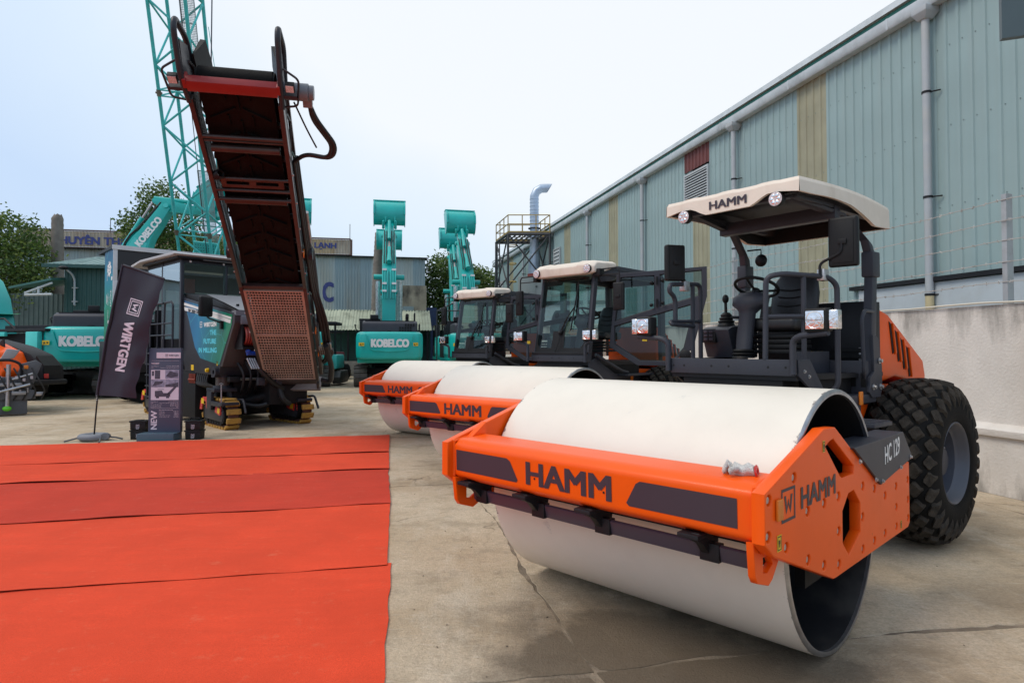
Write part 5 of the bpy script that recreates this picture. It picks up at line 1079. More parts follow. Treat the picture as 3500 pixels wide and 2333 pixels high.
crawler('crawler_track', (.02, -.82, 0), R(-4)); crawler('crawler_track', (.10, .78, 0), R(2)); crawler('crawler_track', (-4.0, -.80, 0), 0, full=False); crawler('crawler_track', (-4.0, .80, 0), 0, full=False)
lg = MB()
for x, y in ((.05, -.80), (.12, .78), (-3.95, -.8), (-3.95, .8)): lg.cyl((x, y, .86), (x, y, 1.5), .15, 18)
part('lifting_column', lg, mat('worn_column', (.10, .085, .075), .45, metal=.4, var=.2, dirt=.5, dcol=(.13, .07, .04)), mill)
lc = MB()
for x, y in ((.05, -.80), (.12, .78)): lc.lathe([(.87, .21), (.93, .20), (.93, .15)], 18, c=(x, y, 0), axis='z'); lc.lathe([(1.12, .15), (1.12, .24), (1.30, .24)], 18, c=(x, y, 0), axis='z')
part('column_collar', lc, MH, mill)
# conveyor
CB, CJ, CT = Vector((-5.0, 14.2, 1.05)), Vector((-4.51, 11.8, 2.93)), Vector((-3.69, 8.2, 5.24))
CW = Vector((.9785, .206, 0)); L1, L2 = (CJ - CB).length, (CT - CJ).length
CN1 = (CJ - CB).cross(CW).normalized(); CN2 = (CT - CJ).cross(CW).normalized()
if CN1.z > 0: CN1 = -CN1
if CN2.z > 0: CN2 = -CN2
def cv(s, w, d=0):
    """s metres up the conveyor, w across, d out of its underside"""
    return MINV @ ((CB + (CJ - CB) * (s / L1) if s <= L1 else CJ + (CT - CJ) * ((s - L1) / L2)) + CW * w + (CN1 if s <= L1 else CN2) * d)
LT = L1 + L2
def cbox(mb, s0, s1, w0, w1, d0, d1):
    for a, b in ([(s0, s1)] if not (s0 < L1 < s1) else [(s0, L1), (L1 + 1e-4, s1)]):
        mb.loft([[cv(s, w, d) for w, d in ((w0, d0), (w1, d0), (w1, d1), (w0, d1))] for s in (a, b)])
    return mb
CONV = mat('conveyor_grey_red_bounce', (.036, .025, .024), .38, var=.12, coat=.2, dirt=.3, dcol=(.10, .075, .065), dscale=3)  # dark grey frame, the carpet's red bounce mixed into its colour
BELT = mat('conveyor_belt', (.005, .0045, .0045), .6, var=.25, scale=5, bump=.2, dirt=.5, dcol=(.02, .016, .014), dscale=3, spec=.12)
MESHG = mat('perforated_guard', (.44, .33, .27), .42, metal=.25, var=.15, dirt=.3, dcol=(.16, .12, .10))  # grey metal; reddish base carries the carpet's reflection
for s in (-1, 1):
    f = MB(); w0, w1 = sorted((s * .54, s * .605)); cbox(f, .0, LT - .25, w0, w1, -.06, .05); part('conveyor_side_rail', f, CONV, mill, bevel=.008)
    f = MB(); w0, w1 = sorted((s * .565, s * .585)); cbox(f, .1, LT - .3, w0, w1, -.32, -.065); part('conveyor_side_plate', f, DKGREY, mill)
    f = MB(); w0, w1 = sorted((s * .55, s * .60)); cbox(f, .2, LT - .1, w0, w1, -.62, -.56)
    q = 1.2
    while q < LT - .6:
        f.tube([cv(q, s * .575, -.32), cv(q + .35, s * .575, -.58)], .022, 6); f.tube([cv(q + .35, s * .575, -.58), cv(q + .7, s * .575, -.32)], .022, 6); q += .7
    part('conveyor_truss', f, CONV, mill)
    # end hoop
    h = MB().tube([cv(LT - .30, s * .59, .03), cv(LT + .10, s * .61, .06), cv(LT + .62, s * .61, -.16), cv(LT + .68, s * .61, -.30), cv(LT + .25, s * .61, -.55), cv(LT - .3, s * .59, -.42)], .038, 10, fil=.14); part('end_hoop', h, MH, mill)
    pl = MB(); w0, w1 = sorted((s * .585, s * .600)); pl.loft([[cv(a, w, d) for a, d in ((LT - .3, 0), (LT + .12, -.02), (LT + .45, -.20), (LT + .2, -.46), (LT - .3, -.45))] for w in (w0, w1)]); part('end_plate', pl, MH, mill)
    lp = MB(); cbox(lp, LT - .02, LT + .10, *sorted((s * .66, s * .78)), -.02, .06); lo = part('work_lamp', lp, BLACK, mill, bevel=.01)
    ln = MB(); cbox(ln, LT - .01, LT + .09, *sorted((s * .67, s * .77)), .061, .066); part('lens', ln, LENS, lo)
    gd = MB().tube([cv(LT - .30, s * .61, 0), cv(LT - .25, s * .80, .02), cv(LT + .15, s * .84, .0), cv(LT + .28, s * .62, -.05)], .015, 6, fil=.06); cbox(gd, LT - .12, LT - .07, *sorted((s * .61, s * .80)), -.06, .06); part('lamp_guard', gd, MH, mill)
    fl_ = MB(); w0 = s * .52; fl_.loft([[cv(a, w, d) for w, d in ((w0, -.40), (w0 + s * .02, -.40), (w0 - s * .05 * (k), -.75), (w0 - s * .07 - s * .05 * k, -.74))] for k, a in ((0, LT - 1.6), (1, LT - .2), (.6, LT + .12))]); part('spill_flap', fl_, BLACK, mill)
bt = MB(); cbox(bt, L1 - .1, LT - .12, -.47, .47, -.10, -.08); cbox(bt, .1, L1 - .1, -.47, .47, -.12, -.10)
rings = []
for k in range(13):
    a = math.pi * k / 12; rings.append([cv(LT - .12 + .16 * math.sin(a), w, -.24 + .16 * math.cos(a)) for w in (-.47, .47)])
bt.loft(rings, cap=False, closed=False); cbox(bt, .2, LT - .12, -.47, .47, -.42, -.40); part('belt', bt, BELT, mill)
cl = MB(); q = L1 + .15
while q < LT - .25:
    for s in (-1, 1):
        for w0, w1, o in ((.05, .40, .0),):
            cl.loft([[cv(q + o + abs(w) * -.55, s * w, -.08), cv(q + o + .05 + abs(w) * -.55, s * w, -.08), cv(q + o + .04 + abs(w) * -.55, s * w, -.045), cv(q + o + .01 + abs(w) * -.55, s * w, -.045)] for w in (w0, w1)])
        cl.loft([[cv(q + a, s * .16 + b, d) for b, d in ((-.012, -.08), (.012, -.08), (.008, -.05), (-.008, -.05))] for a in (.12, .30)])
    cl.loft([[cv(q + a, b, d) for b, d in ((-.014, -.08), (.014, -.08), (.01, -.045), (-.01, -.045))] for a in (-.02, .22)])
    q += .42
kind(part('belt_cleats', cl, BELT, mill, whole=True), 'stuff')
for k in range(6): part('idler_roller', MB().cyl(cv(L1 + .5 + k * .62, -.5, -.16), cv(L1 + .5 + k * .62, .5, -.16), .05, 10), DARK, mill)
for fq, r_ in ((.52, .03), (.565, .026), (.62, .026), (.80, .034), (.785, .02)): part('cross_tube', MB().cyl(cv(L1 + L2 * fq, -.56, .02), cv(L1 + L2 * fq, .56, .02), r_, 10), CONV, mill)
def cplate(name, outer, holes, d0, th, m, lower=False):
    o = plate(name, outer, holes, -th / 2, th / 2, m, mill, bevel=.003, axis='z', rad=.02)
    for v in o.data.vertices: v.co = cv(v.co.x, v.co.y, d0 + v.co.z)
    return o
s0 = L1 + L2 * .575
cplate('slotted_plate', [(s0, -.46), (s0 + .20, -.46), (s0 + .20, .46), (s0, .46)], [[(s0 + .06, -.38), (s0 + .13, -.38), (s0 + .13, -.05), (s0 + .06, -.05)], [(s0 + .06, .05), (s0 + .13, .05), (s0 + .13, .38), (s0 + .06, .38)]], 0, .02, CONV)
for s1 in (L1 + L2 * .745, L1 + L2 * .505):
    r_ = MB().cyl(cv(s1, -.47, -.03), cv(s1, .47, -.03), .065, 12); part('return_roller', r_, CONV, mill)
e_ = MB(); cbox(e_, L1 - .06, L1 + .03, -.56, .56, -.05, .03); part('cross_beam', e_, CONV, mill, bevel=.01)
# perforated guards: real holes
def guard(s0, s1, nr, ncol):
    g = MB(); W0_, W1_ = -.50, .50; dw = (W1_ - W0_) / ncol; ds = (s1 - s0) / nr
    for i in range(nr):
        off = dw * .5 * (i % 2) ; cols = range(ncol)
        for j in cols:
            a = W0_ + dw * j; sq = [(a, s0 + ds * i), (a + dw, s0 + ds * i), (a + dw, s0 + ds * (i + 1)), (a, s0 + ds * (i + 1))]
            sh = off / dw * .36 - .09
            cx_, cy_ = a + dw * (.5 + sh), s0 + ds * (i + .5); ring = []; hole = []
            for k in range(8):
                an = math.pi / 4 * k + math.pi / 8; hole.append((cx_ + dw * .43 * math.cos(an), cy_ + ds * .40 * math.sin(an)))
            out = [(a + dw, cy_ + ds * .25), (a + dw * .75, s0 + ds * (i + 1)), (a + dw * .25, s0 + ds * (i + 1)), (a, cy_ + ds * .25), (a, cy_ - ds * .25), (a + dw * .25, s0 + ds * i), (a + dw * .75, s0 + ds * i), (a + dw, cy_ - ds * .25)]
            cor = {0: (a + dw, s0 + ds * (i + 1)), 2: (a, s0 + ds * (i + 1)), 4: (a, s0 + ds * i), 6: (a + dw, s0 + ds * i)}
            vs = [cv(y, x, .035) for x, y in hole] + [cv(y, x, .035) for x, y in out] + [cv(y, x, .02) for x, y in hole]; fs = []
            for k in range(8): k2 = (k + 1) % 8; fs.append((k, k2, 8 + k2, 8 + k)); fs.append((k, 16 + k, 16 + k2, k2))
            b0 = len(vs)
            for n_, (k, p) in enumerate(cor.items()): vs.append(cv(p[1], p[0], .035)); fs.append((8 + k, b0 + n_, 8 + (k + 1) % 8))
            g.add(vs, fs)
    fr = part('perforated_guard', g, MESHG, mill, smooth=0, whole=True)
    e = MB(); cbox(e, s0 - .03, s0, -.54, .54, .0, .045); cbox(e, s1, s1 + .03, -.54, .54, 0, .045)
    for s in (-1, 1): cbox(e, s0, s1, *sorted((s * .50, s * .54)), 0, .045)
    part('guard_frame', e, MESHG, fr); return fr
guard(L1 * .545, L1 - .12, 17, 19); guard(.10, L1 * .545 - .07, 17, 19)
bk = MB(); cbox(bk, .1, L1 - .1, -.5, .5, -.10, -.09); 
lo_ = MB(); cbox(lo_, -.10, .08, -.56, .56, -.05, .05); cbox(lo_, -.30, -.1, -.60, -.54, -.1, .05); cbox(lo_, -.30, -.1, .54, .60, -.1, .05); part('conveyor_foot', lo_, CONV, mill, bevel=.01)
ft = MB(); cbox(ft, -.36, -.30, -.62, .62, -.3, .06); part('foot_lip', ft, mat('worn_lip', (.25, .22, .21), .45, metal=.4, var=.2), mill)
rb = MB(); rb.loft([[cv(LT + a, w, d) for a, d in ((-.10, .085), (-.02, .10), (.06, .09), (.09, .0), (.07, -.02), (.04, .06), (-.02, .07), (-.10, .06))] for w in (-.56, .56)]); cbox(rb, LT - .05, LT + .08, -.60, -.555, -.08, .10); cbox(rb, LT - .05, LT + .08, .555, .60, -.08, .10)
part('red_end_bar', rb, mat('deep_red', (.26, .016, .015), .42, var=.08), mill, bevel=.008)
part('head_drum', MB().cyl(cv(LT - .12, -.5, -.24), cv(LT - .12, .5, -.24), .14, 20), DARK, mill)
mt = MB().cyl(cv(LT - .20, .60, -.22), cv(LT - .20, .93, -.22), .12, 18); mt.cyl(cv(LT - .20, .93, -.22), cv(LT - .20, 1.0, -.22), .10, 18); cbox(mt, LT - .42, LT - .25, .84, .97, -.27, -.17); part('drive_motor', mt, MG, mill, bevel=.01)
hs = MB()
for o in (0, .05): hs.tube([cv(LT - .40, .93, -.22), cv(LT - .62, .95 + o, -.2), cv(LT - 1.05, 1.22 + o, -.15), cv(LT - 1.30, 1.15 + o, -.15), cv(LT - 1.28, .80, -.2), cv(LT - 1.45, .62, -.2)], .034, 8, fil=.22)
hs.tube([cv(LT - .36, .72, -.2), cv(LT - .8, .86, -.18), cv(LT - 1.1, .98, -.15)], .014, 6, fil=.2)
for o in (0, .06, .12):
    hs.tube([cv(LT - 1.45, .62 + o * .3, -.2 - o), cv(L1 + 1.2, .64 + o * .3, -.2 - o), cv(L1 - .3, .66 + o * .4, -.2 - o), cv(L1 * .62, .78 + o, -.1), cv(L1 * .22, .80 + o, -.1), cv(L1 * .12, .66 + o * .3, -.2)], .030, 8, fil=.3)
part('conveyor_hoses', hs, HOSE, mill)
sg = MB()
for q, w in ((L1 * .55, .66), (L1 * .3, .66), (L1 + .9, .62)): cbox(sg, q, q + .10, w, w + .012, -.08, .04)
part('orange_sticker', sg, AMBER, mill)
cy = MB().cyl(cv(L1 * .45, .72, -.35), cv(L1 + .55, .70, -.45), .06, 10); cy2 = MB().cyl(cv(L1 + .55, .70, -.45), cv(L1 + 1.5, .68, -.5), .035, 10)
part('lift_cylinder', cy, MH, mill); part('cylinder_rod', cy2, STEEL, mill)
bl = MB()
for k in range(10):
    for s in (-1, 1): bl.cyl(cv(.5 + k * .6, s * .605, -.0), cv(.5 + k * .6, s * .625, -.0), .018, 6)
part('rail_bolts', bl, ZINC, mill)
mtg = MB().cyl(cv(L1 + .62, .56, -.3), cv(L1 + .62, .74, -.3), .13, 14); mtg.cyl(cv(L1 + .62, -.74, -.3), cv(L1 + .62, -.56, -.3), .13, 14); part('fold_pivot', mtg, MH, mill)
sp = MB()
for k in range(3): sp.lathe([(k * .06, .05), (k * .06 + .03, .075), (k * .06 + .06, .05)], 12, c=(0, 0, 0), axis='x')
M_ = Matrix.Translation(cv(L1 + L2 * .62, -.52, -.02)); sp.v = [tuple(M_ @ Vector(p)) for p in sp.v]; part('spring_mount', sp, DKGREY, mill)
ex = MB()
for k in range(6): ex.cyl(cv(L1 * .30 + .02 * k, .70 + .045 * k, -.02), cv(L1 * .30 + .30 + .02 * k, .70 + .045 * k, -.02), .022, 7)
part('hose_coupling', ex, STEEL, mill, whole=True)
bx = MB(); cbox(bx, L1 * .05, L1 * .55, .63, .70, -.30, -.02); cbox(bx, L1 * .30, L1 * .36, .66, .98, -.06, .0); part('conveyor_bracket', bx, CONV, mill, bevel=.01)
big = MB().tube([cv(L1 * .42, .84, .02), cv(L1 * .18, .92, .06), cv(-.02, .86, .04), cv(-.06, .66, -.04)], .06, 10, fil=.2); part('corrugated_hose', big, HOSE, mill)
cab_ = MB().box(-2.75, -2.45, -.2, .5, 1.78, 2.55).box(-4.15, -4.1, -.9, .9, 1.78, 2.8).cyl((-3.0, .5, 1.8), (-3.0, .5, 2.9), .05, 8).box(-3.1, -2.7, .3, .8, 2.6, 2.75); part('cab_console', cab_, DKGREY, mill, bevel=.03)
part('steering_wheel', MB().tube([(-2.55 + .05 * math.cos(a), -.3 + .2 * math.cos(a), 2.95 + .2 * math.sin(a)) for a in [2 * math.pi * k / 20 for k in range(20)]], .016, 6, closed=True), BLACK, mill)
part('notice_board', MB().box(-2.62, -2.58, -.75, -.45, 3.15, 3.55), mat('dull_red_board', (.22, .05, .04), .5), mill)
part('cab_sheet', MB().box(-4.12, -4.08, -.9, -.1, 3.0, 3.35), PRINTW, mill)
sm = MB()
for k in range(7): sm.tube([(.5, -.7 + .2 * k, 1.5), (.7, -.6 + .17 * k, 1.2), (.62, -.6 + .15 * k, .9), (.3, -.5 + .15 * k, .75)], .03, 6, fil=.15)
part('front_hoses', sm, HOSE, mill)
for y in (-.35, .05, .4): part('front_block', MB().box(.9, 1.0, y - .08, y + .08, .95, 1.12), MH, mill, bevel=.015)
# ------------------------------------------------------------------ excavators
XM = {}
def excavator(label, loc, rz, group, boom, stick, bucket, turn=0, show_boom=True, foil=True, name='excavator'):
    """boom: side profile points foot, bend, tip; stick: end point; bucket: (x,z,angle). Local +x is where the boom points."""
    t = thing(name, label, 'excavator', loc, rz, group)
    # undercarriage
    M = Matrix.Rotation(turn, 4, 'Z')
    if 'shoe' not in XM: XM['shoe'] = mesh_of('track_shoe', MB().box(-.105, .098, -.30, .30, -.01, .028).box(-.09, -.065, -.30, .30, .028, .055).box(.0, .02, -.30, .30, .028, .048), SHOE, smooth=0)
    for s in (-1, 1):
        tr = bpy.data.objects.new('track', None); COL.objects.link(tr); tr.parent = t; tr.location = M @ Vector((0, s * 1.32, 0)); tr.rotation_euler = (0, 0, turn); tr.empty_display_size = .2
        hl, r, h = 1.85, .42, 1.0; per = 4 * hl + 2 * math.pi * r; n = 48
        for k in range(n):
            q = per * k / n
            if q < 2 * hl: p = (-hl + q, h - .06 - .03 * math.sin(q / hl * math.pi) ** 2); a = 0
            elif q < 2 * hl + math.pi * r: u = (q - 2 * hl) / r; p = (hl + r * math.sin(u), .5 + r * math.cos(u)); a = u
            elif q < 4 * hl + math.pi * r: p = (hl - (q - 2 * hl - math.pi * r), .065); a = math.pi
            else: u = (q - 4 * hl - math.pi * r) / r; p = (-hl - r * math.sin(u), .5 - r * math.cos(u)); a = math.pi + u
            link('track_shoe', XM['shoe'], tr, (p[0], 0, p[1]), (0, a, 0))
        f = MB().prism([(-1.7, .25), (1.7, .25), (1.75, .65), (1.2, .78), (-1.2, .78), (-1.75, .65)], 'y', -.2, .2)
        for x in (-1.85, 1.85): f.lathe([(-.22, .02), (-.22, .36), (.22, .36), (.22, .02)], 20, c=(x, 0, .5))
        for k in range(7): f.lathe([(-.24, .02), (-.24, .11), (.24, .11), (.24, .02)], 10, c=(-1.3 + .43 * k, 0, .2))
        part('track_frame', f, DARK, tr, bevel=.02)
    c = MB().prism([(-1.0, -1.1), (1.0, -1.1), (1.0, 1.1), (-1.0, 1.1)], 'z', .55, .85, M); c.lathe([(.85, .75), (1.12, .75)], 24, axis='z', cap=True); part('car_body', c, DKGREY, t, bevel=.03)
    # upper works
    part('turntable_deck', MB().box(-2.4, 1.9, -1.45, 1.45, 1.12, 1.36), TEAL, t, bevel=.03)
    cw = MB(); rings = []
    for z, ins, bx in ((1.30, .10, .05), (1.37, .02, .0), (1.62, 0, -.02), (2.30, 0, 0), (2.46, .03, .05), (2.54, .14, .16)):
        rings.append([Vector((-2.35, -1.49 + ins, z)), Vector((-2.95 + bx, -1.49 + ins, z)), Vector((-3.22 + bx, -1.30 + ins, z)), Vector((-3.34 + bx, -.7, z)), Vector((-3.36 + bx, 0, z)), Vector((-3.34 + bx, .7, z)), Vector((-3.22 + bx, 1.30 - ins, z)), Vector((-2.95 + bx, 1.49 - ins, z)), Vector((-2.35, 1.49 - ins, z))])
    cw.loft(rings); part('counterweight', cw, TEAL, t, bevel=.05, seg=3, smooth=50)
    gr = MB().tube([(-3.30, 1.05, 2.42), (-3.35, .85, 1.78), (-3.39, .7, 1.70), (-3.40, 0, 1.66), (-3.39, -.7, 1.70), (-3.35, -.85, 1.78), (-3.30, -1.05, 2.42)], .022, 6, fil=.15); part('counterweight_crease', gr, TEAL, t)
    lt = MB()
    text('KOBELCO', (-3.385, .82, 1.84), (0, -1, 0), (0, 0, 1), 1.68, .37, PRINTW, t, bold=.11)
    for y in (1.32, -1.05):
        o = flat('warning_sticker', [(-3.305 + (.035 if y > 0 else .035), y + .03, 1.90), (-3.345, y - .21, 1.90), (-3.345, y - .21, 2.05), (-3.305 + .035, y + .03, 2.05)], YELLOW, t)
        q = MB(); q.add([(-3.352, y - .02, 1.93), (-3.352, y - .10, 1.93), (-3.352, y - .06, 2.02)], [(0, 1, 2)]); q.add([(-3.352, y - .13, 1.95), (-3.352, y - .18, 1.95), (-3.352, y - .18, 2.0), (-3.352, y - .13, 2.0)], [(0, 1, 2, 3)]); part('sticker_print', q, STKBLK, o, smooth=0)
    h = MB().prism([(-2.9, 2.50), (-2.85, 2.95), (-2.6, 3.05), (-.9, 3.05), (-.8, 2.5)], 'y', -1.25, 1.22); part('engine_hood', h, GREY, t, bevel=.08, seg=3)
    part('hood_seam', MB().box(-2.66, -2.6, -1.1, 1.1, 3.0, 3.06), DKGREY, t); vv = MB()
    for k in range(4): vv.box(-2.905, -2.85, -.75 - .12 * k, -.68 - .12 * k, 2.80, 2.92)
    for k in range(5):
        for j in range(2): vv.box(-2.91, -2.85, -.50 - .12 * k, -.42 - .12 * k, 2.56 + .12 * j, 2.65 + .12 * j)
    part('hood_vent', vv, BLACK, t); part('rear_camera', MB().box(-2.95, -2.85, -.08, .12, 2.50, 2.6), BLACK, t, bevel=.02)
    part('exhaust_pipe', MB().tube([(-1.8, -.8, 3.0), (-1.8, -.8, 3.25), (-1.85, -.8, 3.33), (-2.0, -.8, 3.35)], .08, 10, fil=.08), BLACK, t)
    hr = MB().tube([(-2.3, -1.15, 3.0), (-2.3, -1.15, 3.45), (-1.3, -1.15, 3.45), (-1.3, -1.15, 3.0)], .025, 6, fil=.1); hr.tube([(-.6, -1.45, 1.4), (-.6, -1.45, 3.0), (.2, -1.45, 3.0), (.2, -1.45, 1.4)], .025, 6, fil=.1)
    hr.tube([(-2.0, 1.45, 2.4), (-2.0, 1.6, 2.9), (-1.0, 1.6, 2.9)], .025, 6, fil=.1); part('hand_rail', hr, DKGREY, t)
    sb_ = MB().box(-2.4, -.2, .75, 1.46, 1.36, 2.5).box(-2.4, 1.4, -1.46, -.55, 1.36, 2.45); part('side_body', sb_, TEAL, t, bevel=.06)
    part('side_door', MB().box(-2.2, -.4, 1.46, 1.475, 1.5, 2.3).box(-2.2, -.4, -1.475, -1.46, 1.5, 2.3), TEALD, t)
    cb_ = MB()
    for x, y in ((-.25, .52), (-.25, 1.42), (1.55, .52), (1.55, 1.42), (.7, 1.42)): cb_.box(x - .05, x + .05, y - .04, y + .04, 1.36, 3.2)
    cb_.box(-.32, 1.62, .46, 1.48, 3.14, 3.26); cb_.box(-.3, 1.62, .48, 1.46, 1.3, 2.0); cb_.box(-.32, -.25, .48, 1.46, 2.0, 3.2); part('cab', cb_, DKGREY, t, bevel=.04)
    cg = MB().add([(1.56, .56, 2.0), (1.56, 1.38, 2.0), (1.56, 1.38, 3.14), (1.56, .56, 3.14)], [(0, 1, 2, 3)]).add([(-.2, 1.465, 2.0), (1.5, 1.465, 2.0), (1.5, 1.465, 3.14), (-.2, 1.465, 3.14)], [(0, 1, 2, 3)]); part('cab_window', cg, GLASSD, t, smooth=0)
    part('cab_light', MB().box(-.40, -.30, .55, .95, 3.2, 3.45), BLACK, t, bevel=.03)
    # boom
    W_ = .34
    pts = [Vector((x, 0, z)) for x, z in boom]; fine = fillet(pts, 1.6, 8); prof_u, prof_d = [], []
    n = len(fine)
    for i, p in enumerate(fine):
        d = (fine[min(i + 1, n - 1)] - fine[max(i - 1, 0)]).normalized(); u = Vector((-d.z, 0, d.x)); f = i / (n - 1)
        th = .26 + .34 * math.sin(math.pi * min(1, f * 1.02)) ** .8
        prof_u.append(p + u * th); prof_d.append(p - u * th * .85)
    b = MB(); poly = [(p.x, p.z) for p in prof_u] + [(p.x, p.z) for p in prof_d[::-1]]; b.prism(poly, 'y', .05 - W_, .05 + W_); part('boom', b, TEAL, t, bevel=.03)
    sp = MB().prism([(p.x, p.z) for p in [prof_u[i].lerp(prof_d[i], .12) for i in range(2, n - 2)]] + [(p.x, p.z) for p in [prof_u[i].lerp(prof_d[i], .88) for i in range(2, n - 2)]][::-1], 'y', .05 - W_ - .012, .05 + W_ + .012); part('boom_side_plate', sp, TEALD, t)
    part('boom_foot', MB().prism([(-.3, 1.3), (.9, 1.3), (.7, 2.2), (.2, 2.3)], 'y', -.5, -.32).prism([(-.3, 1.3), (.9, 1.3), (.7, 2.2), (.2, 2.3)], 'y', .42, .60), TEALD, t, bevel=.03)
    ci = int(n * .50); pc_ = prof_d[ci].lerp(prof_u[ci], .35)
    for s in (-1, 1):
        y = .05 + s * .56; a_ = Vector((1.7, y, 1.6)); b_ = Vector((pc_.x, y, pc_.z)); m_ = a_.lerp(b_, .22)
        part('boom_cylinder', MB().cyl(a_, m_, .12, 12), TEAL, t)
        rings = []
        for k in range(15):
            q = m_.lerp(b_, k / 14 * .93); rr = .13 + .03 * noise.noise(Vector((k * .9, s, 3)))
            rings.append([q + Vector((rr * math.cos(a), rr * math.sin(a), 0)) * (1 + .18 * noise.noise(Vector((k * .7, a * 1.5, s)))) for a in [2 * math.pi * i / 10 for i in range(10)]])
        part('foil_wrapped_rod', MB().loft(rings), FOIL, t, smooth=20)
    part('cylinder_pin', MB().cyl((pc_.x, .05 - .78, pc_.z), (pc_.x, .05 + .78, pc_.z), .14, 14), TEAL, t, bevel=.02)
    # pipes and hoses on the boom back
    hp_ = MB(); hb_ = MB()
    for k, y in enumerate((-.26, -.15, -.04, .14, .25, .36)):
        hp_.tube([prof_u[i] + (prof_u[i] - prof_d[i]).normalized() * .08 + Vector((0, y, 0)) for i in range(1, int(n * .62))], .034, 6)
    for y in (-.2, -.08, .18, .30):
        i0 = int(n * .6); hb_.tube([prof_u[i] + (prof_u[i] - prof_d[i]).normalized() * (.09 + .10 * math.sin((i - i0) / max(1, n - 1 - i0) * math.pi)) + Vector((0, y, 0)) for i in range(i0, n)], .030, 6)
    part('boom_pipes', hp_, TEALD, t); part('boom_hoses', hb_, HOSE, t)
    cl_ = MB()
    for f in (.2, .35, .5):
        i = int(n * f); q = prof_u[i] + (prof_u[i] - prof_d[i]).normalized() * .08
        for y in (-.2, .28): cl_.box(q.x - .06, q.x + .06, y - .11, y + .11, q.z - .05, q.z + .05)
    part('pipe_clamp', cl_, PRINTW, t)
    # stick, stick cylinder, link, bucket
    tip = fine[-1]; se = Vector((stick[0], 0, stick[1])); dv = (se - tip).normalized(); nv = Vector((-dv.z, 0, dv.x)); back = tip - dv * .75
    st_ = [tip + nv * .34 - dv * .2, back + nv * .28, back + nv * .10, tip - nv * .28, se - nv * .16 + dv * .1, se + nv * .14 + dv * .1]
    part('stick', MB().prism([(p.x, p.z) for p in st_], 'y', .05 - .24, .05 + .24), TEAL, t, bevel=.03)
    i = int(n * .58); a_ = prof_u[i] + (prof_u[i] - prof_d[i]).normalized() * .22 + Vector((0, .05, 0)); b_ = back + nv * .2 + Vector((0, .05, 0)); m_ = a_.lerp(b_, .65)
    part('stick_cylinder', MB().cyl(a_, m_, .13, 12), TEAL, t); part('cylinder_rod', MB().cyl(m_, b_, .07, 8), STEEL, t)
    part('pivot_pin', MB().cyl((tip.x, .05 - .42, tip.z), (tip.x, .05 + .42, tip.z), .11, 12), TEALD, t)
    bx, bz, ba = bucket
    def bp2(p): c_, s_ = math.cos(ba), math.sin(ba); return (bx + p[0] * c_ - p[1] * s_, bz + p[0] * s_ + p[1] * c_)
    arc = [(-.20, .02), (-.42, .20), (-.56, .55), (-.52, .95), (-.30, 1.25), (.02, 1.42), (.42, 1.50), (.95, 1.48)]
    arc = [(p.x, p.y) for p in fillet([Vector((a, b, 0)) for a, b in arc], .3, 3)]
    inn = [(a + .05, b - .03) for a, b in arc][::-1]; BW = .83
    part('bucket', MB().prism([bp2(p) for p in arc + inn], 'y', .05 - BW, .05 + BW), TEAL, t, bevel=.008, smooth=50)
    sd_ = [bp2(p) for p in arc + [(.85, 1.35), (.35, .25), (.15, .0)]]
    part('bucket_side', MB().prism(sd_, 'y', .05 - BW - .035, .05 - BW + .01).prism(sd_, 'y', .05 + BW - .01, .05 + BW + .035), TEAL, t, bevel=.01)
    wr = MB()
    for q in range(3): wr.prism([bp2(p) for p in ((-.10 + q * .27, 1.40 + q * .04), (.10 + q * .27, 1.45 + q * .04), (.10 + q * .27, 1.51 + q * .03), (-.10 + q * .27, 1.46 + q * .03))], 'y', .05 - BW - .06, .05 + BW + .06)
    for y in (.05 - BW - .04, .05 + BW - .04): wr.prism([bp2(p) for p in ((-.62, .5), (-.56, 1.0), (-.30, 1.32), (-.28, 1.22), (-.5, .95), (-.55, .5))], 'y', y, y + .08)
    part('wear_plate', wr, TEAL, t, bevel=.012)
    te = MB()
    for k in range(5):
        y = .05 - BW + .15 + k * .34; te.prism([bp2(p) for p in ((.80, 1.42), (1.18, 1.40), (1.20, 1.46), (.85, 1.53))], 'y', y - .07, y + .07)
    part('bucket_tooth', te, DKGREY, t, bevel=.012)
    er = MB()
    for y in (-.24, .26): er.prism([bp2(p) for p in ((-.25, .3), (-.62, .35), (-.55, .05), (-.15, -.18), (.12, -.1), (.0, .2))], 'y', y - .04, y + .04)
    part('bucket_ear', er, TEAL, t, bevel=.01)
    lk = MB(); p0_ = Vector((*bp2((-.45, .12)), 0)); p0_ = Vector((p0_.x, 0, p0_.y)); m2 = se - dv * .45 + nv * .45
    for y in (-.28, .38):
        lk.tube([p0_ + Vector((0, y, 0)), m2 + Vector((0, y, 0)), se - dv * .5 + Vector((0, y, 0))], .07, 8)
    part('bucket_link', lk, TEALD, t); part('bucket_cylinder', MB().cyl(back + nv * .35 + Vector((0, .05, 0)), m2 + Vector((0, .05, 0)), .10, 10), TEAL, t)
    return t
XG = 'teal excavators with raised buckets at the back of the yard'
BOOM = [(.35, 1.9), (.9, 5.6), (2.6, 7.9)]; STK = (3.4, 8.75); BK = (3.45, 8.6, R(-6))
YD = R(101)
def exc_at(cx, cy, rz): f = Vector((math.cos(rz), math.sin(rz), 0)); return Vector((cx, cy, 0)) + f * 3.36
x1 = excavator('teal excavator seen squarely from behind, bucket raised high over its centre', exc_at(-5.47, 28.0, YD), YD, XG, BOOM, STK, BK)
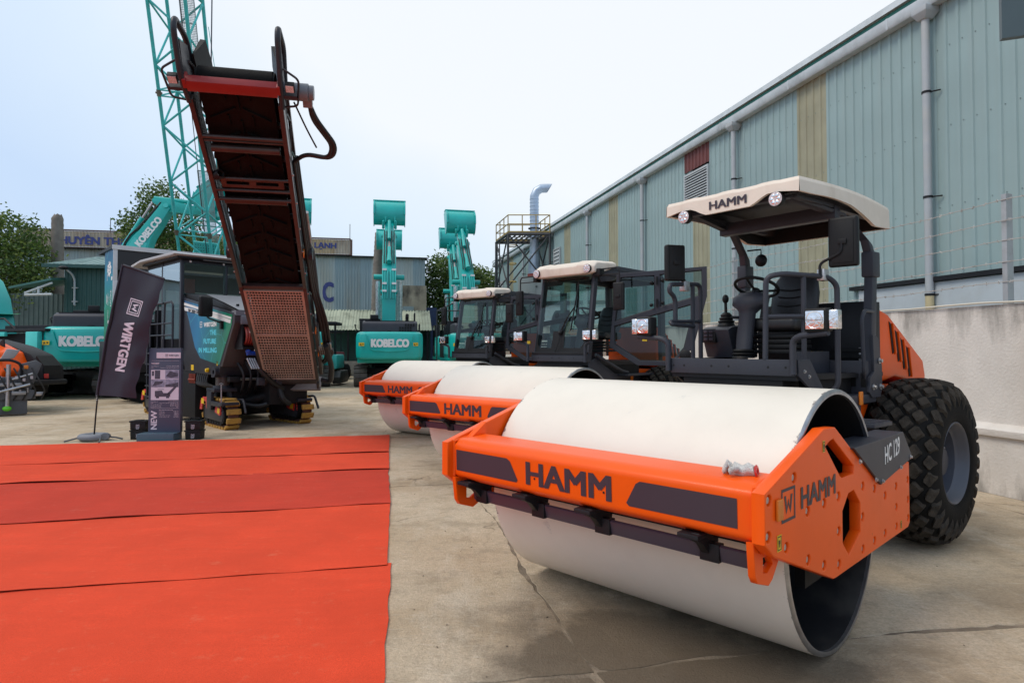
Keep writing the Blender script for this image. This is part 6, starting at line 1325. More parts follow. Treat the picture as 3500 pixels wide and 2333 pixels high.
for lab, c, a in (('teal excavator directly behind the square-on one, only its lower bucket showing', (-7.15, 36.5), YD),
                  ('teal excavator just behind the roller cabs, the right-hand raised bucket of the row', (-1.5, 30.5), R(103)),
                  ('teal excavator with leaning boom farther back between the tree and the roller cabs', (-2.75, 36.0), YD),
                  ('teal excavator mostly hidden behind the milling conveyor, tracks and bucket edge showing', (-9.6, 27.6), R(109))):
    o = tree_of(x1); o.location = exc_at(*c, a); o.rotation_euler = (0, 0, a); o['label'] = lab
excavator('teal excavator with wide counterweight beside the dark flag, boom lowered', exc_at(-14.75, 21.7, R(106)), R(106), 'teal excavators on the left side', [(.35, 1.9), (2.4, 2.75), (4.8, 2.2)], (5.6, 1.2), (5.6, 1.2, R(200)), turn=R(-26))
xs_ = excavator('teal excavator with its boom seen side-on behind the lattice crane', (-19.4, 31.5, 0), R(8), 'teal excavators on the left side', [(.35, 1.9), (.1, 6.2), (1.9, 9.0)], (4.2, 8.7), (4.2, 8.6, R(25)))
text('KOBELCO', (.72, -.335, 6.85), (.60, 0, .80), (-.80, 0, .60), 1.75, .36, PRINTW, xs_, bold=.10)
# stripped excavator body with tarpaulin at the far left
t = thing('excavator_chassis', 'partly stripped teal excavator body with a green tarpaulin at the far left', 'excavator', (-17.75, 23.4, 0), R(160))
part('deck', MB().box(-2.2, 2.6, -1.4, 1.4, 1.15, 1.45), TEALD, t, bevel=.03); part('side_frame', MB().box(.4, 2.4, 1.25, 1.42, 1.45, 2.35).box(-.5, .45, 1.3, 1.42, 2.2, 2.35).box(-2.2, -1.6, 1.25, 1.42, 1.45, 2.35), TEALD, t, bevel=.03)
part('engine_bay', MB().box(-2.0, 2.2, -1.2, 1.1, 1.45, 2.3), DARK, t, bevel=.04)
part('top_frame', MB().box(-2.4, 2.4, .7, 1.3, 2.36, 2.46).box(-2.0, 1.0, -.6, .5, 2.4, 2.62).tube([(-.4, 1.0, 2.46), (.2, 1.0, 2.85), (1.0, 1.0, 2.85), (1.4, 1.0, 2.46)], .04, 6), DKGREY, t, bevel=.02)
part('oil_filter', MB().cyl((-.2, 1.25, 1.6), (-.2, 1.25, 2.0), .1, 12).cyl((-.55, 1.25, 1.55), (-.55, 1.25, 1.95), .09, 12), mat('dusty_beige', (.4, .36, .28), .6), t)
for s in (-1, 1):
    f = MB().prism([(-1.9, .05), (1.9, .05), (2.25, .5), (1.9, .95), (-1.9, .95), (-2.25, .5)], 'y', s * 1.3 - .3, s * 1.3 + .3); part('track', f, SHOE, t, bevel=.05)
bm_ = MB(); bm_.loft([[Vector((x + dx, dy, z)) for dx, dy in ((-.5, -.35), (.5, -.35), (.5, .35), (-.5, .35))] for x, z in ((1.9, 1.5), (2.3, 2.8), (2.55, 3.7), (3.0, 4.4), (3.8, 4.9))]); part('boom_stub', bm_, TEAL, t, bevel=.08, seg=3)
tp = MB()
rows = []
for i in range(15):
    u = i / 14
    if u < .35: p = (-.4 + 1.6 * u / .35, 3.12)
    else: p = (1.2 + .45 * math.sin((u - .35) * 9) * .25 + .25, 3.12 - 1.6 * (u - .35) / .65)
    rows.append([Vector((1.55 + 1.7 * j / 15 + .05 * noise.noise(Vector((u * 4, j * .7, 0))), p[0] + .12 * noise.noise(Vector((u * 5, j * .8, 4))), p[1] + .10 * noise.noise(Vector((u * 3, j * .9, 7))))) for j in range(16)])
tp.loft(rows, cap=False, closed=False); part('green_tarpaulin', tp, mat('green_tarp', (.02, .30, .16), .45, var=.15, bump=.4, bscale=14), t, smooth=50)
part('rope', MB().tube([(3.2, 1.5, 2.3), (2.2, 1.65, 2.36), (1.2, 1.5, 2.42)], .02, 6), mat('hemp_rope', (.45, .36, .22), .9), t)
# ------------------------------------------------------------------ lattice crane
cr = thing('lattice_crane', 'teal lattice boom crane rising out of frame behind the milling machine', 'crane', (-14.2, 29, 0))
CM = Matrix.Translation((14.2, -29, 0)); LT_ = mat('crane_teal', (.05, .50, .48), .45, var=.12, scale=3, dirt=.3, dcol=(.10, .13, .10), dscale=5)
ca = Vector((-14.40, 27.0, 5.95)); cb2 = Vector((-13.27, 22.5, 14.29)); cdv = (cb2 - ca).normalized(); cwv = Vector((1, 0.0, 0)); cwv = (cwv - cdv * cwv.dot(cdv)).normalized(); cnv = cdv.cross(cwv).normalized()
if cnv.y < 0: cnv = -cnv
def cp(s, w, d): return CM @ (ca + cdv * s + cwv * w + cnv * d)
LL = 20; S0 = -4.8; WD = 1.37; DP = 1.45
for w in (0, WD):
    for d in (0, DP): part('boom_chord', MB().cyl(cp(S0, w, d), cp(LL, w, d), .066, 8), LT_, cr)
lc_ = MB(); q = S0; i = 0
while q < LL - .5:
    q2 = q + 1.12
    for f in range(4):
        A_ = ((0, 0), (WD, 0), (WD, DP), (0, DP))[f]; B_ = ((WD, 0), (WD, DP), (0, DP), (0, 0))[f]
        a_, b_ = (A_, B_) if (i + f) % 2 else (B_, A_)
        lc_.cyl(cp(q, *a_), cp(q2, *b_), .040, 6)
    if i % 5 == 0:
        for dz in (0, .22):
            for a_, b_ in (((0, 0), (WD, 0)), ((WD, 0), (WD, DP)), ((0, DP), (WD, DP)), ((0, 0), (0, DP))): lc_.cyl(cp(q + dz, *a_), cp(q + dz, *b_), .032, 6)
    q = q2; i += 1
part('boom_lacing', lc_, LT_, cr)
jt = MB()
for q in (S0 + 5 * 1.12 + .1, S0 + 10 * 1.12 + .1):
    for w in (0, WD):
        for d in (0, DP): jt.cyl(cp(q - .12, w, d), cp(q + .12, w, d), .085, 8); jt.cyl(cp(q, w - .12, d), cp(q, w + .12, d), .04, 6)
part('boom_joint', jt, mat('rusty_joint', (.12, .12, .09), .6, var=.3, dirt=.5, dcol=(.15, .07, .03)), cr)
wkm = bpy.data.materials.new('walkway_mesh'); wkm.use_nodes = True; t_ = wkm.node_tree; N_ = t_.nodes; L_ = t_.links; bs = N_['Principled BSDF']; bs.inputs['Base Color'].default_value = (.30, .36, .37, 1); bs.inputs['Roughness'].default_value = .5
def mesh_strip(s0, s1, w0, w1, d):
    """walkway of expanded metal: thin bars both ways"""
    m = MB(); k = s0
    while k < s1: m.cyl(cp(k, w0, d), cp(k, w1, d), .009, 4); k += .06
    k = w0
    while k <= w1: m.cyl(cp(s0, k, d), cp(s1, k, d), .009, 4); k += .05
    for a in (w0, w1): m.cyl(cp(s0, a, d), cp(s1, a, d), .02, 6)
    for a in (s0, (s0 + s1) / 2, s1): m.cyl(cp(a, w0, d), cp(a, w1, d), .022, 6)
    return part('walkway', m, wkm, cr)
mesh_strip(7.0, 11, .55, 1.1, DP * .9); mesh_strip(-.2, 3.3, .55, 1.1, DP * .9)
for w, r in ((.85, .016), (1.05, .016)): part('hoist_rope', MB().cyl(cp(S0, w, .7), cp(LL, w, .7), r, 5), HOSE, cr)
part('pendant_cable', MB().cyl(CM @ Vector((-11.9, 24.5, 9.5)), CM @ Vector((-10.2, 21.0, 17.5)), .022, 6), mat('steel_cable', (.06, .08, .11), .5), cr)
fp = MB(); fp.loft([[cp(s_, w, DP * .55) for s_, w in ((-.55, .25), (.25, .25), (.25, 1.35), (-.55, 1.35))], [cp(s_, w, DP * .62) for s_, w in ((-.55, .25), (.25, .25), (.25, 1.35), (-.55, 1.35))]])
part('perforated_plate', fp, LT_, cr, bevel=.02); dots = MB()
for a in range(9):
    for b in range(5): dots.lathe([(-.004, .022), (-.004, .001)], 6, c=cp(-.40 + b * .13, .36 + a * .11, DP * .55 - .012), axis='y')
kind(part('plate_holes', dots, DKGREY, cr, whole=True), 'stuff')
part('boom_foot', MB().box(-.2, 1.4, -.9, 1.2, .9, 1.6), LT_, cr, bevel=.05)
part('crane_house', MB().box(-1.2, 2.4, .5, 6.0, 1.2, 3.0), TEAL, cr, bevel=.1); part('crane_cab', MB().box(1.5, 2.5, -1.2, .5, 1.2, 3.1), DKGREY, cr, bevel=.08)
for x in (-1.3, 2.5): part('crane_track', MB().prism([(-2.6, .1), (-2.2, 0), (3.4, 0), (3.8, .1), (4.1, .55), (3.8, 1.0), (-2.6, 1.0), (-2.9, .55)], 'x', x - .4, x + .4), SHOE, cr, bevel=.04)
hk = MB().sphere(cp(1.75, 2.0, DP), .16, 8, (.8, .5, 1)); hk.tube([cp(1.6, 2.0, DP), cp(1.3, 2.0, DP), cp(1.25, 1.88, DP)], .03, 6, fil=.08); hk.cyl(cp(1.9, 2.0, DP), cp(9, 1.75, DP * .6), .012, 5); part('hook_block', hk, LT_, cr)
# ------------------------------------------------------------------ buildings at the back
def corr(mb, p0, p1, z0, z1, pitch=.22, d=.03, zt=None):
    """corrugated wall from p0 to p1"""
    u = (p1 - p0); L_ = u.length; u.normalize(); n = Vector((u.y, -u.x, 0)); k = int(L_ / pitch); P = []
    for i in range(k):
        for f, o in ((0, 0), (.3, 0), (.45, d), (.7, d), (.85, 0)): P.append(p0 + u * (pitch * (i + f)) + n * o)
    P.append(p0 + u * L_); m = len(P)
    mb.add([p + Vector((0, 0, z0)) for p in P] + [p + Vector((0, 0, z1)) for p in P], [(i, i + 1, m + i + 1, m + i) for i in range(m - 1)]); return mb
XU = UX; FN = -UY                                  # walls face the camera
def bw_(name, a0, a1, b, z0, z1, m, parent, off=0, pitch=.22): return part(name, corr(MB(), yard(a0, b) + FN * off, yard(a1, b) + FN * off, z0, z1, pitch), m, parent, smooth=0)
OLD1 = mat('weathered_pale_sheet', (.40, .47, .45), .6, var=.06, scale=.6, dirt=.6, dcol=(.30, .27, .19), dscale=.9, streak=.10)
OLD2 = mat('weathered_blue_sheet', (.27, .36, .38), .6, var=.08, scale=.6, dirt=.65, dcol=(.26, .22, .15), dscale=.9, streak=.08)
RUSTS = mat('rusty_sign_sheet', (.42, .36, .27), .7, var=.15, scale=.8, dirt=1, dcol=(.20, .085, .045), dscale=.9, streak=.18)
CREAMS = mat('aged_cream_band', (.44, .34, .20), .7, var=.1, dirt=.8, dcol=(.26, .12, .06), dscale=.8, streak=.25)
BLUEP = mat('faded_blue_paint', (.035, .05, .20), .6, var=.15, scale=3, dirt=.3, dcol=(.15, .16, .25), dscale=5)
DKROOF = mat('dark_roof_edge', (.055, .055, .055), .7, var=.2)
cs = thing('cold_store', 'weathered corrugated cold store building with rusty rooftop sign behind the excavators', 'building')
# the front wall plane lies at b = 50.5 along the yard
BB = 50.5; aR = 2.85
def A_at(u): X = (u - CXP) / F_; return (BB * (UY.x - X * UY.y)) / (X * UX.y - UX.x) if 0 else None
def a_of(u, b=BB):
    k = (u - CXP) / F_; return (k * UY.y - UY.x) * b / (UX.x - k * UX.y)
def z_of(u, v, b=BB): a = a_of(u, b); Y = UX.y * a + UY.y * b; return CAMH + (HZ - v) / F_ * Y
aR = a_of(1452); zr = z_of(1452, 880)
segs = [(-60, a_of(240), OLD2), (a_of(240), a_of(1075), OLD2), (a_of(1075), a_of(1142), OLD1), (a_of(1142), a_of(1268), OLD2), (a_of(1268), a_of(1410), OLD1), (a_of(1410), aR, OLD2)]
for a0, a1, m in segs:
    q = a0
    while q < a1 - .05:
        q2 = min(q + 1.1, a1); bw_('wall_sheet', q, q2, BB, 0, zr, m, cs, off=random.uniform(0, .01)); q = q2
part('roof', MB().loft([[yard(-60, b, z), yard(aR + .3, b, z)] for b, z in ((BB - .35, zr - .02), (BB + 14, zr + 1.6), (BB + 14, zr + 1.5), (BB - .3, zr - .12))], cap=False, closed=False), DKROOF, cs, smooth=0)
part('end_wall', MB().add([yard(aR, BB), yard(aR, BB + 14), yard(aR, BB + 14, zr + 1.5), yard(aR, BB, zr)], [(0, 1, 2, 3)]), OLD2, cs, smooth=0)
zs0, zs1 = z_of(1198, 868, BB + 1.5), z_of(1198, 819, BB + 1.5); a1 = a_of(1197, BB + 1.5); a0 = a_of(60, BB + 1.5)
q = a0
while q < a1 - .2:
    fcol = RUSTS if q < a_of(330, BB) or q > a_of(1090, BB + 1.5) else CREAMS
    o = bw_('sign_sheet', q, min(q + 1.6, a1), BB + 1.5, zs0, zs1, fcol, cs); q += 1.6
part('sign_frame', MB().box(-.1, .1, -.1, .1, zs0 - 1, zs1 + .05, Matrix.Translation(yard(a1, BB + 1.6))).add([yard(a0, BB + 1.4, zs1), yard(a1, BB + 1.4, zs1), yard(a1, BB + 1.4, zs1 + .12), yard(a0, BB + 1.4, zs1 + .12)], [(0, 1, 2, 3)]).box(-.05, .05, 0, 1.2, zs0 - .6, zs1, Matrix.Translation(yard(a1, BB + 1.5)) @ Matrix.Rotation(YA, 4, 'Z')).add([yard(a0, BB + 1.55, zs0 - .75), yard(a1, BB + 1.55, zs0 - .75), yard(a1, BB + 1.55, zs0), yard(a0, BB + 1.55, zs0)], [(0, 1, 2, 3)]), mat('rust_edge', (.12, .065, .045), .8), cs)
def sgn(s, u0, u1, v0, v1, b, off): a0_, a1_ = a_of(u0, b), a_of(u1, b); z0_, z1_ = z_of(u1, v1, b), z_of(u1, v0, b); text(s, yard(a0_, b, z0_) + FN * off, UX, (0, 0, 1), a1_ - a0_, z1_ - z0_, BLUEP, cs, bold=.07)
sgn('CHUYÊN THIẾT BỊ', 165, 520, 800, 848, BB + 1.5, .05); sgn('LẠNH', 1072, 1148, 828, 853, BB + 1.5, .05)
sgn('C', 1101, 1140, 963, 1032, BB, .045)
part('lightning_rod', MB().cyl(yard(a_of(1188), BB + 2, zs1), yard(a_of(1188), BB + 2, zs1 + 1.4), .025, 5).cyl(yard(a_of(330), BB + 2, zs1), yard(a_of(330), BB + 2, zs1 + 1.2), .025, 5), DKGREY, cs)
# stained concrete block at its right end
STAIN = mat('mould_stained_concrete', (.36, .32, .24), .9, var=.2, scale=1.2, dirt=1.0, dcol=(.07, .065, .055), dscale=1.1, streak=.5, bump=.3, bscale=12)
sc_ = thing('concrete_block_wall', 'mould-stained concrete wall end beside the dark tree at the back', 'wall')
b2 = 48.5; a0, a1 = a_of(1375, b2), a_of(1457, b2); zt = z_of(1420, 975, b2)
part('wall_mass', MB().prism([tuple(yard(a, b)[:2]) for a, b in ((a0, b2), (a1, b2), (a1, b2 + 2), (a0, b2 + 2))], 'z', 0, zt), STAIN, sc_, smooth=0)
part('boarded_window', MB().prism([tuple(yard(a, b)[:2]) for a, b in ((a0 + .05, b2 - .04), (a0 + .85, b2 - .04), (a0 + .85, b2 + .1), (a0 + .05, b2 + .1))], 'z', zt - 3.2, zt - 1.6), OLD2, sc_)
bc_ = tag(part('blue_container', MB().prism([tuple(yard(a, b)[:2]) for a, b in ((a1 + .1, b2 + 2), (a1 + .95, b2 + 2), (a1 + .95, b2 + 4), (a1 + .1, b2 + 4))], 'z', 0, zt - 1.55), mat('container_blue', (.01, .03, .10), .5, var=.15), None, bevel=.02), 'dark blue container edge beside the stained concrete wall', 'container')
# lean-to roof in front
le = thing('lean_to_shed', 'low lean-to shed with a mossy corrugated roof behind the square-on excavator', 'shed')
MOSS = mat('mossy_roof_sheet', (.36, .39, .29), .75, var=.12, scale=1, dirt=.7, dcol=(.13, .14, .10), dscale=1.2, streak=1)
b3 = 43.0; a0, a1 = a_of(1050, b3), a_of(1472, b3); q = a0; z0_, z1_ = z_of(1130, 1128, b3), z_of(1130, 1058, b3 + 2.6)
while q < a1 - .05:
    mb = MB(); q2 = min(q + .9, a1); P = []; k = 0
    while q + k * .2 < q2 - .01:
        for f, o in ((0, 0), (.05, .035), (.1, .05), (.15, .035)): P.append((q + k * .2 + f, o))
        k += 1
    P.append((q2, 0)); m = len(P); mb.add([yard(a, b3, z0_ + o) for a, o in P] + [yard(a, b3 + 2.8, z1_ + o) for a, o in P], [(i, i + 1, m + i + 1, m + i) for i in range(m - 1)])
    part('roof_sheet', mb, MOSS, le, smooth=40); q = q2
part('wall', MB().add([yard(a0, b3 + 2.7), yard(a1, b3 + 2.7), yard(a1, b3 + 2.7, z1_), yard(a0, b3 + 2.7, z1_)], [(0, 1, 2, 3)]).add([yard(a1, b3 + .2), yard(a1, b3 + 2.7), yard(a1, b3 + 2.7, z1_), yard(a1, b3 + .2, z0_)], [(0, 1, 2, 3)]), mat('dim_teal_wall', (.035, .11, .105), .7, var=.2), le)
po = MB()
for a in (a0 + 1, a0 + 2.6, a0 + 5.2, a1 - .2): po.box(-.06, .06, -.06, .06, 0, z0_, Matrix.Translation(yard(a, b3 + .15)))
part('post', po, DKGREY, le)
jk = thing('scrap_pile', 'rusty scrap and grating heaped under the lean-to shed', 'scrap', yard(a_of(1190, 42), 42.5))
part('grating', MB().box(-.5, .8, 0, .1, 0, 1.0, Matrix.Rotation(R(-12), 4, 'X')), mat('old_grating', (.16, .15, .13), .7, var=.3), jk); part('crate', MB().box(-1.0, .2, -.6, -.1, 0, .45), mat('scrap_brown', (.12, .09, .07), .8, var=.3), jk, bevel=.03); part('drum_can', MB().lathe([(0, .28), (.8, .28)], 14, c=(1.2, -.3, 0), axis='z', cap=True), TEALD, jk)
# ------------------------------------------------------------------ green shed on the left
gs = thing('green_shed', 'dark green corrugated shed with a lean-to awning on the left', 'shed')
GRN = mat('dark_green_sheet', (.018, .075, .066), .5, var=.06, scale=1, dirt=.2, dcol=(.04, .09, .08), streak=.2); GRNL = mat('shed_roof_sheet', (.22, .33, .31), .5, var=.06, dirt=.2, dcol=(.15, .2, .18))
bS = 33.0; s0_, s1_ = a_of(217, bS), a_of(217, bS) + 9; zE = z_of(217, 905, bS)
q = s0_
while q < s1_: bw_('wall_sheet', q, q + 1.0, bS, 0, zE, GRN, gs, pitch=.2); q += 1.0
part('side_wall', corr(MB(), yard(s0_, bS + 5), yard(s0_, bS), 0, zE + .0, .2), GRN, gs, smooth=0)
mb = MB(); P = []
k = s0_ - .75
while k < s1_: P += [(k, 0), (k + .18, 0), (k + .2, .035), (k + .25, .035), (k + .27, 0)]; k += .3
m = len(P); mb.add([yard(a, bS - .5, zE - .02 + o) for a, o in P] + [yard(a + (.8 if a < s0_ + .3 else 0), bS + 2.6, zE + .75 + o) for a, o in P], [(i, i + 1, m + i + 1, m + i) for i in range(m - 1)]); part('roof', mb, GRNL, gs, smooth=0)
part('roof_edge', MB().loft([[yard(a, bS - .5 + x, zE - .06 + z) for x, z in ((0, -.1), (.06, -.1), (.06, .06), (0, .06))] for a in (s0_ - .75, s1_)]), GRN, gs)
aw0, aw1 = a_of(78, bS), s0_; zA = z_of(217, 958, bS - 1)
part('awning', MB().loft([[yard(a, b, z) for b, z in ((bS - 1.2, zz), (bS + 3, zz + .5), (bS + 3, zz + .6), (bS - 1.2, zz + .09))] for a, zz in ((aw0, zA - .42), (aw1, zA))]), mat('awning_green', (.05, .16, .14), .5), gs)
part('awning_truss', MB().cyl(yard(aw0 + .6, bS - 1.1, zA - .68), yard(aw1, bS - 1.1, zA - .64), .06, 6).cyl(yard(aw0 + .6, bS - 1.1, zA - .6), yard(aw1, bS - 1.1, zA - .12), .05, 6).cyl(yard((aw0 + aw1) / 2 + .3, bS - 1.1, zA - .66), yard((aw0 + aw1) / 2 + .3, bS - 1.1, zA - .3), .05, 6), mat('white_steel', (.55, .58, .58), .5), gs)
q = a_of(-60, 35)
for wd, m in ((4.0, mat('shaded_green_sheet', (.075, .11, .10), .6, var=.1)), (1.9, mat('dark_doorway', (.03, .027, .025), .8)), (1.35, mat('shaded_pale_sheet', (.16, .20, .18), .6, var=.1)), (2.4, MATS['shaded_green_sheet'])): bw_('back_sheet', q, q + wd, 36.0, 0, zA - .3, m, gs); q += wd  # shade under trees and awning put into the green and pale sheet colours
lmp = thing('wall_lamp', 'small hooded lamp on a white bracket pipe fixed to the green shed', 'lamp')
la = a_of(256, bS); part('lamp_pole', MB().tube([yard(la + .05, bS - .15, z_of(256, 1042, bS)), yard(la, bS - .12, z_of(256, 1040, bS)), yard(la, bS - .12, z_of(256, 955, bS)), yard(la - .05, bS - .25, z_of(256, 938, bS)), yard(la - .18, bS - .5, z_of(256, 925, bS))], .045, 8, fil=.3), PVC, lmp)
part('lamp_head', MB().sphere(yard(la - .25, bS - .62, z_of(256, 920, bS)), .20, 8, (1, 1.2, .45)), DKGREY, lmp)
for z in (z_of(256, 985, bS), z_of(256, 1032, bS)): part('pole_clamp', MB().box(-.12, .12, -.03, .08, z, z + .05, Matrix.Translation(yard(la, bS - .1))), PVC, lmp)
# ------------------------------------------------------------------ display truck with printed end panel
dk = thing('display_truck', 'tall open display box with a printed blue-green end panel behind the milling machine', 'display truck', (-12.45, 19.6, 0), R(44))
W2 = 1.15; TL = 6.2
DB = mat('display_black', (.016, .016, .018), .5, var=.1); DWH = mat('display_edge', (.55, .57, .58), .4)
def dgmat():
    m = bpy.data.materials.new('display_print'); m.use_nodes = True; t = m.node_tree; N = t.nodes; L = t.links; b = N['Principled BSDF']; c = N.new('ShaderNodeTexCoord'); s = N.new('ShaderNodeSeparateXYZ'); L.new(c.outputs['Object'], s.inputs[0])
    mr = N.new('ShaderNodeMapRange'); mr.inputs[1].default_value = 2.0; mr.inputs[2].default_value = 5.0; L.new(s.outputs[2], mr.inputs[0]); r = N.new('ShaderNodeValToRGB'); L.new(mr.outputs[0], r.inputs[0]); e = r.color_ramp.elements
    e[0].color = (.01, .17, .06, 1); e[1].color = (.005, .06, .17, 1); k = e.new(.35); k.color = (.02, .26, .16, 1); k = e.new(.7); k.color = (.005, .20, .34, 1)
    v = N.new('ShaderNodeTexVoronoi'); v.feature = 'DISTANCE_TO_EDGE'; v.inputs['Scale'].default_value = 1.1; L.new(c.outputs['Object'], v.inputs['Vector']); l = N.new('ShaderNodeMapRange'); l.inputs[1].default_value = .004; l.inputs[2].default_value = .02; l.inputs[3].default_value = .5; l.inputs[4].default_value = 0; L.new(v.outputs['Distance'], l.inputs[0])
    x = N.new('ShaderNodeMix'); x.data_type = 'RGBA'; L.new(l.outputs[0], x.inputs[0]); L.new(r.outputs[0], x.inputs[6]); x.inputs[7].default_value = (.08, .5, .5, 1); L.new(x.outputs[2], b.inputs['Base Color']); b.inputs['Roughness'].default_value = .4; return m
ZT = 5.0; ZB = 2.0
part('end_panel', MB().box(-.06, 0, 0, W2, ZB, ZT - .1), dgmat(), dk)
part('end_edge', MB().box(-.07, .06, -.05, 0, ZB + .3, 3.9).box(-.07, .05, -.03, 0, 3.9, ZT), DWH, dk, bevel=.01)
part('roof', MB().box(-.1, TL, -.02, W2 + .8, ZT - .1, ZT), DB, dk); part('roof_edge', MB().box(-.1, TL, -.05, -.02, ZT - .12, ZT + .02), DWH, dk)
part('back_wall', MB().box(0, TL, W2, W2 + .06, 3.75, ZT - .1), DB, dk); part('floor', MB().box(-.06, TL, 0, W2 + .6, 1.8, ZB), DB, dk)
part('roof_lining', MB().box(.05, TL, 0, .06, ZT - .75, ZT - .12), DB, dk)
rr = MB()
for x in (.9, 2.3, 3.7, 5.1): rr.box(x - .03, x + .03, .05, W2, ZT - .2, ZT - .1); rr.box(x - .03, x + .03, W2 - .05, W2, ZB, ZT - .1)
part('rib', rr, DKGREY, dk)
for k in range(6): part('louvre_slat', MB().box(.1, TL - .1, W2 - .02, W2 + .03, 2.2 + k * .28, 2.36 + k * .28), mat('pale_grey_slat', (.30, .34, .34), .5), dk)
part('chassis', MB().box(-.06, TL, .1, 1.8, 1.0, 1.8), DKGREY, dk, bevel=.02); part('tail_lamp', MB().box(-.08, -.05, .1, .5, 1.84, 1.96), RUSTR, dk)
for x in (.8, 4.6):
    for y in (.3, 1.6): part('wheel', MB().lathe([(y - .15, .2), (y - .15, .48), (y + .15, .48), (y + .15, .2)], 20, c=(x, 0, .5)), RUBBER, dk)
def vtxt(s, z0, z1, y0, y1, w=PRINTW): text(s, (-.064, y0, z0), (0, 0, 1), (0, 1, 0), z1 - z0, y1 - y0, w, dk, bold=.03)
vtxt('INTELLIGENT', 3.95, 4.45, .72, .82); vtxt('EFFICIENT', 3.15, 3.55, .58, .66); vtxt('TO', 3.3, 3.42, .40, .48); vtxt('MORE', 3.10, 3.62, .18, .32); vtxt('SUSTAINABLE', 2.55, 3.0, .58, .66)
g_ = MB()
def ringx(z, y, r0, r1, n=16):
    for k in range(n):
        a, b = 2 * math.pi * k / n, 2 * math.pi * (k + 1) / n
        g_.add([(-.064, y + r * math.cos(q), z + r * math.sin(q)) for r, q in ((r0, a), (r1, a), (r1, b), (r0, b))], [(0, 1, 2, 3)])
        if k % 2: g_.add([(-.064, y + r * math.cos(q), z + r * math.sin(q)) for r, q in ((r1, a), (r1 + .06, a), (r1 + .06, b), (r1, b))], [(0, 1, 2, 3)])
ringx(4.3, .5, .12, .20); ringx(4.3, .5, .03, .08, 10)
for z, y, w, h in ((3.35, .82, .3, .05), (3.35, .74, .2, .04), (2.5, .55, .34, .06), (2.5, .48, .22, .08), (2.34, .55, .05, .2), (2.62, .55, .05, .16), (3.98, .16, .12, .16)): g_.add([(-.064, y - h / 2, z - w / 2), (-.064, y + h / 2, z - w / 2), (-.064, y + h / 2, z + w / 2), (-.064, y - h / 2, z + w / 2)], [(0, 1, 2, 3)])
part('panel_icons', g_, PRINTW, dk, smooth=0)
# ------------------------------------------------------------------ exhaust stack and its platform tower
STL = mat('dark_steel', (.045, .047, .052), .55, var=.15, dirt=.3, dcol=(.1, .07, .05)); YST = mat('yellow_rail', (.36, .25, .06), .6, var=.15, dirt=.4, dcol=(.15, .1, .05))
tw = thing('platform_tower', 'dark steel platform tower with yellow railings round the exhaust stack', 'tower', (0, 0, 0))
ty0, ty1 = 34.6, 37.6; tx0, tx1 = -.25, 2.15; dz = z_of(0, 0) * 0 + 8.15
TPx = lambda x, y: Vector((x - .05 * (y - 34.6) - .35 * (y - 34.6) * .9 * .6, y, 0))
tC = [Vector((-.22, 34.6, 0)), Vector((2.1, 34.6, 0)), Vector((1.45, 37.4, 0)), Vector((-.95, 37.4, 0))]
Z = lambda p, z: Vector((p.x, p.y, z))
for p in tC: part('leg', MB().cyl(Z(p, 0), Z(p, dz), .075, 6), STL, tw)
br = MB()
for i in range(4):
    a, b = tC[i], tC[(i + 1) % 4]
    for z0, z1 in ((dz, 5.2), (5.2, 2.2)):
        br.cyl(Z(a, z0), Z(b, z1), .045, 5)
        if i != 2: br.cyl(Z(b, z0), Z(a, z1), .045, 5)
    br.cyl(Z(a, dz - .02), Z(b, dz - .02), .08, 5)
part('bracing', br, STL, tw)
dk_ = MB()
for i in range(9): f = i / 8; dk_.cyl(Z(tC[0].lerp(tC[1], f), dz + .03), Z(tC[3].lerp(tC[2], f), dz + .03), .045, 5)
for i in range(5): f = i / 4; dk_.cyl(Z(tC[0].lerp(tC[3], f), dz + .06), Z(tC[1].lerp(tC[2], f), dz + .06), .03, 5)
part('deck_grid', dk_, STL, tw)
rl = MB()
for i in range(4):
    a, b = tC[i], tC[(i + 1) % 4]
    for z in (.55, 1.05): rl.cyl(Z(a, dz + z), Z(b, dz + z), .03, 5)
    rl.loft([[Z(p, dz + z) for z in (.02, .16)] + [Z(p, dz + z) + Vector((.02, .02, 0)) for z in (.16, .02)] for p in (a, b)])
    for f in (0, .34, .67): rl.cyl(Z(a.lerp(b, f), dz), Z(a.lerp(b, f), dz + 1.05), .03, 5)
part('railing', rl, YST, tw)
la_ = MB(); A0, A1 = Z(tC[3], 0).lerp(tC[0], .1), Z(tC[3], 0).lerp(tC[0], .3)
for p in (A0, A1): la_.cyl(Z(p, 0), Z(p, dz), .035, 5)
k = .3
while k < dz: la_.cyl(Z(A0, k), Z(A1, k), .025, 5); k += .35
part('ladder', la_, STL, tw)
cg_ = MB(); k = 3.5
while k < dz: cg_.tube([Z(tC[0], k) + Vector((.05, 0, 0)), Z(tC[0], k) + Vector((.45, -.2, 0)), Z(tC[0], k) + Vector((.45, .4, 0)), Z(tC[0], k) + Vector((.0, .5, 0))], .03, 5, fil=.2); k += 1.0
part('ladder_cage', cg_, YST, tw)
SG = mat('galvanised_duct', (.42, .50, .60), .38, metal=.45, var=.12, scale=2, dirt=.2, dcol=(.35, .38, .40))
ek = thing('exhaust_stack', 'galvanised exhaust stack pipe with a bent mitred outlet', 'chimney', (1.30, 36.3, 0))
pr = []; k = 8.0
while k < 10.5: pr += [(k, .255), (k + .15, .255), (k + .16, .272), (k + .185, .272), (k + .195, .255)]; k += .21
part('pipe', MB().lathe([(6.1, .36), (6.6, .37), (6.62, .34), (7.2, .32), (7.25, .28), (8.0, .255)] + pr + [(10.65, .255)], 28, axis='z'), SG, ek, smooth=25)
el = MB(); rings = []; q_ = .255
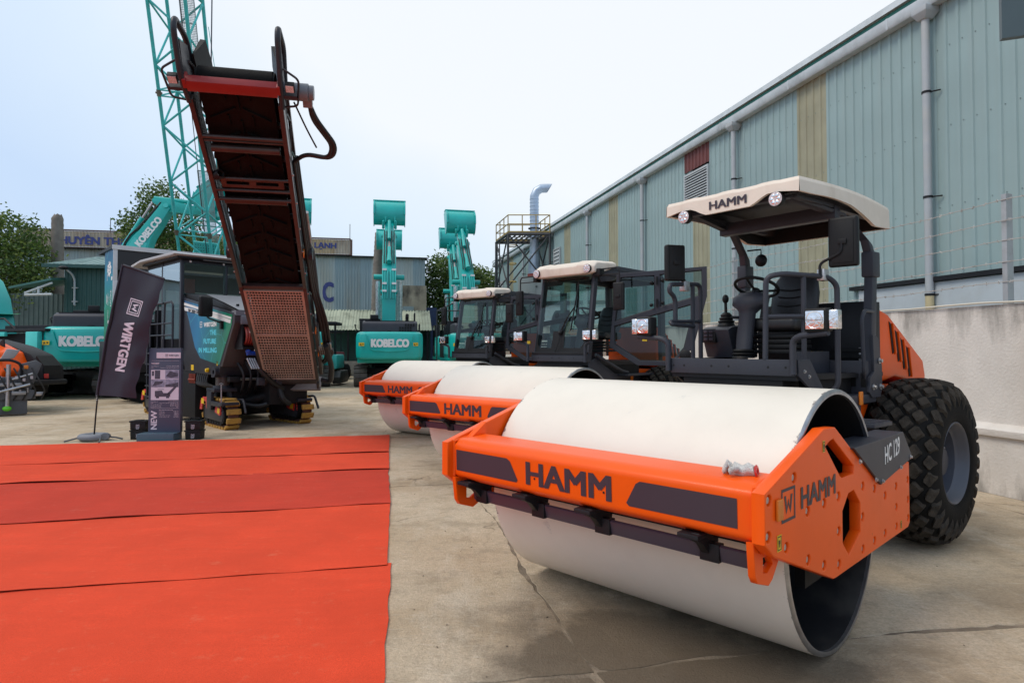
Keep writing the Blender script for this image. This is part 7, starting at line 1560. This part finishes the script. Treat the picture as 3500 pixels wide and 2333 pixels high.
for px, pz, an in ((0, 10.6, 0), (.0, 10.66, R(12)), (.13, 10.95, R(45)), (.40, 11.12, R(78)), (.62, 11.13, R(90))):
    rings.append([Vector((px + q_ * math.cos(a) * math.cos(an), q_ * math.sin(a), pz - q_ * math.cos(a) * math.sin(an))) for a in [2 * math.pi * i / 28 for i in range(28)]])
rings.append([Vector((.88 + (p.z - 11.13) * .62, p.y, p.z)) for p in rings[-1]])
el.loft(rings, cap=False); part('bend', el, SG, ek, smooth=25)
part('pipe_collar', MB().lathe([(8.75, .36), (8.80, .36)], 24, axis='z', cap=True), STL, ek); part('sample_port', MB().cyl((-.24, -.1, 8.35), (-.45, -.12, 8.35), .07, 10), SG, ek); part('red_flange', MB().lathe([(5.9, .40), (6.12, .40)], 24, axis='z', cap=True), mat('rusty_red', (.25, .04, .03), .6), ek)
du = tag(part('filter_cabinet', MB().box(.35, 2.6, 35.6, 37.6, 1.0, 5.9), mat('cabinet_grey', (.30, .34, .33), .5, var=.05, dirt=.3, dcol=(.3, .24, .16), dscale=1.5, streak=.3), None, bevel=.02), 'tall grey metal filter cabinet under the exhaust stack', 'cabinet')
part('cabinet_door', MB().box(.42, 1.35, 35.575, 35.6, 3.4, 5.75).box(.42, 1.35, 35.575, 35.6, 1.2, 3.3), MATS['cabinet_grey'], du, bevel=.01); part('door_hinge', MB().box(1.33, 1.45, 35.56, 35.6, 5.3, 5.36).box(1.33, 1.45, 35.56, 35.6, 3.9, 3.96).box(.95, .98, 35.56, 35.58, 4.6, 5.0), STL, du)
tag(part('pipe_railing', MB().tube([(-4.2, 35, 3.9), (-2.6, 35, 4.65), (2.8, 34.2, 4.6)], .04, 6).cyl((-2.6, 35, 3.2), (-2.6, 35, 4.65), .04, 6).cyl((-4.2, 35, 3.9), (2.8, 34.2, 3.9), .035, 6).cyl((-4.2, 35, 0), (-4.2, 35, 3.9), .04, 6).cyl((1.0, 34.4, 0), (1.0, 34.4, 4.6), .04, 6), STL, None), 'thin grey pipe railing in front of the platform tower', 'railing')
# ------------------------------------------------------------------ trees and palm trunks
BARK = mat('tree_bark', (.10, .075, .055), .9, var=.25, scale=6, bump=.6, bscale=20); PALM = mat('palm_trunk', (.20, .175, .15), .9, var=.18, scale=3, bump=.6, bscale=18, dirt=.4, dcol=(.10, .085, .07))
def leafmat(name, c):
    m = mat(name, c, .5, var=.35, scale=1.4, spec=.3); t = m.node_tree; N = t.nodes; b = N['Principled BSDF']; tr = N.new('ShaderNodeBsdfTranslucent'); tr.inputs[0].default_value = (c[0] * 1.5, c[1] * 1.5, c[2], 1)
    x = N.new('ShaderNodeMixShader'); x.inputs[0].default_value = .35; t.links.new(b.outputs[0], x.inputs[1]); t.links.new(tr.outputs[0], x.inputs[2]); t.links.new(x.outputs[0], N['Material Output'].inputs[0]); return m
LF = [leafmat('leaf_dark', (.042, .082, .022)), leafmat('leaf_mid', (.075, .130, .036)), leafmat('leaf_pale', (.14, .19, .055))]
def tree(label, base, h, clumps, n, size, mats, trunk=.22, seed=1, name='tree'):
    """clumps: (x, y, z, rx, rz) relative to base"""
    rnd = random.Random(seed); t = thing(name, label, 'tree', base)
    tb_ = MB().tube([(0, 0, 0), (.1, 0, h * .25), (-.05, .1, h * .5), (.1, 0, h * .8)], trunk, 8, fil=1, r2=trunk * .35)
    for c in clumps: tb_.tube([(0, 0, h * .35), (c[0] * .45, c[1] * .45, h * .35 + (c[2] - h * .35) * .55), (c[0], c[1], c[2])], trunk * .35, 6, fil=.8, r2=.03)
    part('trunk', tb_, BARK, t, smooth=60)
    for mi_, m in enumerate(mats):
        mb = MB()
        for cx_, cy_, cz_, rx, rz in clumps:
            for k in range(int(1.7 * n / len(mats) * rx * rx)):
                while True:
                    d = Vector((rnd.uniform(-1, 1), rnd.uniform(-1, 1), rnd.uniform(-1, 1)))
                    if d.length < 1: break
                d = d * (.7 + .3 * rnd.random()) if d.length > .4 else d.normalized() * rnd.uniform(.4, 1)
                if noise.noise(Vector((cx_ + d.x * 2.2, cy_ + d.y * 2.2, cz_ + d.z * 2.2)) * 1.1) < -.22: continue
                p = Vector((cx_ + d.x * rx, cy_ + d.y * rx, cz_ + d.z * rz))
                for q in range(4):
                    o = p + Vector((rnd.gauss(0, size), rnd.gauss(0, size), rnd.gauss(0, size)))
                    u = Vector((rnd.gauss(0, 1), rnd.gauss(0, 1), rnd.gauss(-.35, .6))).normalized(); w = u.cross(Vector((rnd.gauss(0, 1), rnd.gauss(0, 1), rnd.gauss(0, .5)))).normalized()
                    L_ = size * rnd.uniform(.7, 1.25); s_ = L_ * .28; mb.add([o, o + u * L_ * .5 + w * s_, o + u * L_, o + u * L_ * .5 - w * s_], [(0, 1, 2, 3)])
        part('crown', mb, m, t, smooth=0, whole=True)
    return t
tree('broad dark green tree at the left edge, overhanging the shed awning', (-27.2, 33.3, 0), 7.5, [(-2.6, 0, 7.4, 2.3, 1.9), (-.1, .3, 7.7, 2.1, 1.6), (1.4, -.3, 6.4, 1.6, 1.5), (.5, -1, 5.2, 1.8, 1.4), (-1.6, -.5, 5.0, 2.0, 1.5), (2.3, -.6, 5.4, 1.0, .9), (-3.4, .5, 5, 1.8, 1.6), (1.9, -1.0, 4.2, .9, .7)], 150, .20, LF, seed=3)
tree('tall loose tree with pale leaves behind the crane boom', (-22.6, 40, 0), 9.5, [(0, 0, 11.4, 1.5, 1.3), (-1.2, .2, 9.8, 1.6, 1.2), (1.0, .2, 9.9, 1.7, 1.4), (-.2, 0, 8.4, 2.1, 1.4), (2.2, 0, 8.2, 1.6, 1.2), (-2.3, .3, 9.4, .6, .5), (3.9, 0, 7.6, 1.5, 1.3), (5.3, .2, 8.4, 1.1, 1.2), (.9, -.4, 7.1, 1.8, 1.0)], 95, .22, [LF[1], LF[2], LF[0]], seed=5)
tree('rounded dense tree between the cold store and the platform tower', (-4.4, 53, 0), 8, [(-1.4, 0, 8.4, 1.9, 1.6), (.6, .3, 7.8, 1.9, 1.5), (2.4, 0, 7.2, 1.6, 1.4), (-2.0, -.3, 6.6, 1.8, 1.5), (.4, -.8, 6.0, 2.2, 1.6), (2.6, -.3, 5.6, 1.7, 1.4), (-1.8, -.6, 4.5, 1.9, 1.6), (.8, -.9, 3.9, 2.2, 1.6), (3.0, 0, 4.2, 1.5, 1.4), (-1.2, -.8, 2.8, 1.8, 1.4)], 140, .24, LF, trunk=.3, seed=9)
def palm(label, x, y, z, lean, r):
    t = thing('palm_trunk', label, 'palm trunk', (x, y, 0)); pr = []; k = 0
    n = int(z / .16)
    mb = MB(); rings = []
    for i in range(n + 1):
        f = i / n; rr = r * (1.15 - .25 * f) * (1 + (.035 if i % 2 else -.02)); rings.append([Vector((lean * f * f + rr * math.cos(a), rr * math.sin(a), z * f)) for a in [2 * math.pi * j / 16 for j in range(16)]])
    tp_ = rings[-1]; rings.append([Vector((lean + (p.x - lean) * .6 + .05, p.y * .6, z + .22 + .05 * math.cos(j * 1.9))) for j, p in enumerate(tp_)])
    mb.loft(rings); part('trunk', mb, PALM, t, smooth=60); return t
palm('bare topless palm trunk beside the green shed', -24.85, 34.2, 8.9, -.1, .31)
palm('bare topless palm trunk to the left of the square-on excavator boom', -9.75, 45, 10.1, .25, .42)
# ------------------------------------------------------------------ small machines
t = thing('red_tractor', 'dark red small tractor with canopy parked behind the tracks of the hidden excavator', 'tractor', (-10.9, 37.6, 0), R(-60))
part('bonnet', MB().box(.2, 1.7, -.4, .4, .9, 1.6), mat('maroon_paint', (.14, .012, .02), .35), t, bevel=.06); part('tractor_body', MB().box(-1.4, .3, -.5, .5, .7, 1.3), DKGREY, t, bevel=.05)
part('canopy', MB().box(-1.3, .5, -.7, .7, 2.75, 2.85).cyl((-1.1, -.55, 1.2), (-1.1, -.55, 2.8), .04, 6).cyl((-1.1, .55, 1.2), (-1.1, .55, 2.8), .04, 6).cyl((.3, .55, 1.2), (.3, .55, 2.8), .03, 6), DKGREY, t, bevel=.02)
for x, y, r in ((-.9, .75, .75), (-.9, -.75, .75), (1.2, .6, .45), (1.2, -.6, .45)): part('wheel', MB().lathe([(y - .15, r * .5), (y - .17, r * .9), (y - .1, r), (y + .1, r), (y + .17, r * .9), (y + .15, r * .5)], 24, c=(x, 0, r)), RUBBER, t)
part('lamp', MB().box(1.68, 1.74, -.35, -.15, 1.2, 1.35).box(1.68, 1.74, .15, .35, 1.2, 1.35), CHROME, t)
t = thing('mini_excavator', 'small dark canopy machine standing behind the right edge of the conveyor', 'machine', (-9.2, 31.2, 0), R(95))
part('canopy', MB().box(-.8, .7, -.6, .6, 2.95, 3.1), DKGREY, t, bevel=.05); part('canopy_post', MB().tube([(-.6, -.5, 1.3), (-.65, -.5, 2.95)], .05, 8).tube([(-.6, .5, 1.3), (-.65, .5, 2.95)], .05, 8), DKGREY, t); part('machine_body', MB().box(-1.2, .8, -.7, .7, .8, 1.5), TEALD, t, bevel=.1); part('seat', MB().box(-.4, .1, -.25, .25, 1.5, 2.2), SEATM, t, bevel=.05)
for s in (-1, 1): part('track', MB().prism([(-1, .1), (1, .1), (1.2, .4), (1, .7), (-1, .7), (-1.2, .4)], 'y', s * .65 - .2, s * .65 + .2), SHOE, t, bevel=.03)
# orange paver at the left edge
ov = thing('orange_roller_body', 'orange machine with sloping hood and black tail at the left edge', 'roller', (-14.2, 17.9, 0), R(-14))
part('hood', MB().prism([(-2.6, 2.06), (-1.2, 2.02), (-.4, 1.90), (.22, 1.66), (.52, 1.15), (.45, .95), (-2.6, .95)], 'y', -.7, .1), ORANGE, ov, bevel=.08, seg=4)
part('hood_top', MB().prism([(-2.6, 2.07), (-1.2, 2.04), (-.2, 1.84), (.50, 1.60), (.92, 1.25), (.95, .85), (-2.0, .85)], 'y', .06, .72), DKGREY, ov, bevel=.06)
part('tail_grille', MB().prism([(.62, 1.50), (.86, 1.22), (.87, 1.0), (.95, 1.0), (.93, 1.28), (.65, 1.56)], 'y', .1, .6), BLACK, ov)
part('tail_lamp', MB().box(.90, .97, .10, .22, .92, 1.05), RUSTR, ov, bevel=.01); part('beacon', MB().lathe([(1.40, .06), (1.50, .06), (1.53, .03)], 12, c=(.42, -.72, 0), axis='z', cap=True), AMBER, ov); part('bumper', MB().box(.6, 1.2, -.6, .6, .75, .88), DKGREY, ov, bevel=.03)
part('hood_fin', MB().prism([(-.42, 1.85), (-.18, 2.05), (-.15, 1.8)], 'y', -.2, -.16), DKGREY, ov); part('wheel', MB().lathe([(-.75, .3), (-.78, .55), (-.7, .62), (-.2, .62), (-.15, .55), (-.15, .3)], 28, c=(-1.2, 0, .62)).lathe([(.15, .3), (.2, .62), (.7, .62), (.78, .55), (.75, .3)], 28, c=(-1.2, 0, .62)), RUBBER, ov); part('chassis', MB().box(-2.6, .6, -.5, .5, .5, .96), DARK, ov)
sv = thing('paver_screed', 'grey paver screed with hydraulic tubes and a bright green valve at the left edge', 'paver screed', (-13.35, 16.55, 0), R(38))
SGY = mat('screed_grey', (.085, .09, .10), .5, var=.12, dirt=.3, dcol=(.15, .13, .11))
part('screed_plate', MB().box(-3.2, .45, -.15, .25, .03, .52).box(-3.2, .62, -.22, -.12, .42, .66), SGY, sv, bevel=.015)
part('upper_frame', MB().box(-3.2, .3, .1, .35, .66, 1.0).prism([(.1, .6), (.5, .6), (.75, 1.35), (.62, 1.45), (.3, 1.35)], 'y', -.05, .3), SGY, sv, bevel=.015)
part('top_rail', MB().tube([(-3.2, -.1, 1.42), (.1, -.1, 1.46), (.3, -.1, 1.36), (.35, -.1, .7)], .035, 8, fil=.1).tube([(-.75, -.12, 1.42), (-.7, -.1, .7)], .025, 6), DKGREY, sv)
part('spindle', MB().cyl((.03, -.27, .25), (.05, -.27, 1.35), .05, 12), STEEL, sv); part('tie_rod', MB().cyl((-.2, -.32, .62), (.5, -.32, .82), .035, 8).cyl((.1, -.30, .95), (.55, -.24, 1.1), .025, 8), STEEL, sv); part('end_block', MB().box(.45, .80, -.2, -.08, .50, .60), STEEL, sv, bevel=.01)
hs = MB()
for k in range(8): hs.tube([(-.8 + .19 * k, -.20, 1.25), (-.65 + .19 * k, -.34, .95), (-.5 + .19 * k, -.28, .62), (-.6 + .19 * k, -.22, .4)], .020, 6, fil=.15)
part('hoses', hs, HOSE, sv); part('green_valve', MB().sphere((.03, -.30, .2), .085, 8, (1.2, 1, .8)), mat('bright_green', (.12, .55, .02), .4), sv); fx = MB()
for k in range(8): fx.cyl((-.6 + .15 * k, -.27, .55 + .05 * (k % 3)), (-.6 + .15 * k, -.27, .68 + .05 * (k % 3)), .028, 8); fx.box(-.62 + .16 * k, -.56 + .16 * k, -.30, -.24, .90 + .06 * (k % 2), .98 + .06 * (k % 2))
part('fittings', fx, STEEL, sv); part('manifold', MB().box(-.5, .35, -.30, -.22, .78, .86).box(.12, .42, -.33, -.22, .55, .64), mat('manifold_grey', (.3, .3, .3), .4, metal=.5, var=.2), sv, bevel=.01); part('orange_cap', MB().box(.36, .46, -.16, -.08, 1.22, 1.32), AMBER, sv, bevel=.02); part('floodlight', MB().prism([(-.15, 1.45), (.15, 1.5), (.28, 1.72), (.0, 1.76)], 'y', -.1, .1), mat('lamp_grey', (.28, .29, .30), .5), sv, bevel=.03)
# ------------------------------------------------------------------ flag, info stand, boxes
FLAGM = mat('dark_flag_cloth', (.017, .019, .034), .55, var=.08, scale=2, bump=.25, bscale=300)
fg = thing('flag_banner', 'dark navy leaning flag banner with white vertical lettering on a weighted cross foot', 'flag', (-7.98, 12.0, 0))
TLc, TRc, BLc, BRc = Vector((-7.47, 0, 3.37)), Vector((-6.66, 0, 3.10)), Vector((-7.93, 0, .86)), Vector((-7.22, 0, .80))
def fcl(u, v, lift=0):
    p = TLc.lerp(TRc, u).lerp(BLc.lerp(BRc, u), v); w = math.sin(u * 5.2 + v * 2.2) * .045 * u + math.sin(v * 9 + u * 3) * .018 * (u * .8 + .2) + .02 * noise.noise(Vector((u * 3, v * 6, 1)))
    p.x += -.035 * math.sin(v * math.pi) * (1 - u * .0) + (.012 * math.sin(v * 40) + .02 * math.sin(v * 13)) * u ** 6; p.z += .03 * math.sin(u * math.pi) * (v > .5) * (v - .5)
    return Vector((p.x + 7.98, w - lift, p.z))
vs = [fcl(i / 40, j / 90) for i in range(41) for j in range(91)]; cl = MB().add(vs, [(i * 91 + j, i * 91 + j + 1, (i + 1) * 91 + j + 1, (i + 1) * 91 + j) for i in range(40) for j in range(90)]); part('cloth', cl, FLAGM, fg, smooth=80)
part('sleeve', MB().tube([fcl(0, k / 40) + Vector((-.012, 0, 0)) for k in range(41)], .022, 8).tube([fcl(k / 20, 0) + Vector((0, 0, -.012)) for k in range(21)], .022, 8), FLAGM, fg)
part('pole', MB().tube([(0, 0, .10), (.05, 0, .86), (.28, 0, 2.2), (.50, 0, 3.38)], .014, 8, fil=.5), BLACK, fg)
vs, fs, x0, x1, y0, y1 = glyphs('WIRTGEN', .075); me = bpy.data.meshes.new('lettering'); FL_WHITE = mat('flag_print', (.62, .58, .64), .6, var=.03)
me.from_pydata([fcl(.355 + .27 * (y - y0) / (y1 - y0), .40 + .40 * (x - x0) / (x1 - x0), .006 + k * .0004) for x, y, k in vs], [], fs)
bmx = bmesh.new(); bmx.from_mesh(me); bmx.to_mesh(me); bmx.free(); me.materials.append(FL_WHITE); link('lettering', me, fg)
em = MB()
for a0, a1, c0, c1 in ((0, 1, 0, .06), (0, 1, .94, 1), (0, .06, .06, .94), (.94, 1, .06, .94), (.13, .87, .13, .18), (.13, .87, .82, .87), (.13, .18, .18, .82), (.82, .87, .18, .82)):
    for k in range(6): f0, f1 = k / 6, (k + 1) / 6; e_ = lambda a, c: fcl(.34 + .34 * c, .225 + .125 * a, .006); em.add([e_(a0 + (a1 - a0) * f0, c0), e_(a0 + (a1 - a0) * f1, c0), e_(a0 + (a1 - a0) * f1, c1), e_(a0 + (a1 - a0) * f0, c1)], [(0, 1, 2, 3)])
e_ = lambda a, c: fcl(.34 + .34 * c, .225 + .125 * a, .006)
for p in ([(.25, .72), (.34, .72), (.43, .45), (.36, .28)], [(.36, .28), (.43, .45), (.5, .62), (.5, .48)], [(.5, .48), (.5, .62), (.57, .45), (.64, .28)], [(.64, .28), (.57, .45), (.66, .72), (.75, .72)]): em.add([e_(*q) for q in p], [(0, 1, 2, 3)])
part('emblem', em, FL_WHITE, fg, smooth=0)
part('spring', MB().tube([(.045 + .018 * math.cos(k * .9), .018 * math.sin(k * .9), .74 + k * .006) for k in range(24)], .005, 5), STEEL, fg)
BAGM = mat('grey_water_bag', (.17, .18, .20), .6, var=.1, bump=.3, bscale=40); bg = MB(); rings = []
for k in range(25):
    a = 2 * math.pi * k / 24 * .9; rings.append([Vector((.20 * math.cos(a) + .085 * math.cos(b) * math.cos(a), .16 * math.sin(a) + .085 * math.cos(b) * math.sin(a), .075 + .065 * math.sin(b) + .008 * noise.noise(Vector((k, b, 0))))) for b in [2 * math.pi * j / 12 for j in range(12)]])
part('water_bag', bg.loft(rings), BAGM, fg, smooth=70); part('cross_foot', MB().tube([(0, 0, .10), (-.25, -.12, .06), (-.42, -.22, .012)], .016, 6).tube([(0, 0, .1), (.25, -.2, .06), (.32, -.34, .012)], .016, 6).tube([(0, 0, .1), (.35, .1, .05), (.45, .16, .012)], .016, 6).tube([(0, 0, .1), (-.2, .25, .012)], .016, 6), SGY, fg)
STM = mat('stand_slate', (.055, .07, .11), .5, var=.03); STB = mat('stand_base_blue', (.055, .095, .13), .5, var=.04); PAPER = mat('stand_print_pale', (.60, .56, .62), .5, var=.02)
sd_ = thing('info_stand', 'upright slate info stand with technical data and product photos, NEW in white up its side', 'display stand', (-6.70, 12.1, 0), R(3))
part('panel', MB().box(-.30, .30, 0, .10, .14, 1.76), STM, sd_, bevel=.004); part('base', MB().box(-.40, .28, -.22, .12, 0, .145), STB, sd_, bevel=.006)
part('name_plate', MB().box(-.155, .295, -.012, .0, 1.57, 1.68), PAPER, sd_); text('WIRTGEN', (.075, -.014, 1.605), (1, 0, 0), (0, 0, 1), .19, .036, STM, sd_, bold=.03); emblem(sd_, (.012, -.014, 1.60), (1, 0, 0), (0, 0, 1), .048, STM)
text('W200P', (-.255, -.003, 1.45), (1, 0, 0), (0, 0, 1), .15, .035, PAPER, sd_, bold=.04)
def rowtxt(s, x0, x1, z, h=.020): text(s, (x0, -.003, z), (1, 0, 0), (0, 0, 1), x1 - x0, h, PAPER, sd_, bold=.0)
rowtxt('Hãng động cơ', -.255, -.12, 1.405); rowtxt('Cummins QSX15-C600', .03, .265, 1.405); rowtxt('Loại', -.255, -.215, 1.375); rowtxt('Diesel 6 xi lanh làm mát bằng nước', -.08, .265, 1.375)
ph = part('photo_board', MB().box(-.255, .265, -.006, 0, .765, 1.345), mat('photo_pale', (.56, .55, .62), .4, var=.05), sd_)
PD = mat('photo_dark', (.05, .055, .08), .4, var=.4, scale=20); PM = mat('photo_mid', (.22, .24, .32), .4, var=.4, scale=16)
def pr_(x0, x1, z0, z1, m): flat('photo_patch', [(x0, -.0065 - .0004 * (m is PD), z0), (x1, -.0065 - .0004 * (m is PD), z0), (x1, -.0065 - .0004 * (m is PD), z1), (x0, -.0065 - .0004 * (m is PD), z1)], m, ph)
def pq(pts, m): flat('photo_patch', [(x, -.0075, z) for x, z in pts], m, ph)
pr_(-.24, -.20, 1.23, 1.32, PD); pr_(-.185, -.085, 1.17, 1.335, PD); pr_(-.17, -.10, 1.21, 1.30, PM); pr_(.01, .262, 1.175, 1.342, PM); pq([(.02, 1.22), (.10, 1.32), (.25, 1.28), (.25, 1.22), (.12, 1.19)], PD)
pr_(-.252, .005, 1.01, 1.16, PM); pq([(-.23, 1.03), (-.05, 1.08), (-.02, 1.13), (-.18, 1.12)], PD); pr_(.012, .262, 1.01, 1.165, PM); pq([(.015, 1.02), (.255, 1.02), (.255, 1.10), (.015, 1.06)], PD)
pq([(-.18, .83), (-.18, .94), (-.05, .95), (-.02, .90), (.10, .90), (.11, .83)], PD); pq([(.02, .86), (.20, 1.04), (.24, 1.03), (.09, .85)], PD); pr_(-.13, -.01, .965, .975, PD); pr_(-.16, -.10, .80, .83, PD); pr_(.03, .09, .80, .83, PD)
for k, (a, b) in enumerate((('Hãng động cơ', 'Cummins QSX15-C600'), ('Loại', 'Diesel 6 xi lanh làm mát bằng nước'), ('Công suất định mức:', '447 kW / 600 HP'), ('Công suất tối đa:', '455 kW / 610 HP'), ('Dung tích xi lanh:', '15 L'))):
    z = .725 - k * .027; rowtxt(a, -.255, -.255 + .011 * len(a), z, .018); rowtxt(b, .265 - .0105 * len(b), .265, z, .018)
text('Kích thước & trọng lượng', (-.10, -.003, .565), (1, 0, 0), (0, 0, 1), .26, .018, PAPER, sd_, bold=.03)
for k, (a, b) in enumerate((('Chiều dài:', '15.445 mm'), ('Chiều rộng:', '2.500 mm'), ('Chiều cao:', '3.900 mm'), ('Trọng lượng vận hành:', '29.800kg'), ('Trọng lượng tối đa:', '32.270 kg'))):
    z = .537 - k * .027; rowtxt(a, -.10, -.10 + .0102 * len(a), z, .018); rowtxt(b, .265 - .0105 * len(b), .265, z, .018)
text('NEW', (-.135, -.003, .20), (0, 0, 1), (-1, 0, 0), .36, .115, PAPER, sd_, bold=.05)
for z in (1.52, .605): flat('rule_line', [(-.255, -.003, z), (.265, -.003, z), (.265, -.003, z + .003), (-.255, -.003, z + .003)], PAPER, sd_)
def box_(label, x, y, z, top):
    t = thing('black_box', label, 'box', (x, y, z), R(4), 'black boxes beside the info stand'); w, h = .145, .178
    part('box_body', MB().loft([[Vector((a * s, b * s2, zz)) for a, b in ((-1, -1), (1, -1), (1, 1), (-1, 1))] for zz, s, s2 in ((0, w * .97, .105), (h - .03, w, .11))]), BLACK, t, bevel=.012)
    part('lid', MB().box(-w - .012, w + .012, -.12, .12, h - .03, h).box(-w * .5, w * .5, -.10, .02, h, h + .014), BLACK, t, bevel=.008)
    emblem(t, (-.028, -.1135, .06), (1, 0, 0), (0, 0, 1), .06, PAPER); text('WIRTGEN', (-.035, -.1135, .038), (1, 0, 0), (0, 0, 1), .07, .014, PAPER, t); text('GROUP', (-.025, -.1135, .02), (1, 0, 0), (0, 0, 1), .05, .014, PAPER, t)
    lt_ = MB().box(-w * .55, w * .55, -.118, -.108, h - .065, h - .038); part('latch', lt_, DKGREY, t, bevel=.004)
    if top: part('handle', MB().tube([(-.09, 0, h), (-.085, 0, h + .045), (.085, 0, h + .045), (.09, 0, h)], .009, 6, fil=.03), BLACK, t)
    return t
for lab, x, z, tp in (('lower black plastic box in the stack left of the info stand', -7.24, 0, 0), ('upper black plastic box in the stack left of the info stand', -7.245, .182, 0), ('lower black plastic box in the stack right of the info stand', -6.18, 0, 0), ('upper black plastic box with a raised handle, right of the info stand', -6.18, .182, 1)): box_(lab, x, 12.25, z, tp)
